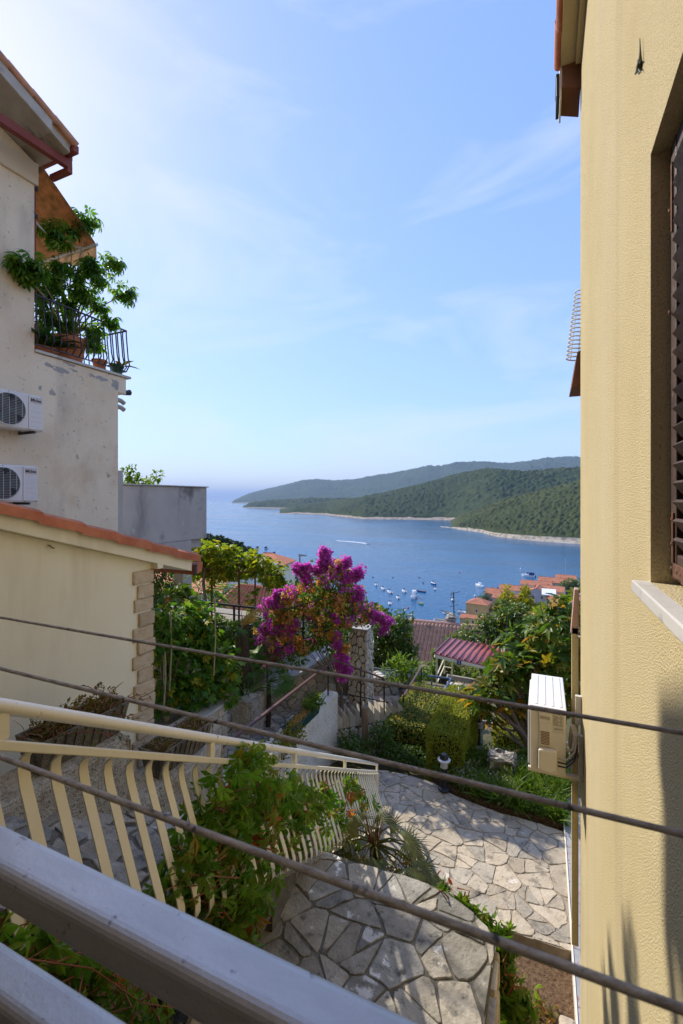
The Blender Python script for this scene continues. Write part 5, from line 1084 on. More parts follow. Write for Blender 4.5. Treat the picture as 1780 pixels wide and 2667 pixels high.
c4 = V((-7.62, 6.36, zb)); pot('green_pot', c4, .12, .18, 'small dark green pot at the balcony end', mat('green_glaze', [(.015, .09, .05), (.03, .12, .07)], 6, rough=.3))
def schefflera():
    base = c1 + V((0, 0, .4)); e = empty('umbrella_tree', base, 'tall umbrella tree with glossy leaf clusters spreading over the balcony', 'tree'); g = np.random.default_rng(14)
    heads = [(145, 610, 8.0, .30), (225, 575, 8.3, .24), (190, 600, 8.2, .13), (48, 688, 7.0, .17), (88, 695, 7.2, .24), (70, 720, 7.15, .15), (255, 715, 8.4, .30), (295, 680, 8.6, .22), (325, 765, 8.7, .24), (215, 760, 8.3, .25), (180, 790, 8.2, .24), (135, 740, 8.0, .26), (110, 770, 7.9, .24), (150, 700, 8.0, .22), (290, 840, 8.6, .16), (240, 860, 8.4, .22), (260, 800, 8.5, .16), (170, 840, 8.1, .2), (125, 820, 8.0, .22), (110, 850, 7.9, .2), (150, 880, 8.1, .16), (250, 900, 8.4, .14), (200, 720, 8.3, .2), (235, 690, 8.4, .2)]
    tips = []; P = []; tp_ = []; nr = []
    for u, v, d, r in heads:
        c = at(u, v, d - .05); tips.append(c); k = int(7 + 110 * r * r * 4)
        q = unit(g, k); pp = np.array(c) + q * r * g.uniform(.25, .95, (k, 1)) * [1, 1, .9]; P.append(pp); t = q * .9 + unit(g, k) * .4; t[:, 2] -= .15; tp_.append(t); n_ = q * .5; n_[:, 2] += .9; nr.append(n_ + unit(g, k) * .3)
    P, tp_, nr = np.vstack(P), np.vstack(tp_), np.vstack(nr)
    foliage(e, 'leaf_cluster', G_scheff, T_UMBEL, P, tp_, nr, g.uniform(.10, .155, len(P)), 300, 'foliage', 14)
    q = np.vstack([np.array(at(u, v, d - .05)) + unit(g, 16) * r * .8 for u, v, d, r in heads]); foliage(e, 'leaf', G_scheff, T_LEAF, q, unit(g, len(q)) - [0, 0, .4], unit(g, len(q)) + [0, 0, .6], g.uniform(.06, .13, len(q)), 0, 'small_leaves', 15)
    mb = MB()
    for t in tips:
        m1 = base.lerp(t, .45) + V((0, 0, .18)); mb.tube([base + V((g.uniform(-.06, .06), g.uniform(-.06, .06), 0)), base.lerp(m1, .6), m1, t], [.022, .018, .013, .006], 6)
    mb.build('trunk', mat('pale_bark', [(.26, .19, .12), (.36, .28, .19)], 14, rough=.9), e, smooth=True)
schefflera()
def strap_plant(name, label, c, n, h, w_, m, rs, cat='plant', spread=.6):
    g = np.random.default_rng(rs); c = V(c); e = empty(name, c, label, cat); t = t_leaf(w_, .05, .7, shape=[(.2, .6), (.5, 1.0), (.8, .7)])
    for i in range(n):
        a = g.uniform(0, 6.28); d = V((math.cos(a) * spread, math.sin(a) * spread, g.uniform(.5, 1))); q = frames(np.array([list(d)]), np.array([[-d.x, -d.y, 1.0]]))[0]
        key = ('strap', name, m.name, w_)
        if key not in TMESH: TMESH[key] = npmesh('leaf', *t, m)
        put('leaf', TMESH[key], e, c + V((math.cos(a) * .03, math.sin(a) * .03, 0)), Matrix(q.tolist()).to_quaternion(), h * g.uniform(.6, 1.15))
    return e
strap_plant('aspidistra', 'dark strap-leaved plant with yellow stripes in the low terracotta bowl', V((-7.80, 4.98, zb + .09)), 26, .55, .2, G_asp, 4)
strap_plant('dry_plant', 'dry stalks in the small terracotta pot on the balcony', c3 + V((0, 0, .17)), 5, .12, .08, G_dead, 5)
strap_plant('rubber_plant', 'broad-leaved rubber plant leaning out past the balcony end', c4 + V((.02, .06, .16)), 11, .26, .42, leafmat('rubber_leaf', [(.02, .07, .02), (.05, .12, .03), (.12, .06, .06)]), 6, spread=.8)
# sprigs behind the grey balcony
g0 = np.random.default_rng(2)
greenery('citrus_bush', 'green sprigs showing above the grey concrete parapet', 'shrub', [(at(330, 1240, 10.2), (.22, .2, .2)), (at(345, 1228, 10.3), (.16, .16, .14)), (at(385, 1250, 10.6), (.2, .2, .1)), (at(412, 1240, 10.8), (.12, .12, .14)), (at(360, 1256, 10.3), (.3, .2, .08))], 340, T_LEAF, .095, G_mid, at(365, 1290, 10.6), M_bark, .015, 300, rs=6, shell=.2)
# ------------------------------------------------------------------ creepers
def creeper(name, label, pts, n, size, rs, m=G_creeper, ind=300, stems=True):
    """pts: (u, v, depth, radius) along which the leaves hang"""
    def rd_(u): q = (u - CX_) / F_; t = (1.09 + 1.45 * q) / (1.66 - 5.65 * q); return 1.45 + 5.65 * t
    pts = [(u, v, (rd_(u) - .16 if d == 0 else d), r) for u, v, d, r in pts]
    g = np.random.default_rng(rs); cs = [(at(u, v, d), r) for u, v, d, r in pts]; e = empty(name, cs[0][0], label, 'creeper')
    w_ = np.array([r * r for c, r in cs]); k = g.choice(len(cs), n, p=w_ / w_.sum()); c = np.array([list(cs[i][0]) for i in k]); r = np.array([cs[i][1] for i in k])
    q = unit(g, n) * (g.random((n, 1)) ** .45); P = c + q * r[:, None] * [1, 1, 1.1]
    tip = q * .5 + unit(g, n) * .45; tip[:, 2] -= .9
    view = -P / np.linalg.norm(P, axis=1, keepdims=True); nr = view * .7 + unit(g, n) * .6; nr[:, 2] += .7
    foliage(e, 'leaf', m, T_CREEPER, P, tip, nr, size * g.uniform(.6, 1.25, n), ind, 'foliage', rs)
    mb = MB()
    for i in range(len(cs) - 1):
        for _ in range(3):
            j = V(g.normal(0, .06, 3).tolist()); a, b = cs[i][0] + V(g.normal(0, .05, 3).tolist()), cs[i + 1][0] + V(g.normal(0, .05, 3).tolist())
            if (a - b).length < 1.5: w0 = .0035 * max(.5, a.length / 3); mb.tube([a, a.lerp(b, .35) + j, a.lerp(b, .7) - j * .6, b], [w0, w0, w0 * .8, w0 * .6], 5)
    if stems and mb.v: mb.build('stem', M_redstem, e, smooth=True)
    return e
creeper('virginia_creeper', 'big mass of green and red creeper hanging over the stair railing', [(640, 1985, 0, .12), (665, 2030, 0, .20), (600, 2060, 0, .16), (560, 2110, 0, .17), (690, 2090, 0, .18), (640, 2130, 0, .2), (590, 2190, 0, .19), (530, 2200, 0, .15), (490, 2260, 0, .14), (560, 2280, 0, .19), (620, 2270, 0, .2), (600, 2340, 0, .19), (650, 2350, 0, .15), (520, 2330, 0, .13), (660, 2410, 0, .1), (690, 2230, 0, .14), (445, 2300, 0, .08), (720, 2140, 0, .13), (735, 2190, 0, .1), (690, 2300, 0, .12), (470, 2210, 0, .08), (625, 2400, 0, .12)], 760, .10, 31)
creeper('virginia_creeper', 'red-tinged creeper trailing along the far part of the stair railing', [(745, 2060, 0, .14), (770, 2110, 0, .17), (820, 2110, 0, .16), (850, 2060, 0, .1), (870, 2120, 0, .16), (910, 2050, 0, .16), (935, 2085, 0, .13), (890, 2170, 0, .18), (840, 2190, 0, .12), (950, 2140, 0, .1), (780, 2180, 0, .1), (965, 2090, 0, .08), (930, 2190, 0, .1), (800, 2060, 0, .09)], 480, .105, 32)
creeper('virginia_creeper', 'bright green creeper spilling down the right edge of the stone platform', [(1150, 2322, 3.75, .06), (1185, 2345, 3.7, .09), (1215, 2375, 3.65, .10), (1255, 2405, 3.6, .12), (1300, 2440, 3.5, .11), (1310, 2490, 3.45, .10), (1320, 2550, 3.45, .12), (1340, 2620, 3.4, .13), (1320, 2680, 3.4, .15), (1390, 2600, 3.6, .07)], 270, .11, 33, leafmat('fresh_creeper', [(.05, .13, .015), (.08, .17, .02), (.11, .19, .025)], None, .38, .38))
creeper('virginia_creeper', 'green creeper on the wall under the metal rail at lower left', [(20, 2410, 1.4, .06), (60, 2390, 1.45, .06), (120, 2430, 1.45, .07), (80, 2470, 1.4, .07), (170, 2480, 1.5, .07), (200, 2540, 1.5, .07), (260, 2500, 1.6, .07), (280, 2590, 1.6, .07), (330, 2620, 1.6, .06), (350, 2560, 1.7, .05), (10, 2450, 1.3, .05), (420, 2640, 1.7, .05), (380, 2640, 1.6, .05)], 130, .085, 34)
# the fieldstone wall under the platform's left side, below the tubes
fw = empty('fieldstone_wall', (-1.5, 1.2, -3.6), 'old fieldstone wall glimpsed between the two metal bars', 'wall')
stones(fw, 'stone', M_rubble, (0, 0, -2.62), (1, 0, 0), (0, 1, 0), [(-1.72, .2), (-.3, .2), (-.5, 1.35), (-1.60, 2.0)], .22, .03, .06, .03, rs=61, amp=.02, seg=.08, bevel=.03, tilt=.15)
MB().prism([V((x, y, -3.6)) for x, y in ((-1.72, .2), (-.3, .2), (-.5, 1.35), (-1.60, 2.0))], (0, 0, .97)).build('core', M_soil, fw)
# ------------------------------------------------------------------ fan palm by the platform
def fan_palm(name, label, c, fr_, r, m, rs, dead=0, trunk=None, petiole=.5, fan_s=1.0):
    """fr_: list of (azimuth deg, elevation deg, length)"""
    g = np.random.default_rng(rs); c = V(c); e = empty(name, c if not trunk else trunk, label, 'palm'); key = ('fan', m.name)
    if key not in TMESH: TMESH[key] = npmesh('blade', *T_FAN, m)
    if trunk: 
        t0 = V(trunk); MB().tube([t0, t0.lerp(c, .5) + V((.02, 0, 0)), c], [r, r * 1.1, r * .8], 12).build('trunk', mat('palm_trunk', [(.05, .035, .022), (.12, .085, .05)], 30, rough=1, bump=1, bscale=30, bdist=.05), e, smooth=True)
    for az, el, l in fr_:
        a, b = R(az), R(el); d = V((math.cos(a) * math.cos(b), math.sin(a) * math.cos(b), math.sin(b))); hub = c + d * l * petiole + V((0, 0, -.06 * l))
        pt = MB().tube([c, c + d * l * petiole * .5 + V((0, 0, .02)), hub], [.013, .009, .006], 6).build('petiole', m, e, smooth=True)
        d2 = (d + V((0, 0, -.35))).normalized(); nr = V((0, 0, 1)) + V(g.normal(0, .35, 3).tolist())
        q = frames(np.array([list(d2)]), np.array([list(nr)]))[0]; put('blade', TMESH[key], e, hub, Matrix(q.tolist()).to_quaternion(), l * (1 - petiole) * fan_s * 1.05)
    if dead:
        for i in range(dead):
            a = g.uniform(0, 6.28); p = c + V((math.cos(a) * .02, math.sin(a) * .02, -.05)); q = c + V((math.cos(a) * .10, math.sin(a) * .10, g.uniform(.15, .32))); MB().tube([p, p.lerp(q, .5), q], [.016, .012, .004], 5, .4).build('dead_stalk', mat('dead_palm', [(.12, .05, .02), (.25, .11, .045)], 20, rough=.9) if i == 0 else bpy.data.materials['dead_palm'], e)
    return e
pc = at(975, 2195, 4.75)
fan_palm('fan_palm', 'small fan palm with dry brown heart between platform and paving', pc, [(200, 42, 0.49), (150, 27, 0.54), (95, 47, 0.43), (60, 27, 0.49), (20, 12, 0.65), (-5, -5, 0.86), (-20, -17, 0.81), (10, -13, 1.03), (-45, -22, 0.65), (-80, -25, 0.54), (-100, -3, 0.45), (-130, -8, 0.54), (-160, 7, 0.54), (178, 2, 0.59), (35, -8, 0.81), (-60, 7, 0.49), (120, -1, 0.54), (0, -23, 1.08), (-30, -29, 0.86)], .06, G_palm, 3, 14, trunk=V((pc.x, pc.y, -4.85)))
bedplant('undergrowth', 'dry undergrowth round the foot of the fan palm', 'plant', pc.x - .6, pc.x + .75, pc.y - .35, pc.y + .4, -4.75, 1500, T_LEAF, .08, leafmat('undergrowth_leaf', [(.04, .09, .015), (.08, .13, .02), (.2, .11, .03), (.22, .04, .015)]), 12, .85, 30)
# soil bed seedlings
bedplant('weed_patch', 'weeds and fallen leaves in the brown soil bed', 'plant', -.85, .12, 2.0, 4.9, -4.95, 2600, T_LEAF, .06, leafmat('weed_leaf', [(.16, .08, .03), (.22, .12, .05), (.07, .13, .02), (.26, .14, .06)]), 13, .07)
# ------------------------------------------------------------------ ivy bush, stakes and palms at the left
iv = []
gi = np.random.default_rng(9)
for u in range(415, 620, 26):
    for v in range(1600, 1850, 28):
        top = 1570 + max(0, (520 - u)) * .2 if u < 560 else 1690
        if v > top and not (v > 1800 and u > 560): iv.append((at(u + gi.uniform(-12, 12), v + gi.uniform(-12, 12), 6.75 + .0045 * (u - 400) + gi.uniform(-.25, .3)), (.17, .17, .16)))
greenery('ivy_bush', 'dense ivy-like climber with lobed leaves above the block planter', 'climber', iv, 1500, T_IVY, .13, G_ivy, V((-5.3, 5.3, -3.45)), M_twig, .02, 300, rs=15, droop=.45, shell=.2)
for i, (u, v0, v1, d) in enumerate(((445, 1588, 1800, 6.6), (560, 1560, 1760, 7.1), (430, 1700, 1840, 6.5))):
    MB().tube([at(u, v0, d), at(u + 2, (v0 + v1) / 2, d), at(u - 3, v1, d)], .011, 7).build('bamboo_stake', M_twig, smooth=True, loc='base', label=('bamboo stake rising out of the ivy nearest the grey column', 'bamboo stake standing in the middle of the ivy', 'short bamboo stake low in the ivy by the quoins')[i], cat='stake', group='bamboo stakes in the ivy')
greenery('fig_sapling', 'young fig sapling with a bare stem in front of the grey column', 'tree', [(at(470, 1545, 7.9), (.2, .2, .14)), (at(450, 1560, 7.8), (.16, .16, .12)), (at(500, 1560, 8.0), (.14, .14, .1)), (at(475, 1525, 7.9), (.1, .1, .14))], 46, T_FIG, .17, G_fig, at(490, 1640, 8.0), M_bark, .018, 46, rs=16, shell=.3)
greenery('dark_shrub', 'dark evergreen shrubs behind the outbuilding and grey column', 'shrub', [(at(u, v, 10.5), (.45, .4, .4)) for u, v in ((405, 1520), (430, 1560), (410, 1610), (440, 1640), (420, 1690), (470, 1680), (520, 1640), (540, 1690), (400, 1480))], 4200, T_LEAF, .085, G_dark, at(450, 1760, 10.8), M_bark, .05, 0, rs=17)
fan_palm('windmill_palm', 'shaggy dark palm trunk with a dry yellow frond beside the ivy', at(635, 1625, 9.3), [(30, 15, .5), (160, 10, .45), (-60, -5, .45)], .13, G_palm2, 6, 6, trunk=at(628, 1860, 9.4))
e = empty('dry_frond', at(635, 1625, 9.25), 'dry yellow palm frond standing up from the shaggy trunk', 'frond')
g = np.random.default_rng(1); n = 46; s = np.linspace(0, 1, n); pth = np.array([list(at(628 + 48 * x ** 1.3, 1640 - 72 * x + 18 * x * x, 9.2)) for x in s]); tg = np.gradient(pth, axis=0); sd_ = np.cross(tg, [0, -1, .2]) * np.where(np.arange(n) % 2, 1, -1)[:, None]
foliage(e, 'leaflet', leafmat('yellow_frond', [(.30, .22, .05), (.40, .30, .08)]), T_BLADE, pth, tg * 18 + sd_ * 9, np.tile([0, -1, .6], (n, 1)), .26 * (1.1 - s * .6), n); MB().tube([V(p) for p in pth[::5]], .009, 6).build('midrib', M_twig, e)
fan_palm('bush_palm', 'bright fan palm fronds between the dark trunk and the black post', at(655, 1735, 9.6), [(20, 40, .8), (60, 60, .9), (-20, 20, .8), (100, 45, .7), (-50, 5, .7), (140, 20, .6), (0, 62, .85), (40, 15, .9)], .05, G_palm2, 7, trunk=at(650, 1890, 9.6))
fan_palm('bush_palm', 'low fan palm spilling over the rubble wall coping', at(700, 1775, 9.2), [(20, 10, .65), (0, 0, .7), (40, 20, .65), (-30, -8, .6), (70, 30, .55), (10, 30, .65), (-10, 14, .8), (160, 30, .6)], .05, G_palm2, 8, trunk=at(698, 1910, 9.2))
strap_plant('sword_plant', 'tuft of dark sword-shaped leaves in front of the palm trunk', at(640, 1815, 9.0), 26, .55, .075, G_dark, 9, spread=.45)
p0, p1 = at(610, 1822, 8.9), at(675, 1822, 8.95); wobble_box((p0.x, p0.y - .12, -4.62), (p1.x + .05, p1.y + .14, p0.z + .08), 3, .02, 5).build('stone_trough', M_rough, smooth=True, loc='base', label='rounded stone block beside the sloping path', cat='stone')
# black railing and pergola
def black_railing():
    A, B = at(330, 1520, 12.2), at(697, 1590, 10.5); z = -2.55; A.z = B.z = z
    e = empty('black_railing', (B.x, B.y, -4.4), 'black steel railing of the terrace under the grape pergola', 'railing')
    MB().bar(A, B, .045).build('top_bar', M_darkmetal, e)
    for dz in (.22, .42, .62): MB().bar(A - V((0, 0, dz)), B - V((0, 0, dz)), .018).build('mid_bar', M_darkmetal, e)
    for t in (.0, .3, .55, .79): p = A.lerp(B, t); MB().bar(p, p - V((0, 0, 1.0)), .04).build('post', M_darkmetal, e)
    MB().bar(B, at(697, 1800, 10.4), .045).build('post', M_darkmetal, e)
black_railing()
def pergola():
    MB().box((-12, 9.3, -6.6), (-6.15, 12.1, -3.6)).build('upper_terrace', M_rubble[2], kind='structure', loc=V((-9, 11, -3.6)))
    e = empty('grape_pergola', at(560, 1600, 12.5), 'iron pergola frame carrying the grapevine', 'pergola')
    for u, v0, v1, d in ((552, 1440, 1640, 12.6), (623, 1478, 1640, 12.4), (724, 1480, 1560, 13), (665, 1490, 1600, 14.2)): t_ = at(u, v0, d); MB().tube([t_, V((t_.x, t_.y, -3.62))], .03, 8).build('post', M_rust, e)
    for a, b in ((at(480, 1475, 12.6), at(735, 1500, 12.6)), (at(480, 1430, 15), at(700, 1450, 15)), (at(552, 1470, 12.6), at(560, 1430, 15)), (at(623, 1480, 12.5), at(640, 1440, 15))): MB().tube([a, b], .02, 8).build('beam', M_rust, e)
    bl = []; g = np.random.default_rng(10)
    for u in np.arange(500, 735, 15):
        lo = 1408 + max(0, u - 560) * .34; hi = 1490 - abs(u - 600) * .05 + max(0, u - 680) * .9
        for v in np.arange(lo + 14, hi + 8, 17): bl.append((at(u + g.uniform(-8, 8), v + g.uniform(-7, 7), 12.4 + g.uniform(-.3, 2.2)), (.24, .24, .2)))
    for u, v in ((718, 1540), (728, 1500), (660, 1540), (650, 1570), (555, 1510), (690, 1510), (742, 1525), (600, 1500), (655, 1590), (545, 1530)): bl.append((at(u, v, 12.6), (.10, .10, .16)))
    v_ = greenery('grapevine', 'sunlit yellow-green grapevine draped over the iron pergola', 'vine', bl, 3000, T_IVY, .14, G_vine, at(545, 1640, 12.4), None, .03, 300, rs=18, droop=.5, shell=.1)
    MB().tube([at(548, 1650, 12.4), at(538, 1580, 12.4), at(530, 1520, 12.5), at(535, 1480, 12.6)], [.05, .04, .045, .03], 8).build('trunk', M_bark, v_, smooth=True)
pergola()
# ------------------------------------------------------------------ bougainvillea
def bougainvillea():
    base = at(890, 1800, 10.4); e = empty('bougainvillea', base, 'bougainvillea covered in magenta and dried amber bracts', 'shrub'); g = np.random.default_rng(20)
    prof = {700: (1590, 1700), 730: (1545, 1720), 760: (1530, 1690), 790: (1510, 1680), 820: (1490, 1670), 845: (1460, 1650), 870: (1475, 1650), 900: (1500, 1660), 905: (1505, 1635), 930: (1530, 1612), 955: (1565, 1615), 980: (1590, 1630), 1000: (1600, 1635)}
    bl = []; us = sorted(prof)
    for u in np.arange(700, 1000, 17):
        lo, hi = np.interp(u, us, [prof[k][0] for k in us]), np.interp(u, us, [prof[k][1] for k in us])
        for v in np.arange(lo + 8, hi, 19): bl.append((at(u + g.uniform(-9, 9), v + g.uniform(-8, 8), 10.0 + g.uniform(-.35, .4)), (.17, .17, .15), v - lo))
    B2 = [(b[0], b[1]) for b in bl]
    P, d = blob_pts(g, B2, 4200, .75); foliage(e, 'leaf', G_mid, T_LEAF, P, d + unit(g, 4200) * .6, d + unit(g, 4200) * .5 + [0, 0, .4], .088 * g.uniform(.6, 1.3, 4200), 0, 'foliage', 3)
    n = 260; cu = []; ca = []
    for b in bl:
        w_ = b[2]; pm = .62 if w_ < 45 else .24
        if g.random() < .38: continue
        for _ in range(3):
            c = b[0] + V((unit(g, 1)[0] * .22).tolist()) ; (cu if g.random() < pm else ca).append(c)
    extra = [(705, 1570), (715, 1575), (725, 1560), (700, 1690), (712, 1688), (720, 1632), (715, 1640), (755, 1632), (765, 1625), (757, 1688), (845, 1445), (848, 1455), (935, 1505), (935, 1540), (932, 1555), (1000, 1640), (895, 1715), (890, 1735), (905, 1745), (885, 1730), (760, 1640), (840, 1470), (855, 1480), (825, 1487), (800, 1480), (785, 1482)]
    for (ua, va), (ub, vb) in (((840, 1480), (848, 1436)), ((900, 1510), (938, 1488)), ((760, 1545), (722, 1548)), ((800, 1510), (775, 1478)), ((970, 1600), (1012, 1618)), ((730, 1640), (690, 1640)), ((875, 1490), (905, 1462)), ((720, 1690), (702, 1722)), ((880, 1660), (893, 1760))):
        for q in np.linspace(0, 1, 5): extra.append((ua + (ub - ua) * q, va + (vb - va) * q))
    for u, v in extra:
        for _ in range(4): cu.append(at(u + g.uniform(-8, 8), v + g.uniform(-8, 8), 9.75))
    for u, v in ((735, 1650), (740, 1670), (725, 1600), (728, 1620), (718, 1710), (730, 1600), (780, 1660), (790, 1690), (870, 1650), (900, 1690)):
        for _ in range(5): ca.append(at(u + g.uniform(-10, 10), v + g.uniform(-10, 10), 9.75))
    for cc, m, nm, sz, k in ((cu, G_magenta, 'magenta_bracts', .052, 24), (ca, G_amber, 'dry_bracts', .05, 18)):
        C = np.repeat(np.array([list(c) for c in cc]), k, axis=0); n = len(C); q = unit(g, n); P = C + q * (g.random((n, 1)) ** .5) * np.repeat(g.uniform(.05, .12, (len(cc), 1)), k, axis=0)
        foliage(e, 'bract', m, T_BRACT, P, unit(g, n), q + unit(g, n) * .5, sz * g.uniform(.7, 1.25, n), 0, nm, k)
    lo_ = [(at(u, v, 10.1), (.2, .2, .15)) for u, v in ((730, 1690), (760, 1690), (790, 1685), (820, 1675), (850, 1680), (880, 1670), (740, 1730), (780, 1715), (880, 1700), (895, 1740))]; P, d = blob_pts(g, lo_, 1500, .2); foliage(e, 'leaf', G_mid, T_LEAF, P, d + unit(g, 1500) * .6, d + unit(g, 1500) * .5 + [0, 0, .6], .075 * g.uniform(.6, 1.3, 1500), 0, 'foliage', 5)
    mb = MB(); branches(mb, base, [b[0] for b in bl[::9]], .012, g); mb.tube([base - V((0, 0, .5)), base, base + V((-.1, 0, .8))], [.04, .035, .02], 8); mb.build('branch', M_bark, e, smooth=True)
    f = empty('trellis', at(835, 1720, 10.9), 'dark iron trellis bars holding up the bougainvillea', 'trellis')
    for a, b in (((715, 1690, 9.6), (905, 1625, 10.0)), ((735, 1590, 9.6), (840, 1560, 9.9)), ((922, 1495, 10.2), (932, 1550, 10.2)), ((790, 1600, 9.7), (790, 1690, 9.7))): MB().bar(at(*a), at(*b), .025).build('bar', M_darkmetal, f)
bougainvillea()
# ------------------------------------------------------------------ trees at the right
def crown(us, step, d, spread, r, rs, vstep=None):
    """blobs that fill an outline given as {u: (top v, bottom v)}"""
    g = np.random.default_rng(rs); ks = sorted(us); o = []; pad = r * F_ / d * .8
    for u in np.arange(ks[0] + pad, ks[-1] - pad + 1, step):
        lo, hi = np.interp(u, ks, [us[k][0] for k in ks]), np.interp(u, ks, [us[k][1] for k in ks])
        for v in np.arange(lo + pad, max(hi - pad, lo + pad + 1), vstep or step):
            s = r * g.uniform(.7, 1.25); o.append((at(u + g.uniform(-.45, .45) * step, v + g.uniform(-.4, .4) * step, d + g.uniform(-spread, spread)), (s, s, s * .85)))
    return o
greenery('fig_tree', 'large fig tree with big lobed leaves beside the ivory air conditioner', 'tree', crown({1225: (1800, 1860), 1260: (1750, 1860), 1300: (1700, 1850), 1350: (1640, 1840), 1400: (1600, 1830), 1440: (1565, 1810), 1470: (1545, 1800), 1500: (1540, 1900), 1530: (1540, 1900)}, 30, 9.4, .8, .25, 5), 1100, T_FIG, .23, G_fig, V((-.1, 9.6, -5.0)), M_bark, .07, 300, rs=25, droop=.25, shell=.25)
mb = MB()
for pts, rr in ((((1335, 1905), (1345, 1895), (1335, 1870), (1310, 1852)), .03), (((1345, 1895), (1362, 1880), (1372, 1860), (1385, 1830)), .028), (((1290, 1880), (1310, 1898), (1335, 1902), (1346, 1890)), .026)): mb = MB().tube([at(u, v, 8.9) for u, v in pts], [rr, rr * .95, rr * .85, rr * .6], 8); mb.build('limb', M_bark, bpy.data.objects['fig_tree'], smooth=True)
creep = greenery('fig_shoot', 'low fig shoots with yellowing leaves hanging over the white bar', 'tree', [(at(1290, 1860, 8.7), (.22, .2, .2)), (at(1275, 1890, 8.7), (.12, .12, .2)), (at(1255, 1840, 8.8), (.2, .2, .16)), (at(1350, 1840, 8.9), (.2, .2, .14))], 60, T_FIG, .19, leafmat('yellow_fig_leaf', [(.05, .11, .02), (.12, .17, .03), (.34, .26, .03), (.3, .14, .03)]), V((-.1, 9.3, -5.0)), M_bark, .03, 60, rs=26, shell=.3)
greenery('laurel_tree', 'dense glossy dark tree behind the red metal roof', 'tree', crown({1165: (1668, 1700), 1198: (1652, 1700), 1235: (1632, 1690), 1267: (1612, 1690), 1294: (1587, 1700), 1321: (1568, 1720), 1359: (1570, 1720), 1386: (1592, 1740), 1430: (1600, 1740), 1460: (1610, 1740)}, 22, 19, 1.2, .36, 6), 9500, T_LEAF, .15, G_laurel, at(1300, 1790, 17.5), M_bark, .16, 0, rs=27)
greenery('acacia_tree', 'feathery yellow-green treetop rising above the glossy tree', 'tree', crown({1296: (1590, 1620), 1315: (1542, 1620), 1322: (1530, 1620), 1332: (1560, 1620), 1345: (1585, 1620), 1356: (1560, 1620), 1368: (1522, 1620), 1376: (1550, 1620), 1392: (1590, 1620)}, 7, 23, .5, .13, 7), 2600, T_NARROW, .26, G_sprig, at(1345, 1700, 22), M_bark, .1, 0, rs=28, droop=-.5)
greenery('bay_tree', 'dark bushy bay tree between the stone pillar and the tiled roof', 'tree', crown({950: (1660, 1760), 975: (1625, 1770), 1000: (1618, 1780), 1030: (1600, 1780), 1050: (1585, 1770), 1062: (1600, 1770), 1075: (1670, 1770), 1095: (1720, 1780)}, 14, 14.6, .6, .20, 8), 7000, T_LEAF, .11, G_laurel, at(1020, 1800, 14.8), M_bark, .1, 0, rs=29)
greenery('orange_bush', 'light green bush under the left edge of the red metal roof', 'shrub', crown({1095: (1760, 1790), 1115: (1715, 1790), 1140: (1690, 1790), 1160: (1720, 1780), 1230: (1740, 1770), 1290: (1745, 1770)}, 14, 18.6, .4, .2, 9), 2600, T_LEAF, .12, G_mid, at(1150, 1800, 18.3), M_bark, .05, 0, rs=30)
greenery('town_pine', 'dark pine at the right end of the waterfront by the yellow wall', 'tree', [(at(1485, 1535, 300) + V((i * 2 - 4, 0, (i % 3) * 2)), (4, 4, 3.4)) for i in range(6)], 2600, T_LEAF, 1.1, G_dark, at(1485, 1562, 300), M_bark, .4, 0, rs=35)
# shrub carpet between the walls
greenery('shade_shrub', 'dark leafy shrub growing at the foot of the sawtooth wall', 'shrub', [(at(u, v, 8.8), (.22, .2, .17)) for u, v in ((905, 1925), (930, 1945), (960, 1955), (985, 1920), (1000, 1945), (1025, 1960), (1050, 1965), (1080, 1970), (1000, 1900), (900, 1960))], 2600, T_LEAF, .06, G_dark, at(980, 1985, 8.8), M_bark, .02, 0, rs=36)
greenery('slope_shrub', 'green shrubs on the slope under the orange roof', 'shrub', [(at(u, v, 17), (.8, .7, .6)) for u, v in ((560, 1690), (610, 1690), (660, 1685), (700, 1680), (750, 1640), (770, 1600), (720, 1660), (640, 1700), (780, 1570), (800, 1560))], 6500, T_LEAF, .13, G_mid, at(660, 1720, 17.2), M_bark, .06, 0, rs=37)
greenery('terrace_shrub', 'leafy green shrub behind the black railing under the pergola', 'shrub', [(at(u, v, 10.7 + .3 * ((u // 10) % 3)), (.3, .28, .26)) for u, v in ((545, 1640), (575, 1635), (600, 1650), (640, 1640), (670, 1650), (555, 1680), (590, 1690), (620, 1700), (660, 1690), (690, 1700), (575, 1720), (640, 1730), (680, 1735))], 3600, T_LEAF, .10, G_mid, at(610, 1790, 10.9), M_bark, .04, 0, rs=40)
greenery('hill_shrub', 'mixed bushes on the slope left of the tiled roof', 'shrub', [(at(u, v, 22), (1.3, 1.1, .9)) for u, v in ((860, 1650), (920, 1650), (960, 1660), (1000, 1680), (880, 1700), (950, 1700), (830, 1620), (800, 1600))], 6000, T_LEAF, .17, G_dark, at(920, 1760, 22), M_bark, .08, 0, rs=38)
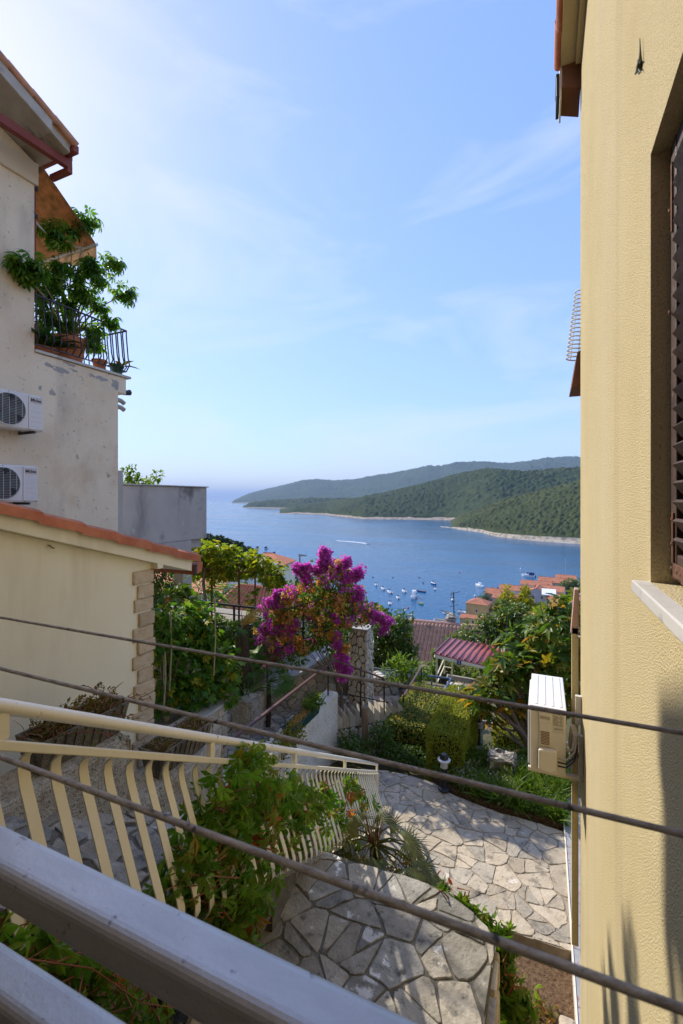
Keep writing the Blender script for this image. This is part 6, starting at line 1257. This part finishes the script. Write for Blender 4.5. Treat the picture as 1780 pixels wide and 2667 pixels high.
# ------------------------------------------------------------------ roofs below
def tiled_plane(name, parent, A, B, Cc, Dd, pitch, row, m, rise=.05):
    """barrel tiles over the quad A B (top edge) C D (bottom edge, C under B)"""
    A, B, Cc, Dd = V(A), V(B), V(Cc), V(Dd); n = (B - A).cross(Dd - A).normalized(); n = n if n.z > 0 else -n
    nc = max(3, int(((B - A).length + (Cc - Dd).length) / 2 / pitch)); nr = max(2, int((Dd - A).length / row)); k = 6; nu = nc * k + 1; vs = []
    for j in range(nr):
        for e_ in (0, 1):
            t = (j + e_) / nr; L_, Rr = A.lerp(Dd, t), B.lerp(Cc, t); lift = .035 if e_ == 1 else .0
            for i in range(nu):
                ph = (i % k) / k; h = rise * abs(math.sin(ph * math.pi)) ** .7 * 1.6 - (.02 if ph == 0 else 0); vs.append(L_.lerp(Rr, i / (nu - 1)) + n * (h + lift))
    vs = np.array([list(v) for v in vs]); i = np.arange(2 * nr - 1)[:, None] * nu; q = np.arange(nu - 1)[None]
    fs = np.stack([i + q, i + nu + q, i + nu + q + 1, i + q + 1], axis=2).reshape(-1, 4)
    base = LOC[parent]; o = put(name, npmesh(name, vs - np.array(base), fs, m), parent, base); o['kind'] = 'stuff'; return o
def tiled_house():
    A, B = at(1055, 1618, 29), at(1300, 1640, 31.5); A.z = B.z = -7.9; A = onz(1052, 1616, -8.3); B = onz(1300, 1638, -8.3); z = (A.z + B.z) / 2
    d = V((B.x - A.x, B.y - A.y, 0)).normalized(); s = V((d.y, -d.x, 0)); dn = s * 5.2 - V((0, 0, 2.55))
    e = empty('tiled_house', A + dn - V((0, 0, 4)), 'house below with an old pinkish barrel-tiled roof and antenna', 'house')
    tiled_plane('tile_field', e, A, B, B + dn, A + dn, .235, .40, M_tile_old)
    MB().prism([A + V((0, 0, -.06)), A + dn + V((0, 0, -.06)), A + dn + V((0, 0, -3)), A + V((0, 0, -5.5)) - s * 4, A - s * 4 - V((0, 0, 2.0))], d * (B - A).length).build('wall', M_cream, e)
    tiled_plane('tile_field', e, A, B, B - s * 4.2 - V((0, 0, 2.0)), A - s * 4.2 - V((0, 0, 2.0)), .235, .40, M_tile_old)
    n = 22
    for i in range(n):
        p, q = A.lerp(B, i / n), A.lerp(B, (i + 1.06) / n); MB().tube([p + V((0, 0, .05)), q + V((0, 0, .03))], [.13, .115], 8).build('ridge_tile', M_tile_old, e, smooth=True)
    c = at(1176, 1616, 30.4); MB().box((c.x - .28, c.y - .28, c.z - .7), (c.x + .28, c.y + .28, c.z + .10)).box((c.x - .36, c.y - .36, c.z + .101), (c.x + .36, c.y + .36, c.z + .17)).hexa([V((c.x + a * .33, c.y + b * .33, c.z + .30)) for a, b in ((-1, -1), (1, -1), (1, 1), (-1, 1))] + [V((c.x + a * .08, c.y + b * .08, c.z + .47)) for a, b in ((-1, -1), (1, -1), (1, 1), (-1, 1))]).build('chimney', M_rock, e)
    an = empty('roof_antenna', at(1183, 1617, 30.2), 'tall television antenna mast beside the stone chimney', 'antenna')
    MB().tube([at(1183, 1622, 30.2), at(1182, 1541, 30.2)], .035, 8).build('mast', M_darkmetal, an)
    for (u0, v0), (u1, v1), r_ in (((1174, 1548), (1199, 1540), .018), ((1176, 1540), (1175, 1560), .014), ((1145, 1588), (1183, 1605), .014), ((1150, 1590), (1170, 1594), .014), ((1170, 1580), (1196, 1575), .014), ((1183, 1597), (1197, 1586), .016), ((1184, 1602), (1210, 1622), .008)): MB().tube([at(u0, v0, 30.2), at(u1, v1, 30.1)], r_, 6).build('element', M_darkmetal, an)
tiled_house()
def carport():
    F0, F1, B0, B1 = at(1132, 1704, 15.6), at(1330, 1751, 15.6), at(1173, 1664, 18.2), at(1355, 1698, 18.2)
    zf, zb = (F0.z + F1.z) / 2, (B0.z + B1.z) / 2; F0.z = F1.z = -5.42; B0.z = B1.z = -5.62
    F0, F1, B0, B1 = at(1132, 1704, 15.6), at(1320, 1748, 15.9), at(1173, 1664, 17.9), at(1350, 1697, 18.2)
    e = empty('carport', V((F0.x, F0.y, -8)), 'open shelter with a ribbed red metal roof and ivory posts', 'shelter')
    MB().hexa([F0, F1, B1, B0] + [p + V((0, 0, .03)) for p in (F0, F1, B1, B0)]).build('roof_sheet', M_metalroof, e)
    n = 12
    for i in range(n + 1):
        t = i / n; p, q = F0.lerp(F1, t) + V((0, 0, .055)), B0.lerp(B1, t) + V((0, 0, .055)); MB().bar(p, q, .045, .055).build('rib', M_metalrib, e)
    MB().bar(F0 - V((0, 0, .06)), F1 - V((0, 0, .06)), .05, .09).build('front_beam', M_creampaint, e)
    for u, v0, v1, d in ((1138, 1708, 1798, 15.7), (1178, 1720, 1762, 16.6), (1158, 1715, 1755, 17.2)): MB().bar(at(u, v0, d), at(u, v1, d), .055).build('post', M_creampaint, e)
    for a, b in (((1140, 1755, 15.8), (1157, 1716, 16.8)), ((1140, 1776, 15.8), (1158, 1735, 16.8)), ((1160, 1737, 16.8), (1177, 1740, 16.6)), ((1160, 1717, 16.8), (1177, 1722, 16.6))): MB().bar(at(*a), at(*b), .035).build('brace', M_creampaint, e)
    c = at(1196.5, 1725.5, 15.55); s = MB().box((-.068, -.006, -.07), (.068, .006, .07), rotm('Z', -4)); 
    sg = put('number_sign', s.mesh('number_sign', M_blue), None, c); tag(sg, 'small blue enamel house number sign on the shelter beam', 'sign')
    text('numeral', '3', .125, M_white, sg, c + V((0, -.0085, 0)), (R(90), 0, R(-4)), .001)
    dp = [onz(u, v, -6.6) for u, v in ((1165, 1775), (1290, 1790), (1260, 1850), (1170, 1830))]
    T = slab('driveway', [xy(p) for p in dp], -6.6, .3, M_mortar2); stones(T, 'paver', M_pale, (0, 0, -6.6), (1, 0, 0), (0, 1, 0), [xy(p) for p in dp], .34, .03, .02, .02, rs=91, var=.1)
    MB().bar(at(1165, 1762, 17), at(1300, 1785, 17), .12, .16).build('low_kerb', M_conc, loc='base', label='pale concrete kerb behind the driveway pavers', cat='kerb')
carport()
def pot_by_rail():
    c = at(1138, 1832, 11.6); wobble_box((c.x - .5, c.y - .35, -6.3), (c.x + .35, c.y + .4, c.z - .1), 3, .02, 44).build('stone_step', M_rock, smooth=True, loc='base', label='rough stone step under the small terracotta pot by the steel railing', cat='step'); pot('terracotta_pot', V((c.x, c.y, c.z - .1)), .13, .25, 'small terracotta pot beside the blue-grey railing')
pot_by_rail()
def gable_house(name, label, c, w_, d_, h, az, wall, roof, rh=None, hip=False, wins=(), cat='house', chimney=0, group=None, over=.35, rot0=0, tiles=None):
    """c: base centre; w_ along the ridge; wins: (side, along, up, w, h)"""
    c = V(c); e = empty(name, c, label, cat, group); Rz = rotm('Z', az); rh = rh or d_ * .24
    def P(x, y, z): return c + Rz @ V((x, y, z))
    x, y = w_ / 2, d_ / 2
    MB().hexa([P(-x, -y, -2), P(x, -y, -2), P(x, y, -2), P(-x, y, -2), P(-x, -y, h), P(x, -y, h), P(x, y, h), P(-x, y, h)]).build('wall', wall, e)
    if not hip: MB().prism([P(-x, -y, h), P(-x, y, h), P(-x, 0, h + rh)], Rz @ V((w_, 0, 0))).build('gable', wall, e)
    o = over; hx = x - (y if hip else 0); zo = h - rh * o / y
    ridge = [P(-(hx if hip else x + o), 0, h + rh + .1), P((hx if hip else x + o), 0, h + rh + .1)]
    ev = [P(-x - o, -y - o, zo + .1), P(x + o, -y - o, zo + .1), P(x + o, y + o, zo + .1), P(-x - o, y + o, zo + .1)]
    dz = V((0, 0, -.12))
    r = MB().add(ev + ridge, [(0, 1, 5, 4), (2, 3, 4, 5), (1, 2, 5), (3, 0, 4)] if hip else [(0, 1, 5, 4), (2, 3, 4, 5)])
    r.add([p + dz for p in ev + ridge], [(0, 4, 5, 1), (2, 5, 4, 3), (1, 5, 2), (3, 4, 0)] if hip else [(0, 4, 5, 1), (2, 5, 4, 3)])
    ro = r.build('roof', roof, e)
    MB().tube([ridge[0], ridge[1]], .12, 6).build('ridge', roof, ro)
    if tiles:
        tiled_plane('tile_field', e, ridge[0] + V((0, 0, .03)), ridge[1] + V((0, 0, .03)), ev[1] + V((0, 0, .03)), ev[0] + V((0, 0, .03)), *tiles)
    for s, a, u, ww, hh in wins:
        nx = {'f': (0, -1), 'b': (0, 1), 'r': (1, 0), 'l': (-1, 0)}[s]
        if s in 'fb': p0 = (a - ww / 2, nx[1] * y, u); p1 = (a + ww / 2, nx[1] * (y + .06), u + hh)
        else: p0 = (nx[0] * x, a - ww / 2, u); p1 = (nx[0] * (x + .06), a + ww / 2, u + hh)
        def bx(g, ex):
            q0 = [p0[0], p0[1], p0[2]]; q1 = [p1[0], p1[1], p1[2]]; ax = 0 if s in 'fb' else 1; on = 1 - ax
            q0[ax] -= g; q1[ax] += g; q0[2] -= g; q1[2] += g; q1[on] = (y if on == 1 else x) * nx[on] + ex * nx[on]; q0[on] = (y if on == 1 else x) * nx[on] - .02 * nx[on]
            lo = [min(m_, n_) for m_, n_ in zip(q0, q1)]; hi = [max(m_, n_) for m_, n_ in zip(q0, q1)]
            cs = [P(lo[0], lo[1], lo[2]), P(hi[0], lo[1], lo[2]), P(hi[0], hi[1], lo[2]), P(lo[0], hi[1], lo[2]), P(lo[0], lo[1], hi[2]), P(hi[0], lo[1], hi[2]), P(hi[0], hi[1], hi[2]), P(lo[0], hi[1], hi[2])]; return MB().hexa(cs)
        wn = bx(.12, .05).build('window', M_white, e); bx(0, .07).build('pane', M_glass, wn)
    for k in range(chimney): MB().box(P(-x * .4 + k * x * .7, y * .3, h + rh * .4) - V((.3, .3, 0)), P(-x * .4 + k * x * .7, y * .3, h + rh * 1.0 + .8) + V((.3, .3, 0))).build('chimney', M_tile_new, ro)
    return e
# orange roof house under the pergola and a white one beside it
A, B = at(622, 1521, 27), at(720, 1530, 27.5); d = V((B.x - A.x, B.y - A.y, 0)).normalized(); s = V((d.y, -d.x, 0))
def orange_house():
    e = empty('orange_roof_house', at(630, 1620, 24), 'house with a bright orange tiled hip roof below the pergola', 'house')
    A, B, Cc, Dd = at(624, 1522, 29), at(735, 1534, 29.5), at(760, 1625, 24.5), at(545, 1592, 24); tiled_plane('tile_field', e, A, B, Cc, Dd, .22, .36, M_tile_new)
    L_ = at(560, 1560, 29); tiled_plane('tile_field', e, A, A + V((.01, 0, 0)), Dd, at(548, 1560, 31), .25, .4, M_tile_new)
    for a, b in ((A, Dd), (A, B)): MB().tube([a, b], .10, 8).build('ridge', M_tile_new, e)
    for p in (Cc, Dd): pass
    MB().hexa([V((p.x, p.y, -14)) for p in (Dd, Cc, B, at(548, 1560, 31))] + [V((p.x, p.y, min(Cc.z, Dd.z) - .25)) for p in (Dd, Cc, B, at(548, 1560, 31))]).build('wall', M_cream, e)
    c = at(712, 1530, 31); MB().box((c.x - .4, c.y - .4, c.z - 1.2), (c.x + .4, c.y + .4, c.z + .75)).box((c.x - .48, c.y - .48, c.z + .751), (c.x + .48, c.y + .48, c.z + .86)).build('chimney', mat('red_brick', [(.42, .06, .03), (.5, .09, .045)], 4), e)
orange_house()
gable_house('white_house', 'white house wall with one dark window behind the grapevine', at(480, 1600, 30), 6, 6, 2.1, 24, M_white, M_tile_new, wins=[('r', 1.2, .3, .8, 1.2), ('f', 2, .3, 1, 1.2)], rh=.8)
greenery('palm_tree', 'feathery palm crown in front of the white house', 'palm', [(at(490, 1545, 20), (1.0, .9, .5)), (at(520, 1530, 20), (.8, .8, .4)), (at(540, 1550, 20), (.5, .5, .4))], 240, t_leaf(.05, .02, .5, shape=[(.3, 1.0), (.7, .7)]), 1.3, G_palm2, at(500, 1620, 20), M_bark, .08, 0, rs=39, tipf=lambda P, d, g: d + unit(g, len(P)) * .2)
# street lamp
e = empty('street_lamp', at(781, 1560, 26), 'slim grey street lamp with a flat angled head above the bougainvillea', 'street lamp')
MB().tube([at(781, 1720, 26), at(781, 1446, 26)], [.07, .05], 10).build('pole', M_conc, e, smooth=True); MB().hexa([at(778, 1449, 26), at(800, 1449, 26), at(800, 1449, 26.3), at(778, 1448, 26.3), at(778, 1443, 26), at(800, 1446, 26), at(800, 1446, 26.3), at(778, 1443, 26.3)]).build('head', M_conc, e)
# parked car and odd roofs below the orange house
gable_house('far_house', 'small pale house far down the slope above the lamp', at(700, 1512, 95), 9, 7, 4, 10, M_cream, M_tile_new, hip=True)
gable_house('far_house', 'small white flat-looking house left of the street lamp, far down', at(665, 1512, 85), 7, 6, 3, -20, M_white, M_conc, hip=True)
# ------------------------------------------------------------------ conifers on the left headland
def conifer(c, h, r, label, m, rs, thin):
    g = np.random.default_rng(rs); e = empty('cypress_tree' if thin else 'pine_tree', c, label, 'tree', 'conifers on the left headland'); n = 420 if thin else 650; c = V(c)
    t = g.random(n); a = g.uniform(0, 6.283, n)
    rad = r * (np.sin(np.clip(t, .02, 1) * np.pi) ** .6 * (1.15 - t) if thin else np.sin(np.clip(.15 + t * .85, 0, 1) * np.pi) ** .5) * g.uniform(.5, 1.05, n)
    P = np.array(c) + np.stack([np.cos(a) * rad, np.sin(a) * rad, h * (.08 + .92 * t if thin else .35 + .65 * t)], 1); o = np.stack([np.cos(a), np.sin(a), .6 + 0 * a], 1)
    foliage(e, 'needle', m, T_SMALL, P, o + unit(g, n) * .5, o + unit(g, n), (.9 if thin else 1.2) * g.uniform(.6, 1.3, n), 0, 'foliage', rs)
    MB().tube([c - V((0, 0, 1)), c + V((0, 0, h * .9))], [r * .12, .05], 6).build('trunk', M_bark, e)
gt = np.random.default_rng(4); k = 0
for i, (u, v, h, thin) in enumerate(((500, 1398, 9, 0), (514, 1400, 8, 0), (528, 1404, 9, 0), (542, 1398, 10, 0), (556, 1403, 8, 1), (560, 1410, 9, 0), (572, 1404, 10, 0), (584, 1412, 9, 0), (592, 1408, 8, 1), (600, 1412, 9, 1), (610, 1416, 9, 0), (616, 1418, 8, 1), (624, 1420, 8, 1), (631, 1418, 9, 1), (638, 1428, 7, 1), (645, 1432, 6, 0), (478, 1396, 10, 0), (460, 1394, 10, 0), (570, 1425, 8, 0), (545, 1422, 9, 0), (520, 1420, 9, 0), (600, 1430, 8, 0))):
    d = 196 + gt.uniform(-8, 6); p = at(u, v, d); p.z -= h * .9
    conifer(p, h, 1.25 if thin else gt.uniform(2.6, 3.6), ('slender dark cypress' if thin else 'round-topped dark pine') + (' on the left headland skyline, %s tree from the left' if i < 18 else ' below the headland skyline, %s tree from the left') % ('third fourth fifth sixth seventh eighth ninth tenth eleventh twelfth thirteenth fourteenth fifteenth sixteenth seventeenth eighteenth second first third second first fourth'.split()[i]), G_pine, i, thin)
def wood_mass():
    g = np.random.default_rng(77); n = 15000; x = g.uniform(-175, -50, n); y = g.uniform(60, 185, n); z = gz(x, y); ok = (z > -55) & (x < -45 - (y - 60) * .1)
    P = np.stack([x, y, z + g.uniform(.3, 4.5, n)], 1)[ok]; n = len(P); P[:, :2] += 2.2 * np.sin(P[:, :2] * 1.3)
    e = empty('scrub', (-100, 120, -40), 'dark scrub woodland covering the left headland', 'woodland'); tag(e, kind='stuff')
    foliage(e, 'leaf', G_pine, T_SMALL, P, unit(g, n) + [0, 0, .8], unit(g, n), g.uniform(.9, 2.2, n), 0, 'canopy', 7)
    n = 14000; x = g.uniform(-60, 60, n); y = 46 + 180 * g.random(n) ** 1.2; z = gz(x, y); s = .3 + y * .007
    P = np.stack([x, y, z + g.uniform(0, 1, n) * (.8 + y * .012)], 1); e = empty('slope_scrub', (0, 60, -20), 'green scrub on the slope running down to the shore', 'scrub'); tag(e, kind='stuff')
    foliage(e, 'leaf', G_mid, T_LEAF, P, unit(g, n) + [0, 0, .5], unit(g, n) + [0, 0, .4], s * g.uniform(.5, 1.2, n), 0, 'canopy', 8)
wood_mass()
# ------------------------------------------------------------------ waterfront town
M_ty = mat('ochre_wall', [(.50, .36, .14), (.60, .44, .19)], .5, rough=.95); M_tg = mat('lilac_grey_wall', [(.38, .38, .42), (.46, .46, .50)], .5, rough=.95); M_ts = mat('old_stone_wall', [(.26, .22, .17), (.40, .35, .27)], 1.2, rough=.95, bump=.5, bscale=2, bdist=.2); M_tw = mat('pale_wall', [(.52, .48, .42), (.62, .58, .52)], .5, rough=.95)
M_tr = mat('town_roof', [(.38, .135, .07), (.50, .20, .11)], .6, rough=.9, spots=[((.28, .12, .075), .35, .52, .68)], bump=.4, bscale=3, bdist=.1)
def town(u, v, w_, d_, h, az, wall, label, hip=False, wins=(), ch=1, rh=None): gable_house('town_house', label, onz(u, v, -68.6), w_, d_, h, az, wall, M_tr, rh, hip, wins, 'house', ch, 'waterfront houses')
town(1248, 1612, 12, 10, 9.5, -8, M_ty, 'tall ochre house at the left end of the waterfront', True, [('f', 0, 5, 1.1, 1.4), ('f', -3.5, 1.5, 1.2, 1.5), ('r', 0, 5.5, 1, 1.4)], 1)
town(1238, 1628, 9, 5, 4.2, -8, M_ty, 'low ochre annexe in front of the tall ochre house', False, [('f', -.5, 1.2, 1.0, 1.8)], 0)
town(1212, 1622, 4, 6, 3.4, -8, M_ty, 'small ochre lean-to nearest the water', False, (), 0)
town(1296, 1580, 14, 10, 9, -4, M_ts, 'rough stone house with patched red roof', False, [('f', 2, 4, 1, 1.5), ('f', -3, 4, 1, 1.5)], 1)
town(1322, 1592, 16, 9, 8.5, -6, M_ts, 'long stone house behind the feathery treetop', False, [('f', -3, 4, 1, 1.5), ('f', 2, 4, 1, 1.5)], 2)
town(1345, 1570, 20, 10, 9, -4, M_tw, 'long red-roofed house on the waterfront row', False, [('f', 0, 4, 1.1, 1.5)], 2)
town(1402, 1578, 12, 12, 9.5, 82, M_tg, 'lilac-grey gabled house with white shutters', False, [('l', -3, 5.8, 1.2, 1.8), ('l', 2, 5.5, 1.4, 2), ('l', -3, 1.6, 1.2, 1.8), ('l', 2, 1.4, 1.4, 2)], 2, 3)
town(1398, 1551, 20, 10, 8, -6, M_tw, 'red-roofed house with two chimneys near the bathing shore', False, [('f', 3, 4, 1, 1.4)], 3)
town(1440, 1572, 14, 11, 9, -10, M_tw, 'pale walled house with a blank front on the right of town', False, (), 1)
town(1448, 1545, 22, 11, 8.5, -8, M_ts, 'large house with a white roof panel at the back of town', False, (), 3)
town(1468, 1590, 18, 10, 7, -14, M_tw, 'wide house with plain orange roof close to the pine', False, [('f', 0, 3, 1.1, 1.4)], 2)
town(1398, 1612, 10, 8, 5, 76, M_tw, 'small hipped house in front of the lilac-grey one', True, (), 2)
town(1475, 1530, 14, 9, 7.5, -8, M_tw, 'last house of the row beside the yellow wall', False, [('f', 0, 4, 1, 1.4)], 1)
town(1290, 1605, 9, 7, 4.5, 10, M_tw, 'low house in the gap behind the tall ochre house', False, [('f', 1, 2, 1, 1.4)], 0)
p = onz(1430, 1548, -58.6); MB().hexa([V((p.x - 4, p.y - 4, -58.4)), V((p.x + 4, p.y - 4.5, -58.4)), V((p.x + 4, p.y + 2.5, -55.9)), V((p.x - 4, p.y + 3, -55.9)), V((p.x - 4, p.y - 4, -58.2)), V((p.x + 4, p.y - 4.5, -58.2)), V((p.x + 4, p.y + 2.5, -55.7)), V((p.x - 4, p.y + 3, -55.7))]).build('roof_panel', M_white, loc='base', label='white panel lying on the red roof at the back of town', cat='panel')
for i, (u, v, r_) in enumerate(((1262, 1568, 4.5), (1410, 1580, 3), (1270, 1600, 5), (1440, 1605, 4), (1310, 1612, 5), (1350, 1625, 6), (1215, 1625, 2))):
    c = onz(u, v + 12, -68.6); m = G_dead if i == 2 else G_dark
    greenery('town_tree', ('round dark tree behind the tall ochre house', 'dark shrub beside the lilac-grey house', 'brownish tree against the ochre wall', 'green tree between the small and wide houses', 'leafy tree under the stone house', 'big tree at the near edge of town', 'small shrub at the water edge')[i], 'tree', clumps(np.random.default_rng(i), c + V((0, 0, r_ * 1.1)), (r_ * .7, r_ * .7, r_ * .8), 9, r_ * .5), 900, T_SMALL, r_ * .22, m, c, M_bark, .2, 0, rs=60 + i, group='trees in the waterfront town')
# ------------------------------------------------------------------ boats
M_hull = mat('white_hull', [(.80, .80, .80), (.86, .86, .86)], .5, rough=.3, spec=.5); M_hb = mat('blue_hull', [(.02, .09, .3)], rough=.35); M_hg = mat('green_hull', [(.05, .35, .18)], rough=.4); M_cov = mat('navy_cover', [(.015, .03, .16)], rough=.8)
def boat(name, label, u, v, L_, az, kind='motor', hull=M_hull, cover=None):
    c = onz(u, v, -70); e = empty(name, c, label, 'boat', 'boats moored in the bay'); Rz = rotm('Z', az); bw = L_ * (.34 if kind != 'sail' else .29)
    def P(x, y, z): return c + Rz @ V((x, y, z))
    xs = [(-.5, .82), (-.3, .98), (0, 1.0), (.25, .78), (.42, .38), (.5, .02)]; h = L_ * .13; vs = []; fs = []
    for t, w_ in xs:
        sh = h * (1 + .35 * max(0, t + .1)); vs += [P(t * L_, -bw / 2 * w_, sh), P(t * L_, -bw / 2 * w_ * .72, -.15), P(t * L_, bw / 2 * w_ * .72, -.15), P(t * L_, bw / 2 * w_, sh)]
    k = len(xs)
    for i in range(k - 1): fs += [(4 * i + j, 4 * i + j + 1, 4 * i + 5 + j, 4 * i + 4 + j) for j in range(3)]
    fs += [(0, 3, 2, 1)]; dk = [(4 * i, 4 * i + 4, 4 * i + 7, 4 * i + 3) for i in range(k - 1)]
    hu = MB().add(vs, fs).build('hull', hull, e)
    MB().add([v_ - V((0, 0, h * .12)) for v_ in vs], dk).build('deck', M_white if kind != 'row' else M_wood, e)
    def bx(x0, x1, w0, z0, z1, m, nm, ta=.8): return MB().hexa([P(x0, -w0, z0), P(x1, -w0 * .85, z0), P(x1, w0 * .85, z0), P(x0, w0, z0), P(x0 + .1, -w0 * ta, z1), P(x1 - (x1 - x0) * .22, -w0 * ta * .85, z1), P(x1 - (x1 - x0) * .22, w0 * ta * .85, z1), P(x0 + .1, w0 * ta, z1)]).build(nm, m, e)
    if kind == 'motor':
        bx(-.12 * L_, .28 * L_, bw * .34, h, h * 1.9, M_hull, 'cabin'); bx(-.02 * L_, .14 * L_, bw * .33, h * 1.75, h * 2.6, M_glass, 'windshield', .9)
        if cover: bx(-.42 * L_, -.05 * L_, bw * .38, h * 1.1, h * 2.5, cover, 'cover', .85)
        MB().box((-.1, -.12, -.2), (.1, .12, .6)).build('outboard_motor', M_black, e, loc=P(-.53 * L_, 0, h * .6)) if False else bx(-.57 * L_, -.5 * L_, .18, .1, h * 1.35, M_black, 'outboard_motor')
    elif kind == 'cruiser':
        bx(-.3 * L_, .3 * L_, bw * .40, h, h * 2.4, M_hull, 'cabin', .9); bx(-.25 * L_, .2 * L_, bw * .405, h * 1.7, h * 2.15, M_glass, 'windows', .95); bx(-.3 * L_, .08 * L_, bw * .38, h * 2.4, h * 2.75, M_hull, 'flybridge'); bx(-.28 * L_, -.0 * L_, bw * .36, h * 3.3, h * 3.5, M_hull, 'hardtop', .95)
        for s_ in (-1, 1): MB().tube([P(-.2 * L_, s_ * bw * .3, h * 2.4), P(-.2 * L_, s_ * bw * .3, h * 3.4)], .05, 6).build('support', M_white, e)
    elif kind == 'sail':
        bx(-.2 * L_, .2 * L_, bw * .3, h, h * 1.6, M_hull, 'cabin'); MB().tube([P(.08 * L_, 0, h), P(.08 * L_, 0, L_ * 1.35)], [.09, .05], 6).build('mast', M_grille, e); MB().tube([P(.08 * L_, 0, h * 2.3), P(-.36 * L_, 0, h * 2.4)], .2, 8).build('furled_sail', M_cov if cover else M_white, e)
        for x in (-.5, .5): MB().tube([P(x * L_ * .98, 0, h), P(.08 * L_, 0, L_ * 1.33)], .012, 4).build('stay', M_grille, e)
    else:
        for x in (-.2, .1): MB().box((-.12, -bw * .38, -.03), (.12, bw * .38, .03), Rz).build('bench', M_wood, e, loc=V((0, 0, 0))) if False else bx(x * L_ - .15, x * L_ + .15, bw * .4, h * .7, h * .9, M_wood, 'bench', 1)
    return e
def z5(x, y): return (900 + x / 2.613, 1350 + y / 2.613)
BO = [((208, 455), 5.2, 115, 'motor', 'small white motorboat nearest the bougainvillea'), ((255, 482), 5.6, 125, 'motor', 'second white motorboat of the diagonal line out from the bougainvillea'), ((300, 506), 6.2, 130, 'motor', 'white motorboat third in the diagonal line'), ((357, 543), 5.0, 120, 'motor', 'white motorboat fourth in the diagonal line toward shore'), ((398, 500), 6.0, 125, 'motor', 'white motorboat just left of the big cruiser'), ((303, 582), 5.2, 110, 'motor', 'lone white motorboat nearest the bay tree'), ((597, 447), 6.2, 130, 'motor', 'white motorboat farther out beyond the blue dinghy'), ((611, 484), 4.6, 100, 'motor', 'little white motorboat behind the far one'), ((732, 558), 5.0, 95, 'motor', 'white motorboat directly behind the antenna mast'), ((1042, 494), 7.0, 160, 'motor', 'white motorboat with a navy cover off the town'), ((1245, 396), 9.5, 160, 'motor', 'long white motor yacht off the right of the town'), ((1187, 490), 6.0, 150, 'motor', 'white boat half hidden behind the town roofs'), ((790, 643), 5.0, 170, 'motor', 'small boat close to the ochre house'),
      ((470, 538), 9.5, 95, 'cruiser', 'big white cabin cruiser in the middle of the moored boats'), ((517, 500), 5.6, 170, 'row', 'blue rowing dinghy right of the cruiser'), ((510, 582), 5.2, 130, 'row', 'green rowing dinghy in front of the cruiser'), ((700, 652), 6.0, 160, 'row', 'pale flat dinghy near the antenna'), ((647, 700), 6.6, 170, 'row', 'white flat boat just above the tiled roof'), ((910, 463), 8.0, 130, 'sail', 'white sailing yacht in mid bay with a bare mast'), ((1508, 440), 12.5, 172, 'sail', 'long sailing yacht with a tall mast by the yellow wall')]
for (x, y), L_, az, kd, lb in BO:
    u, v = z5(x, y); L_ *= 1.25; boat({'motor': 'motorboat', 'cruiser': 'cabin_cruiser', 'row': 'dinghy', 'sail': 'sailboat'}[kd], lb, u, v, L_, az, kd, M_hb if 'blue' in lb else M_hg if 'green' in lb else M_hull, M_cov if ('navy' in lb or 'long white' in lb or 'tall mast' in lb) else None)
for (x, y), lb in (((712, 206), 'dark small boat farthest left beyond the pergola'), ((770, 208), 'dark small boat second from left beyond the pergola'), ((825, 246), 'dark small boat closest of the three beyond the pergola'), ((760, 248), 'faint small boat over the end of the grapevine')):
    boat('motorboat', lb, 400 + x / 2.613, 1350 + y / 2.613, 10, 100, 'motor', M_hull, M_cov)
boat('speedboat', 'tiny speedboat trailing a white wake across the bay', *z5(153, 174), 7, 172, 'motor')
def wake():
    pts = [z5(*p) for p in ((150, 174), (110, 168), (60, 162), (10, 158), (-60, 152))]; mb = MB(); vs = []
    for i, (u, v) in enumerate(pts): a = onz(u, v - 1.6 + .2 * i, -69.95); b = onz(u, v + .4, -69.95); vs += [a, b]
    mb.add(vs, [(2 * i, 2 * i + 1, 2 * i + 3, 2 * i + 2) for i in range(len(pts) - 1)])
    mb.build('wake', mat('foam', [(.35, .42, .5), (.75, .78, .8)], .12, rough=.8), kind='stuff', label='white foam wake behind the tiny speedboat')
wake()
for i, (x, y, red) in enumerate(((777, 370, 1), (427, 613, 1), (1193, 343, 0), (1450, 407, 0), (1330, 395, 2), (502, 405, 2), (187, 403, 2), (529, 441, 2), (322, 405, 2), (883, 528, 0))):
    u, v = z5(x, y); c = onz(u, v, -70); MB().lathe([(.05, -.5), (.5, -.25), (.75, .1), (.6, .5), (.25, .75), (.12, .8), (.12, 1.0), (.02, 1.0)], c, 10).build('buoy', [M_white, mat('red_buoy', [(.45, .03, .025)], rough=.5) if 'red_buoy' not in bpy.data.materials else bpy.data.materials['red_buoy'], M_black][red], smooth=True, loc=c, label={0: 'red mooring buoy far out between the cruiser and the sailing yacht', 1: 'red mooring buoy inshore, just beyond the bay tree', 2: 'white mooring buoy farthest out, left of the long motor yacht', 3: 'white mooring buoy left of the tall-masted yacht', 9: 'white mooring buoy inshore of the mid-bay sailing yacht'}.get(i, 'dark mooring buoy floating in the bay'), cat='buoy', group='mooring buoys')
